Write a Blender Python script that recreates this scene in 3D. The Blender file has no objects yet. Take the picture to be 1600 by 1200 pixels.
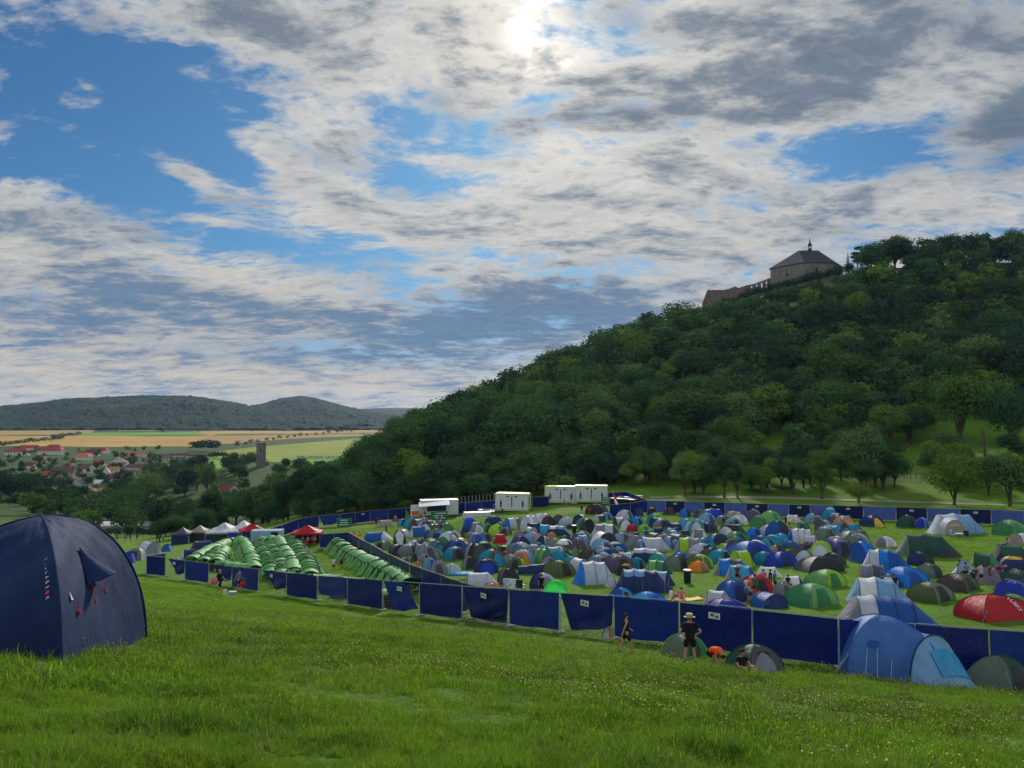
import bpy, bmesh, math, random
import numpy as np
from mathutils import Vector, Matrix, noise as mnoise
R = math.radians
scene = bpy.context.scene
col = scene.collection
random.seed(7); rng = np.random.default_rng(7)

# ---------------------------------------------------------------- camera
PITCH = math.atan(45/1200)
cam_d = bpy.data.cameras.new('camera'); cam = bpy.data.objects.new('camera', cam_d); col.objects.link(cam)
cam_d.sensor_width = 36; cam_d.lens = 27; cam_d.clip_start = .1; cam_d.clip_end = 30000
cam.location = (0, 0, 0); cam.rotation_euler = (math.pi/2+PITCH, 0, 0)
scene.camera = cam
CP, SP = math.cos(PITCH), math.sin(PITCH)
def ray(px, py):
    x = (px-800)/1200; v = (600-py)/1200
    y = CP-v*SP; z = SP+v*CP
    return x/y, z/y            # per metre of forward distance
def azel(px, py):
    x, z = ray(px, py)
    return math.atan2(x, 1), math.atan2(z, math.hypot(x, 1))
# ---------------------------------------------------------------- light
SUN_AZ, SUN_EL = azel(856, 45)
sun_d = bpy.data.lights.new('sun', 'SUN'); sun = bpy.data.objects.new('sun', sun_d); col.objects.link(sun)
sun_d.energy = 3.4; sun_d.angle = R(5); sun_d.color = (1, .93, .82)
sdir = Vector((math.sin(SUN_AZ)*math.cos(SUN_EL), math.cos(SUN_AZ)*math.cos(SUN_EL), math.sin(SUN_EL)))
sun.rotation_euler = sdir.to_track_quat('Z', 'Y').to_euler(); sun.location = (0, 0, 200)
scene.view_settings.view_transform = 'Standard'; scene.view_settings.look = 'None'
scene.view_settings.exposure = 0.0; scene.view_settings.gamma = 1

class NT:
    """small helper to wire nodes"""
    def __init__(s, nt): s.nt = nt; s.n = nt.nodes; s.l = nt.links; s.n.clear()
    def node(s, t, **k):
        n = s.n.new(t)
        for a, b in k.items(): setattr(n, a, b)
        return n
    def put(s, sock, v):
        if isinstance(v, bpy.types.NodeSocket): s.l.new(v, sock)
        elif v is not None:
            if sock.type == 'RGBA' and len(v) == 3: v = (*v, 1)
            sock.default_value = v
    def math(s, op, a, b=None, c=None, clamp=False):
        n = s.node('ShaderNodeMath', operation=op, use_clamp=clamp)
        for i, v in enumerate((a, b, c)): s.put(n.inputs[i], v) if v is not None else None
        return n.outputs[0]
    def vmath(s, op, a, b=None):
        n = s.node('ShaderNodeVectorMath', operation=op)
        s.put(n.inputs[0], a)
        if b is not None: s.put(n.inputs[3 if op == 'SCALE' else 1], b)
        return n.outputs[1 if op in ('DOT_PRODUCT', 'LENGTH') else 0]
    def mix(s, f, a, b, blend='MIX'):
        n = s.node('ShaderNodeMix', data_type='RGBA', blend_type=blend)
        s.put(n.inputs[0], f); s.put(n.inputs[6], a); s.put(n.inputs[7], b)
        return n.outputs[2]
    def noise(s, vec, scale, detail=4, rough=.5, dist=0.0, out=0):
        n = s.node('ShaderNodeTexNoise'); s.put(n.inputs['Vector'], vec)
        n.inputs['Scale'].default_value = scale; n.inputs['Detail'].default_value = detail
        n.inputs['Roughness'].default_value = rough; n.inputs['Distortion'].default_value = dist
        return n.outputs[out]
    def ramp(s, f, stops, interp='LINEAR'):
        n = s.node('ShaderNodeValToRGB'); n.color_ramp.interpolation = interp
        e = n.color_ramp.elements
        while len(e) < len(stops): e.new(.5)
        for q, (p, c) in zip(e, stops):
            q.position = p; q.color = (c, c, c, 1) if not hasattr(c, '__len__') else (*c, 1)
        s.put(n.inputs[0], f); return n.outputs[0]
    def smooth(s, x, a, b, lo=0.0, hi=1.0):
        n = s.node('ShaderNodeMapRange', interpolation_type='SMOOTHSTEP')
        s.put(n.inputs[0], x)
        for i, v in zip((1, 2, 3, 4), (a, b, lo, hi)): s.put(n.inputs[i], v)
        return n.outputs[0]
    def mapping(s, vec, loc=(0,0,0), rot=(0,0,0), sc=(1,1,1), typ='POINT'):
        n = s.node('ShaderNodeMapping', vector_type=typ); s.put(n.inputs[0], vec)
        n.inputs[1].default_value = loc; n.inputs[2].default_value = rot; n.inputs[3].default_value = sc
        return n.outputs[0]

# ---------------------------------------------------------------- world: clear sky and cloud layers
world = bpy.data.worlds.new("World"); scene.world = world; world.use_nodes = True
w = NT(world.node_tree)
tc = w.node('ShaderNodeTexCoord').outputs['Generated']
sep = w.node('ShaderNodeSeparateXYZ'); w.put(sep.inputs[0], tc)
X, Y, Z = sep.outputs
sky = w.node('ShaderNodeTexSky', sky_type='NISHITA'); sky.sun_disc = False
sky.sun_elevation = SUN_EL; sky.sun_rotation = SUN_AZ; sky.air_density = 1.0; sky.dust_density = .4; sky.ozone_density = 2.5
az = w.math('ARCTAN2', X, Y); el = w.math('ARCSINE', Z)
cmb = w.node('ShaderNodeCombineXYZ'); w.put(cmb.inputs[0], az); w.put(cmb.inputs[1], el)
AE = cmb.outputs[0]
# cloud plane seen in perspective
zz = w.math('ADD', w.math('MAXIMUM', Z, 0.0), .17)
cp = w.node('ShaderNodeCombineXYZ'); w.put(cp.inputs[0], w.math('DIVIDE', X, zz)); w.put(cp.inputs[1], w.math('DIVIDE', Y, zz))
P = cp.outputs[0]
def blobs(lst):
    """sum of soft elliptical patches: (px, py, rx, ry, tilt deg, weight)"""
    tot = None
    for px, py, rx, ry, t, wt in lst:
        a, e = azel(px, py)
        m = w.mapping(AE, loc=(a, e, 0), rot=(0, 0, R(t)), sc=(rx/1200, ry/1200, 1), typ='TEXTURE')
        g = w.node('ShaderNodeTexGradient', gradient_type='QUADRATIC_SPHERE'); w.put(g.inputs[0], m)
        v = w.math('MULTIPLY', g.outputs[1], wt)
        tot = v if tot is None else w.math('ADD', tot, v)
    return tot
COVER = [  # where the sky is open (-) and where cloud is solid (+)
 (230,190,350,160,-28,-1.15),(60,230,170,110,-20,-.5),(380,120,240,120,-15,-.7),(340,260,260,110,-20,-.5),(150,300,300,60,-10,-.5),
 (430,390,420,70,-14,-.5),(640,285,170,50,-10,-.55),(700,180,120,40,-20,-.15),(760,400,300,50,-10,-.25),(240,420,170,50,0,-.5),
 (1370,235,230,75,12,-.8),(1290,240,110,50,0,-.3),(1580,250,100,40,20,-.5),(640,200,110,40,-15,-.25),(1250,250,200,40,0,-.2),
 (480,60,420,110,-12,.7),(800,60,300,150,0,.45),(480,180,260,120,-25,.3),(60,370,260,120,-10,.95),(130,130,170,50,-30,.5),
 (300,272,120,45,-18,1.5),(430,250,200,45,-22,.8),(560,335,300,60,-15,.8),(680,232,130,70,0,.55),(330,345,120,22,-5,.9),(900,330,380,260,0,.55),(1250,100,520,200,0,.9),(1560,200,170,110,30,.9),
 (500,480,620,90,-5,.6),(150,520,420,160,0,.6),(420,600,700,70,0,.5),(1200,350,500,150,0,.5),(700,120,200,80,-20,.5)]
DARK = [   # thick grey undersides
 (1250,90,520,190,5,.9),(1570,190,190,110,25,1.0),(880,190,330,70,3,.7),(970,170,200,60,0,.5),(740,150,140,50,0,.3),(1500,60,300,120,0,.4),
 (560,20,480,60,0,.5),(930,30,140,80,0,.3),(120,440,260,60,-5,.5),(60,340,150,40,0,.35),(330,480,380,60,-3,.45),(60,480,260,60,0,.35),(600,450,300,40,-8,.3),(220,370,130,40,0,.25),(420,520,480,80,-3,.9),
 (100,520,300,70,-5,.6),(830,500,480,110,3,2.4),(600,560,350,50,0,.7),(1150,330,300,70,8,.4),(1000,400,300,70,5,.35),(1300,360,300,60,5,.45),(300,560,300,30,0,.3),(1590,200,120,120,30,.8),(120,340,140,40,0,.4)]
dw = w.noise(P, 1.1, 3, .5, 0, 1)
Pd = w.vmath('ADD', P, w.vmath('SCALE', w.vmath('SUBTRACT', dw, (.5, .5, .5)), .35))
Pr = w.mapping(Pd, rot=(0, 0, R(-38)), sc=(1.5, 1.9, 1))
n1 = w.noise(Pr, 1.25, 12, .62, .15)
n2 = w.noise(w.mapping(Pd, loc=(7, 3, 0), rot=(0, 0, R(-25)), sc=(1, 1.7, 1)), 5.5, 9, .66, .2)
n3 = w.noise(w.mapping(Pd, loc=(2, 9, 0), rot=(0, 0, R(-20)), sc=(1, 1.5, 1)), 2.1, 9, .62, .1)
n5 = w.noise(w.mapping(Pd, loc=(5, 1, 0), rot=(0, 0, R(-25)), sc=(1, 1.5, 1)), 19.0, 6, .6, .2)
n4 = w.noise(w.mapping(AE, loc=(3, 1, 0), rot=(0, 0, R(-12)), sc=(1, 2.2, 1)), 9.0, 10, .62, .25)
dens = w.math('ADD', w.math('ADD', w.math('MULTIPLY', w.math('SUBTRACT', n1, .5), 2.6), w.math('MULTIPLY', w.math('SUBTRACT', n2, .5), 1.5)), blobs(COVER))
dens = w.math('ADD', w.math('ADD', dens, w.math('ADD', w.math('MULTIPLY', w.math('SUBTRACT', n4, .5), 1.6), w.math('MULTIPLY', w.math('SUBTRACT', n5, .5), .8))), .24)
cover = w.smooth(dens, -.20, .48)
thick = w.math('ADD', w.math('ADD', w.math('MULTIPLY', w.math('SUBTRACT', n3, .5), 2.4), w.math('MULTIPLY', w.math('SUBTRACT', n2, .5), 2.2)), w.math('MULTIPLY', blobs(DARK), 1.0))
thick = w.math('ADD', w.math('ADD', thick, w.math('ADD', w.math('MULTIPLY', w.math('SUBTRACT', n4, .5), 2.0), w.math('MULTIPLY', w.math('SUBTRACT', n5, .5), 1.6))), w.smooth(dens, .25, 1.3, -.12, .42))
# sun seen through cloud
sd = w.vmath('DOT_PRODUCT', w.vmath('NORMALIZE', tc), tuple(sdir))
ang = w.math('ARCCOSINE', w.math('MINIMUM', sd, 1.0))
halo = w.math('EXPONENT', w.math('MULTIPLY', ang, -6.5))
core = w.math('EXPONENT', w.math('MULTIPLY', w.math('POWER', w.math('DIVIDE', ang, .040), 2.0), -1.0))
lit = w.mix(w.smooth(el, 0.0, .30), (.62, .57, .49), (.565, .575, .57))
cc = w.mix(w.smooth(thick, -.40, 1.35), lit, w.mix(w.smooth(el, .02, .34), (.13, .23, .38), (.15, .20, .27)))
cc = w.mix(1.0, cc, w.mix(w.smooth(w.math('ADD', w.math('MULTIPLY', n5, .6), w.math('MULTIPLY', n4, .4)), .36, .64), (.84, .85, .88), (1.10, 1.09, 1.07)), 'MULTIPLY')
hal3 = w.mix(1.0, (.46, .38, .27), halo, 'MULTIPLY')
hn = w.node('ShaderNodeMix', data_type='RGBA', blend_type='ADD'); w.put(hn.inputs[0], w.smooth(thick, -.2, 1.0, 1.0, .2)); w.put(hn.inputs[6], cc); w.put(hn.inputs[7], hal3); cc = hn.outputs[2]
sunc = w.vmath('SCALE', (1.0, .97, .90), w.math('MULTIPLY', w.math('MULTIPLY', core, 1.5), w.smooth(n4, .36, .58, 1.0, .12)))
cc = w.mix(1.0, cc, sunc, 'ADD')
b1 = w.node('ShaderNodeBackground'); w.put(b1.inputs[0], w.mix(1.0, sky.outputs[0], w.mix(w.smooth(el, .0, .22), (.55, .66, 1.0), (.40, .80, 1.12)), 'MULTIPLY')); b1.inputs[1].default_value = .056
b2 = w.node('ShaderNodeBackground'); w.put(b2.inputs[0], cc); w.put(b2.inputs[1], w.smooth(ang, .75, 2.0, 1.0, 2.3))   # clouds opposite the sun are lit from the front
mx = w.node('ShaderNodeMixShader'); w.put(mx.inputs[0], cover); w.l.new(b1.outputs[0], mx.inputs[1]); w.l.new(b2.outputs[0], mx.inputs[2])
wo = w.node('ShaderNodeOutputWorld'); w.l.new(mx.outputs[0], wo.inputs[0])
world.cycles.sampling_method = 'MANUAL'; world.cycles.sample_map_resolution = 512
scene.cycles.max_bounces = 5; scene.cycles.diffuse_bounces = 2; scene.cycles.transmission_bounces = 3; scene.cycles.transparent_max_bounces = 6
scene.cycles.volume_bounces = 0; scene.cycles.volume_step_rate = 10
# ---------------------------------------------------------------- materials
def new_mat(name):
    m = bpy.data.materials.new(name); m.use_nodes = True
    return m, NT(m.node_tree)
def finish(t, shader): 
    o = t.node('ShaderNodeOutputMaterial'); t.l.new(shader, o.inputs[0])
def principled(t, color, rough=.8, normal=None, metal=0, spec=.3):
    p = t.node('ShaderNodeBsdfPrincipled'); t.put(p.inputs['Base Color'], color); t.put(p.inputs['Roughness'], rough)
    p.inputs['Metallic'].default_value = metal; p.inputs['Specular IOR Level'].default_value = spec
    if normal is not None: t.l.new(normal, p.inputs['Normal'])
    return p.outputs[0]
def bump(t, h, dist, strength=1.0):
    b = t.node('ShaderNodeBump'); b.inputs['Distance'].default_value = dist; b.inputs['Strength'].default_value = strength
    t.put(b.inputs['Height'], h); return b.outputs[0]
def objco(t): return t.node('ShaderNodeTexCoord').outputs['Object']
def geopos(t): return t.node('ShaderNodeNewGeometry').outputs['Position']
def plain(name, c, rough=.7, var=.12, scale=3.0, metal=0, bmp=.01, spec=.3):
    m, t = new_mat(name); co = objco(t)
    n = t.noise(co, scale, 5, .6)
    c2 = tuple(x*(1-var) for x in c); c3 = tuple(min(1, x*(1+var)) for x in c)
    k = t.mix(t.smooth(n, .3, .7), c2, c3)
    finish(t, principled(t, k, rough, bump(t, t.noise(co, scale*4, 4), bmp), metal, spec)); return m

# ---------------------------------------------------------------- shape of the land
def zplane(u, D): return -1.6-.093*u*D-.242*D
NEAR = [0.5, 5, 12, 20, 30]
TAB = {  # px column: {forward distance: height}
 -1000:{50:-9,75:-13,110:-17,150:-22,200:-28,280:-36,400:-48,550:-55,800:-56,1200:-57,2500:-58,9000:-60},
 0:   {50:-10.4,75:-14.9,110:-20.6,150:-27,200:-34,280:-38.5,330:-42,400:-50,550:-55,800:-56,1200:-57,2500:-58,9000:-60},
 200: {50:-11.3,75:-15.9,110:-20.6,150:-26,200:-32.5,280:-43,400:-53,550:-55,800:-56,1200:-57,2500:-58,9000:-60},
 400: {50:-12.4,66:-15.4,75:-16.9,110:-20.4,150:-23.5,200:-29,280:-40,400:-48,550:-45,600:-42,700:-52,800:-56,1200:-57,2500:-58,9000:-60},
 500: {50:-12.75,59:-14.5,75:-16.4,110:-19,150:-20.5,200:-25,280:-33,400:-40,480:-42,600:-48,800:-56,1200:-57,2500:-58,9000:-60},
 600: {50:-12.9,75:-15.5,110:-17.9,150:-19.6,200:-19,280:-21,400:-24,480:-27,550:-36,800:-55,1200:-57,2500:-58,9000:-60},
 700: {50:-12.9,75:-15,110:-17.1,150:-18.9,200:-14,280:-9,400:-6,450:-6,550:-14,800:-50,1200:-57,2500:-58,9000:-60},
 800: {50:-12.8,75:-14.6,110:-16.6,150:-17.6,200:-12,280:-3,400:8,450:9,550:-3,800:-50,1200:-57,2500:-58,9000:-60},
 1000:{50:-12.7,75:-14.3,110:-15.9,140:-16.4,150:-16,200:-9,280:8,360:30,430:37,550:18,800:-40,1200:-57,2500:-58,9000:-60},
 1200:{50:-12.5,75:-14.0,110:-15.7,130:-16.2,150:-14.6,200:-8,280:17,360:48,420:64,460:63,550:45,800:0,1200:-40,2500:-58,9000:-60},
 1400:{50:-12.5,75:-13.8,110:-15.4,130:-15.7,150:-14.4,200:-6.5,280:22,340:50,390:74,430:75,550:60,800:10,1200:-40,2500:-58,9000:-60},
 1600:{50:-12.3,75:-13.6,110:-14.9,130:-15.2,150:-13.5,200:-4,280:25,340:57,375:74,430:77,550:62,800:20,1200:-40,2500:-58,9000:-60},
 2600:{50:-12.5,75:-13,110:-13,150:-9,200:0,280:26,340:50,400:62,550:62,800:20,1200:-40,2500:-58,9000:-60}}
def pchip(xs, ys, q):
    xs = np.array(xs, float); ys = np.array(ys, float); h = np.diff(xs); d = np.diff(ys)/h
    m = np.zeros(len(xs)); m[0], m[-1] = d[0], d[-1]
    for i in range(1, len(xs)-1):
        if d[i-1]*d[i] > 0:
            w1, w2 = 2*h[i]+h[i-1], h[i]+2*h[i-1]; m[i] = (w1+w2)/(w1/d[i-1]+w2/d[i])
    k = np.clip(np.searchsorted(xs, q)-1, 0, len(h)-1); t = np.clip((q-xs[k])/h[k], 0, 1)
    return ((2*t**3-3*t**2+1)*ys[k]+(t**3-2*t**2+t)*h[k]*m[k]+(-2*t**3+3*t**2)*ys[k+1]+(t**3-t**2)*h[k]*m[k+1])
LD = np.linspace(math.log(.5), math.log(9000), 420); UU = np.linspace(-1.6, 1.6, 257)
cols_px = sorted(TAB); _c = []
for cpx in cols_px:
    u = (cpx-800)/1200; ds = NEAR+sorted(TAB[cpx]); zs = [zplane(u, d) for d in NEAR]+[TAB[cpx][d] for d in sorted(TAB[cpx])]
    _c.append(pchip([math.log(d) for d in ds], zs, LD))
_c = np.array(_c); us = [(p-800)/1200 for p in cols_px]
HT = np.array([pchip(us, _c[:, j], UU) for j in range(len(LD))]).T     # [u, logD]
def height(x, y):
    x = np.asarray(x, float); y = np.asarray(y, float)
    yc = np.maximum(y, 2.0); u = np.clip(x/yc, -1.59, 1.59); l = np.log(np.clip(yc, .51, 8900))
    fu = (u-UU[0])/(UU[1]-UU[0]); fl = (l-LD[0])/(LD[1]-LD[0]); i = fu.astype(int); j = fl.astype(int)
    a, b = fu-i, fl-j
    t = HT[i, j]*(1-a)*(1-b)+HT[i+1, j]*a*(1-b)+HT[i, j+1]*(1-a)*b+HT[i+1, j+1]*a*b
    pl = -1.6-.093*x-.242*y; k = np.clip((y-22)/10, 0, 1)
    return pl*(1-k)+t*k
def hz(x, y): return float(height(x, y))
_Ds = np.exp(np.linspace(math.log(2.5), math.log(7000), 6000))
def hit(px, py, dmin=0):
    u, v = ray(px, py); h = height(u*_Ds, _Ds)
    below = (v*_Ds <= h) & (_Ds > dmin)
    if not below.any(): return None
    i = int(np.argmax(below)); a, b = _Ds[max(i-1, 0)], _Ds[i]
    for _ in range(20):
        m = (a+b)/2
        if v*m <= hz(u*m, m): b = m
        else: a = m
    return Vector((u*b, b, hz(u*b, b)))
def at(px, D, dz=0.0):
    u = (px-800)/1200/CP; return Vector((u*D, D, hz(u*D, D)+dz))

# ---------------------------------------------------------------- object helpers
def tag(o, label=None, cat=None, group=None, kind=None):
    if label: o['label'] = label
    if cat: o['category'] = cat
    if group: o['group'] = group
    if kind: o['kind'] = kind
    return o
def empty(name, loc, label=None, cat=None, group=None, rz=0):
    o = bpy.data.objects.new(name, None); col.objects.link(o); o.location = loc; o.rotation_euler = (0, 0, rz)
    o.empty_display_size = .3
    return tag(o, label, cat, group)
def mesh_np(name, V, F, mats, fm=None, smooth=False, parent=None):
    """V (n,3), F list/array of equal faces"""
    me = bpy.data.meshes.new(name); V = np.asarray(V, np.float32); F = np.asarray(F, np.int32); k = F.shape[1]
    me.vertices.add(len(V)); me.vertices.foreach_set('co', V.ravel())
    me.loops.add(F.size); me.loops.foreach_set('vertex_index', F.ravel())
    me.polygons.add(len(F)); me.polygons.foreach_set('loop_start', np.arange(0, F.size, k, dtype=np.int32))
    me.polygons.foreach_set('loop_total', np.full(len(F), k, np.int32))
    for m in (mats if isinstance(mats, (list, tuple)) else [mats]): me.materials.append(m)
    if fm is not None: me.polygons.foreach_set('material_index', np.asarray(fm, np.int32))
    me.polygons.foreach_set('use_smooth', np.full(len(F), smooth)); me.update(calc_edges=True); me.validate()
    return link(name, me, parent)
def link(name, me, parent=None):
    o = bpy.data.objects.new(name, me); col.objects.link(o)
    if parent: o.parent = parent
    return o
class MB:
    """collects boxes, tubes and faces of ONE part"""
    def __init__(s): s.v = []; s.f = []; s.m = []
    def add(s, vs, fs, mi=0):
        b = len(s.v); s.v += [tuple(v) for v in vs]; s.f += [tuple(b+i for i in f) for f in fs]; s.m += [mi]*len(fs); return s
    def box(s, c, d, rz=0, mi=0, taper=1.0):
        x, y, z = (q/2 for q in d); ca, sa = math.cos(rz), math.sin(rz); vs = []
        for k, sz in ((1, -z), (taper, z)):
            for a, b in ((-x, -y), (x, -y), (x, y), (-x, y)):
                a, b = a*k, b*k; vs.append((c[0]+a*ca-b*sa, c[1]+a*sa+b*ca, c[2]+sz))
        return s.add(vs, [(3,2,1,0),(4,5,6,7),(0,1,5,4),(1,2,6,5),(2,3,7,6),(3,0,4,7)], mi)
    def tube(s, pts, r, n=6, mi=0, cap=True):
        pts = [Vector(p) for p in pts]; rs = r if hasattr(r, '__len__') else [r]*len(pts); vs = []; fs = []
        for i, p in enumerate(pts):
            d = (pts[min(i+1, len(pts)-1)]-pts[max(i-1, 0)]).normalized()
            a = d.orthogonal().normalized() if i == 0 else (prev-d*prev.dot(d)).normalized(); prev = a
            b = d.cross(a)
            for k in range(n):
                t = 2*math.pi*k/n; vs.append(p+(a*math.cos(t)+b*math.sin(t))*rs[i])
        for i in range(len(pts)-1):
            for k in range(n): fs.append((i*n+k, i*n+(k+1)%n, (i+1)*n+(k+1)%n, (i+1)*n+k))
        if cap: fs += [tuple(range(n))[::-1], tuple((len(pts)-1)*n+k for k in range(n))]
        return s.add(vs, fs, mi)
    def grid(s, rows, mi=0, closed=False, mif=None):
        """rows of equal length point lists"""
        n = len(rows[0]); vs = [p for r in rows for p in r]; b = len(s.v); s.v += [tuple(v) for v in vs]
        for i in range(len(rows)-1):
            for k in range(n if closed else n-1):
                s.f.append((b+i*n+k, b+i*n+(k+1)%n, b+(i+1)*n+(k+1)%n, b+(i+1)*n+k)); s.m.append(mi if mif is None else mif(i, k))
        return s
    def build(s, name, mats, parent=None, smooth=False, auto=None):
        me = bpy.data.meshes.new(name); me.from_pydata(s.v, [], s.f)
        for m in (mats if isinstance(mats, (list, tuple)) else [mats]): me.materials.append(m)
        me.polygons.foreach_set('material_index', s.m); me.polygons.foreach_set('use_smooth', [smooth]*len(s.f))
        me.update()
        if smooth and auto: me.set_sharp_from_angle(angle=R(auto))
        return link(name, me, parent)
def copy_tree(o, parent=None):
    c = o.copy(); col.objects.link(c); c.parent = parent
    for ch in list(o.children): copy_tree(ch, c)
    return c

# ---------------------------------------------------------------- ground sheet
def fbm_np(x, y, s, seed=0, oct=4):
    """cheap value noise"""
    out = np.zeros_like(x); a = 1.0; tot = 0
    for o in range(oct):
        xi = x/s*(2**o)+seed*17.3; yi = y/s*(2**o)+seed*9.1
        i = np.floor(xi).astype(np.int64); j = np.floor(yi).astype(np.int64); fx = xi-i; fy = yi-j
        fx = fx*fx*(3-2*fx); fy = fy*fy*(3-2*fy)
        def h(a_, b_):
            k = (a_*374761393+b_*668265263+seed*362437) & 0x7fffffff; k = (k ^ (k >> 13))*1274126177 & 0x7fffffff
            return ((k ^ (k >> 16)) & 0xffff)/65535.0
        v = h(i, j)*(1-fx)*(1-fy)+h(i+1, j)*fx*(1-fy)+h(i, j+1)*(1-fx)*fy+h(i+1, j+1)*fx*fy
        out += a*v; tot += a; a *= .5
    return out/tot
rowsY = np.concatenate([np.linspace(-60, 2, 20), np.exp(np.linspace(math.log(2.4), math.log(9000), 420))])
colsU = np.concatenate([np.linspace(-1.55, -.8, 25)[:-1], np.linspace(-.8, .8, 260), np.linspace(.8, 1.55, 25)[1:]])
GY, GU = np.meshgrid(rowsY, colsU, indexing='ij'); GX = GU*np.maximum(GY, 22)
GZ = height(GX, GY)+(fbm_np(GX, GY, 3.0, 1)-.5)*.10*np.clip((GY-1)/6, .2, 1)
def strip_noise_under(x, y): return hz(x, y)
nr, nc = GX.shape; idx = np.arange(nr*nc).reshape(nr, nc)
F = np.stack([idx[:-1, :-1], idx[:-1, 1:], idx[1:, 1:], idx[1:, :-1]], -1).reshape(-1, 4)
m_ground, t = new_mat('meadow_ground')
P0 = geopos(t); sp = t.node('ShaderNodeSeparateXYZ'); t.put(sp.inputs[0], P0)
big = t.noise(P0, .035, 5, .6); med = t.noise(P0, .35, 6, .65); fine = t.noise(P0, 6.0, 6, .7)
g1 = t.mix(t.smooth(big, .35, .65), (.075, .185, .010), (.115, .245, .016))
g2 = t.mix(t.smooth(med, .35, .68), g1, (.060, .135, .012))
g3 = t.mix(t.smooth(fine, .42, .70), g2, (.15, .29, .035))
g3 = t.mix(t.math('MULTIPLY', t.smooth(t.noise(P0, .09, 6, .7), .52, .72), .55), g3, (.14, .15, .045))   # dry patches
trod = t.math('MULTIPLY', t.smooth(t.noise(P0, .05, 6, .75, .6), .50, .66), t.smooth(sp.outputs[1], 95, 125))
trod = t.math('MULTIPLY', trod, t.smooth(sp.outputs[1], 150, 190, 1, 0))
g3 = t.mix(t.math('MULTIPLY', trod, .6), g3, (.17, .135, .07))
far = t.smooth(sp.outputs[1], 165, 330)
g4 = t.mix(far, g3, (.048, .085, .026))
finish(t, principled(t, g4, .95, bump(t, t.noise(P0, 9, 8, .75), .10, .9), spec=.1))
ground = mesh_np('ground', np.stack([GX, GY, GZ], -1).reshape(-1, 3), F, m_ground, smooth=True); tag(ground, 'green meadow sloping from the camera down through the camp', kind='structure')

# ---------------------------------------------------------------- distant fields, draped on the valley floor
def drape(name, poly_px, mat, lift, label, D_lo=None, n=26, m=10):
    """quad patch between four (px, D) corners: near-left, near-right, far-right, far-left"""
    (a, b, c, d) = poly_px; V = []
    for j in range(m+1):
        for i in range(n+1):
            s, q = i/n, j/m
            pxl = a[0]*(1-q)+d[0]*q; pxr = b[0]*(1-q)+c[0]*q; Dl = a[1]*(1-q)+d[1]*q; Dr = b[1]*(1-q)+c[1]*q
            px = pxl*(1-s)+pxr*s; D = Dl*(1-s)+Dr*s; D *= 1+.012*math.sin(px*.03+q*3)
            p = at(px, D); V.append((p.x, p.y, p.z+lift))
    I = np.arange((n+1)*(m+1)).reshape(m+1, n+1)
    return tag(mesh_np(name, V, np.stack([I[:-1, :-1], I[:-1, 1:], I[1:, 1:], I[1:, :-1]], -1).reshape(-1, 4), mat, smooth=True), label, kind='structure')
def field_mat(name, a, b, rot=.3):
    m, t = new_mat(name); p = geopos(t)
    n = t.noise(p, .012, 6, .6); st = t.noise(t.mapping(p, rot=(0, 0, rot), sc=(.004, .09, .01)), 1.0, 3, .6)
    k = t.mix(t.smooth(n, .35, .65), a, b); k = t.mix(t.math('MULTIPLY', t.smooth(st, .4, .65), .35), k, tuple(x*.72 for x in a))
    finish(t, principled(t, k, .95, spec=.1)); return m
mf_w = field_mat('ripe_wheat', (.40, .25, .065), (.48, .32, .10)); mf_w2 = field_mat('stubble', (.34, .22, .075), (.40, .27, .10), 1.0)
mf_g = field_mat('green_crop', (.11, .26, .025), (.16, .33, .04)); mf_y = field_mat('yellow_green_crop', (.20, .26, .035), (.25, .30, .05), -.5)
mf_d = field_mat('dark_crop', (.07, .14, .045), (.10, .18, .05))
FIELDS = [
 ('wheat_field', ((-500, 1330), (300, 1290), (330, 1900), (-500, 2000)), mf_w, .30, 'broad golden wheat field behind the village'),
 ('wheat_field', ((300, 1290), (575, 1950), (560, 2080), (330, 1900)), mf_w2, .40, 'tan stubble field narrowing toward the wooded hill'),
 ('wheat_field', ((-500, 2010), (140, 1980), (150, 2550), (-500, 2300)), mf_w2, .35, 'golden field on the far left below the forested ridge'),
 ('crop_field', ((120, 1960), (330, 1920), (300, 2350), (105, 2150)), mf_g, .50, 'bright green crop strip beyond the wheat'),
 ('crop_field', ((185, 2420), (245, 2420), (240, 2720), (190, 2720)), mf_g, .60, 'small bright green clearing under the forest'),
 ('wheat_field', ((330, 1930), (640, 2100), (640, 2560), (300, 2380)), mf_w, .45, 'pale golden field below the round hill'),
 ('crop_field', ((330, 1930), (570, 2090), (600, 2230), (340, 2060)), mf_d, .60, 'dark green crop strip crossing the tan fields'),
 ('meadow_field', ((345, 900), (545, 830), (600, 1800), (330, 1080)), mf_y, .45, 'yellow green meadow behind the round stone tower'),
 ('meadow_field', ((300, 760), (345, 760), (375, 900), (318, 980)), mf_g, .55, 'small mown green meadow left of the round stone tower'),
 ('meadow_field', ((445, 800), (540, 790), (545, 980), (440, 1000)), mf_g, .65, 'green parking meadow right of the round stone tower')]
for nm, q, mt, lift, lb in FIELDS: drape(nm, q, mt, lift, lb)

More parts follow.
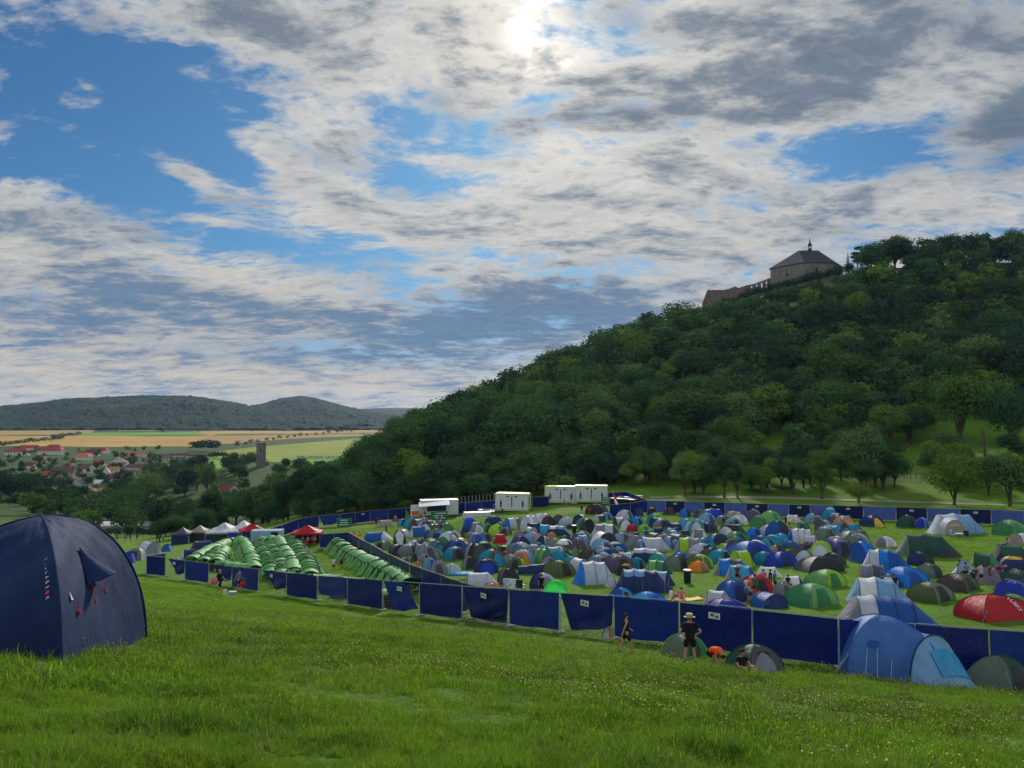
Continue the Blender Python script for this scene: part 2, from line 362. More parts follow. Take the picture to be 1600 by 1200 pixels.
# ---------------------------------------------------------------- distant forested hills (one mass of wood)
m_hill, t = new_mat('distant_forest')
p = geopos(t); a = t.noise(p, .012, 6, .65); b = t.noise(p, .09, 4, .7); c_ = t.noise(p, .0025, 3, .5)
k = t.mix(t.smooth(b, .35, .65), (.010, .024, .016), (.026, .050, .022)); k = t.mix(t.smooth(a, .42, .62), k, (.018, .036, .022))
k = t.mix(t.math('MULTIPLY', t.smooth(c_, .55, .7), .5), k, (.045, .075, .028))
finish(t, principled(t, k, .95, spec=.05))
def hill(name, label, prof, D0, D1, seed, nu=620, nv=110, under=-61):
    """prof: skyline (px, py); the slope climbs from D0 to the crest at D1 and falls again"""
    pxs = np.linspace(prof[0][0], prof[-1][0], nu); sky_y = np.interp(pxs, [q[0] for q in prof], [q[1] for q in prof])
    ker = np.hanning(15); ker /= ker.sum(); sky_y = np.convolve(np.pad(sky_y, 7, 'edge'), ker, 'valid')
    crest = np.array([ray(q, s)[1] for q, s in zip(pxs, sky_y)])*D1-14
    s = np.linspace(0, 1.35, nv); V = np.zeros((nv, nu, 3))
    for j, sj in enumerate(s):
        D = D0+(D1-D0)*sj; wob = (fbm_np(pxs*3+0*sj, np.full(nu, sj*300), 90, seed+5)-.5)*(D1-D0)*.12
        u = (pxs-800)/1200; x, y = u*(D+wob), D+wob
        f = (np.sin(min(sj, 1)*math.pi/2)**1.35) if sj <= 1 else 1-(sj-1)*2.5
        z = under+(crest-under)*f+(fbm_np(x, y, 420, seed)-.5)*46*math.sin(min(sj, 1)*math.pi)
        tr = fbm_np(x, y, 26, seed+2, 2)
        z += 12*tr+5*rng.random(nu)*(fbm_np(x, y, 90, seed+3, 2) > .45)
        V[j, :, 0], V[j, :, 1], V[j, :, 2] = x, y, z
    I = np.arange(nu*nv).reshape(nv, nu)
    return tag(mesh_np(name, V.reshape(-1, 3), np.stack([I[:-1, :-1], I[:-1, 1:], I[1:, 1:], I[1:, :-1]], -1).reshape(-1, 4), m_hill, smooth=False), label, kind='structure')
hill('hills', 'long low forested ridge across the valley', [(-700,640),(-300,640),(0,634),(60,628),(110,621),(160,619),(240,617),(300,618),(345,624),(380,630),(420,640),(470,652),(560,668),(600,676)], 2620, 3900, 1)
hill('hills', 'rounded wooded hill beyond the long ridge', [(300,650),(380,636),(415,628),(440,621),(470,618),(500,622),(530,631),(560,638),(600,646),(660,658),(760,668)], 3300, 4900, 2, nu=420)
hill('hills', 'flat blue ridge farthest away by the conifer slope', [(380,648),(470,640),(560,638),(650,637),(760,639),(1100,642),(1700,642)], 4300, 7600, 3, nu=560, nv=60)
# low wooded belt at the foot of the ridges
hill('hills', 'dark belt of woodland along the far edge of the fields', [(-500,664),(0,663),(100,662),(200,664),(330,663),(420,661),(520,665),(600,668),(700,672)], 2560, 3250, 9, nu=620, nv=60)

# ---------------------------------------------------------------- haze: one box of pale air round everything
def add_haze(density):
    m, t = new_mat('pale_air'); v = t.node('ShaderNodeVolumePrincipled'); v.inputs['Color'].default_value = (.40, .62, 1, 1)
    v.inputs['Density'].default_value = density; v.inputs['Anisotropy'].default_value = .35
    o = t.node('ShaderNodeOutputMaterial'); t.l.new(v.outputs[0], o.inputs[1])
    m.cycles.homogeneous_volume = True
    b = MB().box((0, 4500, 60), (26000, 9600, 260)).build('haze', m); tag(b, 'thin blue summer haze over the valley', kind='stuff')
    return b
# ---------------------------------------------------------------- foliage
def leaf_mat(name, dark, light, trans=.16):
    m, t = new_mat(name); p = geopos(t)
    oi = t.node('ShaderNodeObjectInfo').outputs['Random']
    at_ = t.node('ShaderNodeAttribute', attribute_name='tint').outputs['Fac']
    r = t.math('FRACT', t.math('ADD', oi, at_)); n = t.noise(p, .55, 4, .6)
    k = t.mix(t.smooth(n, .32, .68), dark, light); k = t.mix(t.math('MULTIPLY', r, .55), k, tuple(x*y for x, y in zip(light, (1.15, 1.0, .85))))
    k = t.mix(t.smooth(r, .0, .30, .55, 0), k, tuple(x*y for x, y in zip(dark, (.75, .85, 1.25))))
    d = t.node('ShaderNodeBsdfDiffuse'); t.put(d.inputs[0], k); tr = t.node('ShaderNodeBsdfTranslucent'); t.put(tr.inputs[0], t.mix(1.0, k, (1.1, 1.25, .6), 'MULTIPLY'))
    mx = t.node('ShaderNodeMixShader'); mx.inputs[0].default_value = trans; t.l.new(d.outputs[0], mx.inputs[1]); t.l.new(tr.outputs[0], mx.inputs[2])
    finish(t, mx.outputs[0]); return m
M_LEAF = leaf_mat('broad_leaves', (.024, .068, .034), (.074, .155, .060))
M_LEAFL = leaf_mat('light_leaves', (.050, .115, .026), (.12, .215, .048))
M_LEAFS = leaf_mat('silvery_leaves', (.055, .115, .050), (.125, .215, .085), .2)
M_LEAFD = leaf_mat('dark_leaves', (.014, .040, .030), (.044, .094, .052), .2)  # deeper, bluer leaf green given to some of the trees
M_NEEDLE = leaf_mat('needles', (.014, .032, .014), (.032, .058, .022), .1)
M_BARK = plain('bark', (.085, .068, .050), .9, .35, 6)
def quads(c, nrm, s, rng_):
    """leaf sprays: c centres, nrm normals, s sizes"""
    n = len(c); nrm = nrm/np.linalg.norm(nrm, axis=1, keepdims=True)
    a = np.cross(nrm, rng_.normal(size=(n, 3))); a /= np.linalg.norm(a, axis=1, keepdims=True); b = np.cross(nrm, a)
    s = s[:, None]; asp = rng_.uniform(.55, 1.0, (n, 1)); bend = nrm*s*.25
    V = np.stack([c-a*s-bend, c-b*s*asp, c+a*s-bend, c+b*s*asp], 1).reshape(-1, 3)
    return V, np.arange(4*n).reshape(n, 4)
def crown_np(seed, leaves, leaf, kind='round'):
    """unit tree: height 1, returns crown quads and list of limb polylines"""
    g = np.random.default_rng(seed); limbs = []
    if kind in ('round', 'tall', 'wide', 'open'):
        rx, z0, z1 = {'round': (.42, .06, 1), 'tall': (.31, .06, 1), 'wide': (.54, .06, 1), 'open': (.50, .20, 1)}[kind]
        nl = {'open': 16}.get(kind, 24); cz = (z0+z1)/2; rz = (z1-z0)/2; C = []; Rl = []
        for k in range(nl):
            d = g.normal(size=3); d /= np.linalg.norm(d); d[2] = d[2]*.9+.12; f = g.uniform(.38, .70)
            C.append([d[0]*rx*f, d[1]*rx*f, cz+d[2]*rz*f]); Rl.append(g.uniform(.26, .40)*rx*(1.1 if k % 3 else 1.5)*(.8 if kind == 'open' else 1))
        C = np.array(C); Rl = np.array(Rl); pr = Rl**2/np.sum(Rl**2); li = g.choice(nl, leaves, p=pr)
        d = g.normal(size=(leaves, 3)); d /= np.linalg.norm(d, axis=1, keepdims=True); d[:, 2] = np.where(d[:, 2] < -.45, -d[:, 2]*.6, d[:, 2])
        rr = Rl[li]*g.uniform(.55, 1.12, leaves)**.6
        # knobbly surface
        rr *= 1+.16*np.sin(d[:, 0]*7+li)*np.cos(d[:, 1]*6+li*2)
        c = C[li]+d*rr[:, None]; nr = d*1.6+g.normal(size=d.shape)*.26+np.array([0, 0, .15])
        V, F = quads(c, nr, leaf*g.uniform(.6, 1.25, leaves), g)
        for k in range(0, nl, 3): limbs.append([(0, 0, z0*.75), tuple(C[k]*np.array([.45, .45, .75])), tuple(C[k])])
    elif kind == 'spruce':
        t = g.uniform(0, 1, leaves)**.75; ang = g.uniform(0, 2*math.pi, leaves); tier = np.floor(t*16)/16
        fr = (t*16) % 1; R0 = .17*(1-t)+.012; R0 *= .75+.35*np.sin(ang*3+tier*40)*.5+.25*np.cos(ang*5+tier*11)
        rr = R0*g.uniform(.35, 1.15, leaves); z = .10+.90*(tier+.8/16)-rr*.35+g.normal(size=leaves)*.006
        c = np.stack([np.cos(ang)*rr, np.sin(ang)*rr, np.minimum(z, 1)], 1); nr = np.stack([np.cos(ang)*.4, np.sin(ang)*.4, np.ones(leaves)], 1)+g.normal(size=(leaves, 3))*.35
        V, F = quads(c, nr, leaf*g.uniform(.6, 1.2, leaves)*(1.15-.6*t), g)
    else:  # pine: bare stem, flat clumps high up
        nl = 9; C = []
        for k in range(nl):
            a = g.uniform(0, 6.28); q = g.uniform(0, 1); C.append([math.cos(a)*.16*(1.1-q), math.sin(a)*.16*(1.1-q), .48+.48*q])
            limbs.append([(0, 0, C[-1][2]-.06), tuple(C[-1])])
        C = np.array(C); li = g.integers(0, nl, leaves); d = g.normal(size=(leaves, 3)); d /= np.linalg.norm(d, axis=1, keepdims=True)
        c = C[li]+d*np.array([.13, .13, .055])*g.uniform(.3, 1.1, (leaves, 1)); V, F = quads(c, d*.5+g.normal(size=d.shape)*.6+np.array([0, 0, .6]), leaf*g.uniform(.6, 1.2, leaves), g)
    return V, F, limbs
def trunk_mb(kind, seed, limbs):
    b = MB(); rr = random.Random(seed); top = .8 if kind in ('spruce', 'pine') else .5; r = {'spruce': .012, 'pine': .014}.get(kind, .026)
    pts = [(rr.uniform(-1, 1)*.012*i, rr.uniform(-1, 1)*.012*i, -.04+i*(top+.04)/5) for i in range(6)]
    b.tube(pts, [r*1.45, r, r*.85, r*.7, r*.5, r*.28], 7)
    for L in limbs: b.tube(L, [r*.5, r*.3, r*.12][:len(L)] if len(L) == 3 else [r*.4, r*.12], 5, cap=False)
    return b
PROTO = {}
def tree_proto(kind, var, mat, hi=True):
    key = (kind, var, mat.name, hi)
    if key not in PROTO:
        n, lf = ((5200, .018) if hi else (2600, .024)) if kind not in ('spruce', 'pine') else (1500, .024 if kind == 'pine' else .022)
        V, F, limbs = crown_np(var*13+len(kind), n, lf, kind)
        me = mesh_np('crown', V, F, mat); tb = trunk_mb(kind, var, limbs).build('trunk', M_BARK)
        PROTO[key] = (me.data, tb.data)
        for o in (me, tb): bpy.data.objects.remove(o)
    return PROTO[key]
TREES = []   # dict(px, D, H, kind, mat, w, label, group, name)
def T(px, D, H, kind='round', mat=None, w=1.0, label=None, name='deciduous_tree', group='trees of the hillside wood', base=None, must=False):
    p = at(px, D) if base is None else base
    TREES.append(dict(p=p, D=p.y, H=H, kind=kind, mat=mat or M_LEAF, w=w, label=label, name=name, group=group, must=must))
def ok_castle(px, D): return not (1090 < px < 1322 and D > 395)
# hillside wood: jittered rows of crowns
rt = random.Random(3)
def ridge(px): return float(np.interp(px, [560, 620, 700, 800, 1000, 1200, 1400, 1600, 1800], [480, 480, 460, 455, 440, 432, 400, 385, 385]))
def edge_near(px): return float(np.interp(px, [560, 640, 760, 860, 960, 1100, 1300, 1400, 1500, 1650, 1800], [152, 152, 148, 156, 174, 174, 176, 186, 212, 206, 195]))
D = 150.0
while D < 470:
    sp_ = 8.0 if D < 260 else 8.8
    pxs = 575+rt.uniform(0, 20)
    while pxs < 1720:
        px = pxs+rt.uniform(-.35, .35)*sp_/D*1200; d = D+rt.uniform(-.4, .4)*sp_
        if edge_near(px) < d < ridge(px)+6 and ok_castle(px, d) and px > 560+max(0, (300-d))*.05:
            near = (d-edge_near(px)) < 26; top = d > ridge(px)-12
            if top and 600 < px < 905: T(px, d, rt.uniform(8, 14), rt.choice(['spruce', 'spruce', 'pine']), M_NEEDLE, name='conifer_tree', group='conifers on the hill crest')
            elif top and 1290 < px < 1600 and rt.random() < .35: T(px, d, rt.uniform(12, 16), rt.choice(['pine', 'spruce']), M_NEEDLE, name='conifer_tree', group='conifers on the hill crest')
            else:
                k = rt.choice(['round', 'round', 'tall', 'wide', 'round']); f = rt.random()
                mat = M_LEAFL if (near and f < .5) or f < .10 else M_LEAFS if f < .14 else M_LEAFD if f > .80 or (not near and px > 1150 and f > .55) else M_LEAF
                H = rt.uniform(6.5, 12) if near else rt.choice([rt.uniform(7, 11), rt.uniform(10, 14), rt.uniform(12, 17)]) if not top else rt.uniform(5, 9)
                if px > 1330 and top: H = rt.uniform(12, 18)
                if 1080 < px < 1340 and d > 290:      # low growth below the castle walls
                    cap_ = (645-float(np.interp(px, [1080, 1100, 1150, 1210, 1260, 1300, 1340], [482, 472, 467, 451, 440, 433, 420])))/1200*d-hz((px-800)/1200*d, d)
                    if cap_ < 2.5: pxs += sp_/D*1200*1.04; continue
                    H = min(H, cap_)
                T(px, d, H, k, mat, rt.uniform(.95, 1.3))
        pxs += sp_/D*1200*1.04
    D += sp_*.98
for i in range(620):     # undergrowth filling the wood
    px = rt.uniform(575, 1690); d = math.exp(rt.uniform(math.log(150), math.log(400)))
    if not (edge_near(px)-8 < d < ridge(px)-25): continue
    if 1440 < px < 1560 and d < 215: continue
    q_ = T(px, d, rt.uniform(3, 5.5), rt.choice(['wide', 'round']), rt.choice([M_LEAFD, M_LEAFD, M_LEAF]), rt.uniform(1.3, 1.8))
    TREES[-1]['low'] = True
# belt of trees between the market and the valley
def band(n, px0, px1, D0, D1, H0, H1, mats, seed, avoid=None, kinds=('round', 'wide', 'tall', 'round'), group='trees between the camp and the village', label=None, name='deciduous_tree'):
    r_ = random.Random(seed)
    for i in range(n):
        for _ in range(30):
            px = r_.uniform(px0, px1); d = math.exp(r_.uniform(math.log(D0), math.log(D1)))
            if avoid is None or not avoid(px, d): break
        else: continue
        T(px, d, r_.uniform(H0, H1), r_.choice(kinds), r_.choice(mats), r_.uniform(.9, 1.2), group=group, label=label, name=name)
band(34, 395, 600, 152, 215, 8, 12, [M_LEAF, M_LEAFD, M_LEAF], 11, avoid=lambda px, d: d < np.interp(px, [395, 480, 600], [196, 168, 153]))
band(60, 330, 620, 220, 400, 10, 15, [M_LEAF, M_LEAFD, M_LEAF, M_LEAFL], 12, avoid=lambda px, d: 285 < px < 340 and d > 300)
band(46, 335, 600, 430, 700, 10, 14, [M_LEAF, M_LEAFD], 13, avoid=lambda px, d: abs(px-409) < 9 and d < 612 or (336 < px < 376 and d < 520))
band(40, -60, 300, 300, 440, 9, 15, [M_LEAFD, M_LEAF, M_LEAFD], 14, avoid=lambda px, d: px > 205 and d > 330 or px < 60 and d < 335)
band(9, 95, 220, 215, 275, 6, 9, [M_LEAF, M_LEAFL, M_LEAF], 15)
band(5, -20, 95, 292, 318, 8, 12, [M_LEAF, M_LEAFL], 33)
# willows and poplars beside the car park
for px, d, H, k, mt in [(232,455,20,'wide',M_LEAFS),(248,470,18,'wide',M_LEAFS),(215,430,15,'round',M_LEAF),(292,480,19,'tall',M_LEAFD),(325,470,22,'tall',M_LEAFS),(310,500,16,'round',M_LEAF),(205,380,15,'wide',M_LEAF),(190,360,15,'round',M_LEAF),(222,372,12,'round',M_LEAF),(178,340,13,'wide',M_LEAFL),
    (250,330,10,'round',M_LEAF),(268,338,10,'wide',M_LEAF),(300,330,11,'round',M_LEAFL),(316,325,12,'round',M_LEAF),(335,318,12,'wide',M_LEAF),(350,300,13,'round',M_LEAFD),(372,290,13,'round',M_LEAF),(395,280,13,'wide',M_LEAF),(262,300,8,'round',M_LEAF)]:
    T(px, d, H, k, mt, 1.1, group='trees round the valley car park', must=True)
# village gardens and the strip behind
band(290, -60, 335, 470, 1150, 6, 10, [M_LEAFD, M_LEAF, M_LEAFD], 16, group='trees in the village gardens', avoid=lambda px, d: (px > 262 and 700 < d < 1150))
band(30, 200, 420, 520, 720, 12, 17, [M_LEAFD, M_LEAFD, M_LEAF], 17, group='trees in the village gardens', avoid=lambda px, d: abs(px-409) < 12 or (336 < px < 376 and d < 560))
band(16, -30, 160, 430, 520, 13, 19, [M_LEAFD, M_LEAFD], 18, group='trees in the village gardens', avoid=lambda px, d: px > 70)
for i in range(17): T(0+i*6.2+rt.uniform(-1, 1), 1230+i*22, rt.uniform(9, 14), 'round', M_LEAFD, 1.3, group='hedgerow trees between the far fields')
for i in range(12): T(84+i*3.9, 1640+i*26, rt.uniform(10, 14), 'round', M_LEAF, 1.2, group='hedgerow trees between the far fields')
for i in range(11): T(304+i*3.6, 1110+rt.uniform(0, 60), rt.uniform(13, 19), 'round', M_LEAFD, 1.2, group='hedgerow trees between the far fields')
for i in range(9): T(330+i*3.0, 930+rt.uniform(0, 30), rt.uniform(7, 11), 'round', M_LEAFD, 1.2, group='hedgerow trees between the far fields')
for i in range(17): T(372+i*11.0+rt.uniform(-2, 2), 1250+i*60, rt.uniform(8, 13), 'round', M_LEAF, 1.3, group='hedgerow trees between the far fields')
for i in range(14): T(rt.uniform(60, 560), rt.uniform(2150, 2500), rt.uniform(7, 11), 'round', M_LEAF, 1.4, group='hedgerow trees between the far fields')
# trees at the foot of the hill, one by one (px, base py, height px, width factor, kind, leaf)
FOOT = [
 (1070,776,62,1.0,'open',M_LEAFS,'grey green tree with several stems against the far fence by the bins'),
 (1132,778,72,.95,'open',M_LEAFD,'dark leafy tree behind the far fence, right of the grey green one'),
 (1152,778,62,.9,'open',M_LEAF,'tree leaning beside the dark leafy tree on the path edge'),
 (1196,771,58,1.0,'open',M_LEAFL,'small open orchard tree above the fence and grey dome tent'),
 (1240,772,58,1.0,'open',M_LEAF,'round orchard tree between two lighter ones at the foot of the hill'),
 (1284,780,66,.85,'tall',M_LEAFL,'slim bright green tree left of the silvery willow'),
 (1346,768,112,.85,'round',M_LEAFS,'tall silvery willow standing out pale in front of the wood'),
 (1342,788,34,1.3,'wide',M_LEAFL,'low light green bush just behind the far fence under the willow'),
 (1398,762,56,1.1,'open',M_LEAF,'thin tree beside the white post fence on the slope'),
 (1462,752,50,1.2,'open',M_LEAF,'half open tree on the grass slope above the white rail'),
 (1492,790,84,1.15,'wide',M_LEAFL,'broad yellow green tree behind the fence and big grey tent'),
 (1578,792,98,1.05,'round',M_LEAF,'large leafy tree cut by the right border above the fence'),
 (1545,775,60,1.0,'round',M_LEAF,'leafy tree between the two broad trees behind the fence at the right'),
 (940,757,54,1.0,'open',M_LEAF,'orchard tree with dark forked trunk right of the washroom cabins'),
 (1008,757,60,1.1,'open',M_LEAF,'spreading orchard tree on the mown bank above the bins'),
 (1036,752,48,1.0,'open',M_LEAFD,'small shady orchard tree behind the bins'),
 (975,752,46,1.0,'open',M_LEAFD,'orchard tree standing between two larger ones on the bank'),
 (905,754,44,1.1,'open',M_LEAFD,'low shady tree above the left of the two washroom cabins'),
 (860,772,24,.6,'open',M_LEAFL,'thin sapling next to the left washroom cabin'),
 (1096,745,46,1.1,'round',M_LEAF,'leafy tree at the wood edge behind the grey green tree'),
 (1500,694,118,1.0,'round',M_LEAFL,'huge light green tree above the meadow on the right of the hill'),
 (1582,700,92,1.1,'wide',M_LEAF,'wide tree at the right border of the upper meadow'),
 (1155,690,90,1.0,'round',M_LEAFS,'big pale round tree in the middle of the wooded slope'),
 (1420,690,64,1.0,'round',M_LEAF,'leafy tree left of the huge light green tree'),
 (1478,718,44,1.3,'wide',M_LEAF,'low wide bush on the upper meadow by the bare post'),
 (820,715,62,1.0,'round',M_LEAFS,'pale round tree standing out in the lower wood'),
 (1035,700,64,1.1,'round',M_LEAFD,'dark domed tree in the middle of the wood'),
 (655,795,62,1.25,'wide',M_LEAFD,'very dark wide tree behind the catering trailer'),
 (745,790,60,1.1,'round',M_LEAF,'rounded tree at the wood edge above the stacked barriers'),
 (700,796,50,1.1,'round',M_LEAF,'lower tree behind the white trailer'),
 (800,782,44,1.1,'wide',M_LEAFD,'shady bush like tree behind the single washroom cabin'),
 (505,805,68,1.1,'open',M_LEAFD,'dark spreading tree on the slope above the left fence'),
 (560,800,66,1.1,'wide',M_LEAF,'broad tree at the foot of the wood left of the trailer'),
 (610,800,52,1.1,'round',M_LEAF,'rounded tree above the fence behind the pale dome tent'),
 (450,812,64,1.0,'open',M_LEAFD,'dark tree with slender trunk above the left fence'),
 (410,818,60,1.0,'open',M_LEAFD,'dark tree behind the white market marquee')]
for px, py, hp, w_, k, mt, lb in FOOT:
    p = hit(px, py, 100)
    T(px, 0, hp*p.y/1200, k, mt, w_, lb, 'tree', 'trees at the foot of the hill', base=p, must=True)
for i in range(62):
    px = 985+i*10.6+rt.uniform(-9, 9); py = rt.uniform(728, 774)
    if 1385 < px < 1460 or 1530 < px < 1560: continue
    p = hit(px, py, 120); T(px, 0, rt.uniform(3.5, 8.5), rt.choice(['wide', 'round', 'round', 'open']), rt.choice([M_LEAF, M_LEAFL, M_LEAFD]), rt.uniform(1.0, 1.5), 'one of the low bushes on the grass bank at the foot of the hill', 'shrub', 'bushes on the grass bank', base=p)
for i in range(58):
    px = rt.uniform(395, 960); py = float(np.interp(px, [395, 440, 500, 560, 640, 720, 800, 860, 960], [826, 820, 811, 804, 796, 788, 782, 768, 760]))-rt.uniform(0, 8)
    p = hit(px, py, 120); T(px, 0, rt.uniform(3.0, 6.0), rt.choice(['wide', 'round']), rt.choice([M_LEAF, M_LEAFD, M_LEAFD]), rt.uniform(1.1, 1.6), 'one of the low bushes edging the wood behind the cabins and trailer', 'shrub', 'bushes edging the wood', base=p)
for i in range(16):
    px = 1108+i*13.5; d = 402 if px < 1215 else 398; T(px, d, rt.uniform(4.5, 7.0), 'wide', M_LEAFD, 1.3, group='trees of the hillside wood', must=True)
# skyline on the right crest
for px, D_, H, k, mt in [(1350,402,9.5,'spruce',M_NEEDLE),(1368,400,9,'pine',M_NEEDLE),(1402,396,16,'open',M_LEAFD),(1420,396,12,'open',M_LEAF),(1385,398,10,'open',M_LEAFD),(1455,395,12,'open',M_LEAFD),(1476,393,17,'open',M_LEAFD),(1490,393,17,'open',M_LEAFD),(1330,404,8,'round',M_LEAFD),(1518,390,13,'pine',M_NEEDLE),(1545,388,17,'pine',M_NEEDLE),(1560,388,13,'spruce',M_NEEDLE),(1586,386,18,'open',M_LEAF)]:
    T(px, D_, H, k, mt, 1.0, name='crest_tree', group='trees along the right crest of the hill', must=True)
for i in range(46):      # hedges and scrub between the left tents, the barn and the slope below
    px = rt.uniform(95, 345); d = rt.uniform(165, 240)
    if 120 < px < 250:
        if i % 2: continue
        d = rt.uniform(205, 238)
    T(px, d, rt.uniform(1.8, 3.2) if px < 250 else rt.uniform(3.5, 7), rt.choice(['wide', 'round']), rt.choice([M_LEAF, M_LEAFD]), rt.uniform(1.2, 1.8), 'one of the dark bushes between the market tents, the long barn and the valley', 'shrub', 'bushes round the long barn')
band(26, 40, 400, 255, 330, 8, 13, [M_LEAFD, M_LEAFD, M_LEAF], 41, avoid=lambda px, d: 120 < px < 250 and d < 275 or px < 75)
def build_trees():
    rr = random.Random(5)
    LB = {'trees of the hillside wood': 'one of the many leafy green trees of the hillside wood',
          'trees between the camp and the village': 'one of the dark leafy trees on the slope between camp and village',
          'trees round the valley car park': 'one of the leafy trees round the valley car park',
          'trees in the village gardens': 'one of the dark garden trees among the village houses',
          'hedgerow trees between the far fields': 'one of the small dark hedgerow trees between the far fields',
          'conifers on the hill crest': 'one of the pointed dark conifers along the crest of the hill',
          'trees along the right crest of the hill': 'one of the loose dark trees on the skyline right of the castle'}
    def split(sel, cap):
        must = [q for q in sel if q['must']]; rest = sorted([q for q in sel if not q['must'] and not q.get('low')], key=lambda q: -q['H']*q['w']/q['D'])
        n = max(0, cap-len(must)); return must+rest[:n], rest[n:]+[q for q in sel if q.get('low')]
    dec, dec_rest = split([q for q in TREES if q['name'] not in ('conifer_tree', 'shrub')], 296); dec += [q for q in TREES if q['name'] == 'shrub']
    con, con_rest = split([q for q in TREES if q['name'] == 'conifer_tree'], 90)
    for i, q in enumerate(dec+con):
        e = empty(q['name'], q['p'], q['label'] or LB[q['group']], 'bush' if q['name'] == 'shrub' else 'tree', q['group'], rr.uniform(0, 6.28))
        e['px'] = 0; del e['px']
        cm, tm = tree_proto(q['kind'], rr.randrange(4), q['mat'], q['D'] < 330)
        for nm, me in (('crown', cm), ('trunk', tm)):
            o = link(nm, me, e); o.scale = (q['H']*q['w'], q['H']*q['w'], q['H'])
            if nm == 'trunk': o.scale = (q['H'], q['H'], q['H'])
    # the rest of the wood: one mass
    Vs, Fs, Ms, Ts = [], [], [], []; mats = [M_LEAF, M_LEAFL, M_LEAFS, M_LEAFD, M_NEEDLE]; off = 0; cache = {}
    for q in dec_rest+con_rest:
        far = q['D'] > 800; key = (q['kind'], rr.randrange(5), far)
        if key not in cache:
            cache[key] = crown_np(key[1]*7+3, (110 if far else 620), (.075 if far else .040) if q['kind'] not in ('spruce', 'pine') else .05, q['kind'])[:2]
        V, F = cache[key]; a = rr.uniform(0, 6.28); ca, sa = math.cos(a), math.sin(a); h = q['H']; w_ = h*q['w']
        X_ = (V[:, 0]*ca-V[:, 1]*sa)*w_+q['p'].x; Y_ = (V[:, 0]*sa+V[:, 1]*ca)*w_+q['p'].y
        Vs.append(np.stack([X_, Y_, V[:, 2]*h+q['p'].z], 1)); Fs.append(F+off); off += len(V)
        Ms.append(np.full(len(F), mats.index(q['mat']))); Ts.append(np.full(len(F), rr.random()))
    o = mesh_np('woodland', np.concatenate(Vs), np.concatenate(Fs), mats, np.concatenate(Ms))
    at_ = o.data.attributes.new('tint', 'FLOAT', 'FACE'); at_.data.foreach_set('value', np.concatenate(Ts).astype(np.float32))
    tag(o, 'dense leafy wood covering the rest of the hill and valley', kind='stuff')
    print('TREES', len(dec), len(con), 'mass', len(dec_rest)+len(con_rest), 'faces', off//4)
build_trees()
# ---------------------------------------------------------------- fences
def hit_lift(px, py, lift, dmin=25):
    u, v = ray(px, py); h = height(u*_Ds, _Ds)+lift; below = (v*_Ds <= h) & (_Ds > dmin)
    b = _Ds[int(np.argmax(below))]; a = b*.99
    for _ in range(18):
        m = (a+b)/2
        if v*m <= hz(u*m, m)+lift: b = m
        else: a = m
    return Vector((u*b, b, hz(u*b, b)))
M_STEEL = plain('galvanised_steel', (.42, .44, .46), .45, .12, 8, metal=.6)
M_CONC = plain('concrete', (.22, .21, .19), .9, .2, 8)
def tarp_mat(name, c, trans=.12, rough=.42):
    m, t = new_mat(name); co = objco(t); n = t.noise(co, 1.1, 5, .6)
    k = t.mix(t.smooth(n, .3, .7), tuple(x*.88 for x in c), tuple(x*1.12 for x in c))
    wr = t.noise(t.mapping(co, rot=(0, 0, .6), sc=(1.2, 1, .6)), 3.5, 6, .62, 1.2)
    p = t.node('ShaderNodeBsdfPrincipled'); t.put(p.inputs['Base Color'], k); p.inputs['Roughness'].default_value = rough; p.inputs['Specular IOR Level'].default_value = .22
    t.l.new(bump(t, wr, .09, .7), p.inputs['Normal'])
    tr = t.node('ShaderNodeBsdfTranslucent'); t.put(tr.inputs[0], k); mx = t.node('ShaderNodeMixShader'); mx.inputs[0].default_value = trans
    t.l.new(p.outputs[0], mx.inputs[1]); t.l.new(tr.outputs[0], mx.inputs[2]); finish(t, mx.outputs[0]); return m
M_TARP = tarp_mat('navy_tarpaulin', (.004, .012, .098), .2); M_TARP2 = tarp_mat('worn_navy_tarpaulin', (.006, .019, .13), .3); M_TARPL = tarp_mat('faded_blue_tarpaulin', (.045, .075, .26), .2); M_TARPD = tarp_mat('dark_navy_tarpaulin', (.005, .010, .060))
M_WHITE = plain('white_paint', (.62, .63, .62), .5, .06, 2); M_GREENP = plain('green_print', (.02, .20, .07), .5)
FULL = ((.01, .97), (.99, .97), (.985, .06), (.015, .06))
DIAG = ((.02, .97), (.99, .97), (.97, .30), (.22, .12))
FLAP = ((.16, .97), (.99, .97), (.97, .34), (.62, .28))
HALF = ((.02, .97), (.99, .97), (.99, .22), (.12, .30))
SLIP = ((.04, .97), (.62, .97), (.98, .20), (.30, .10))
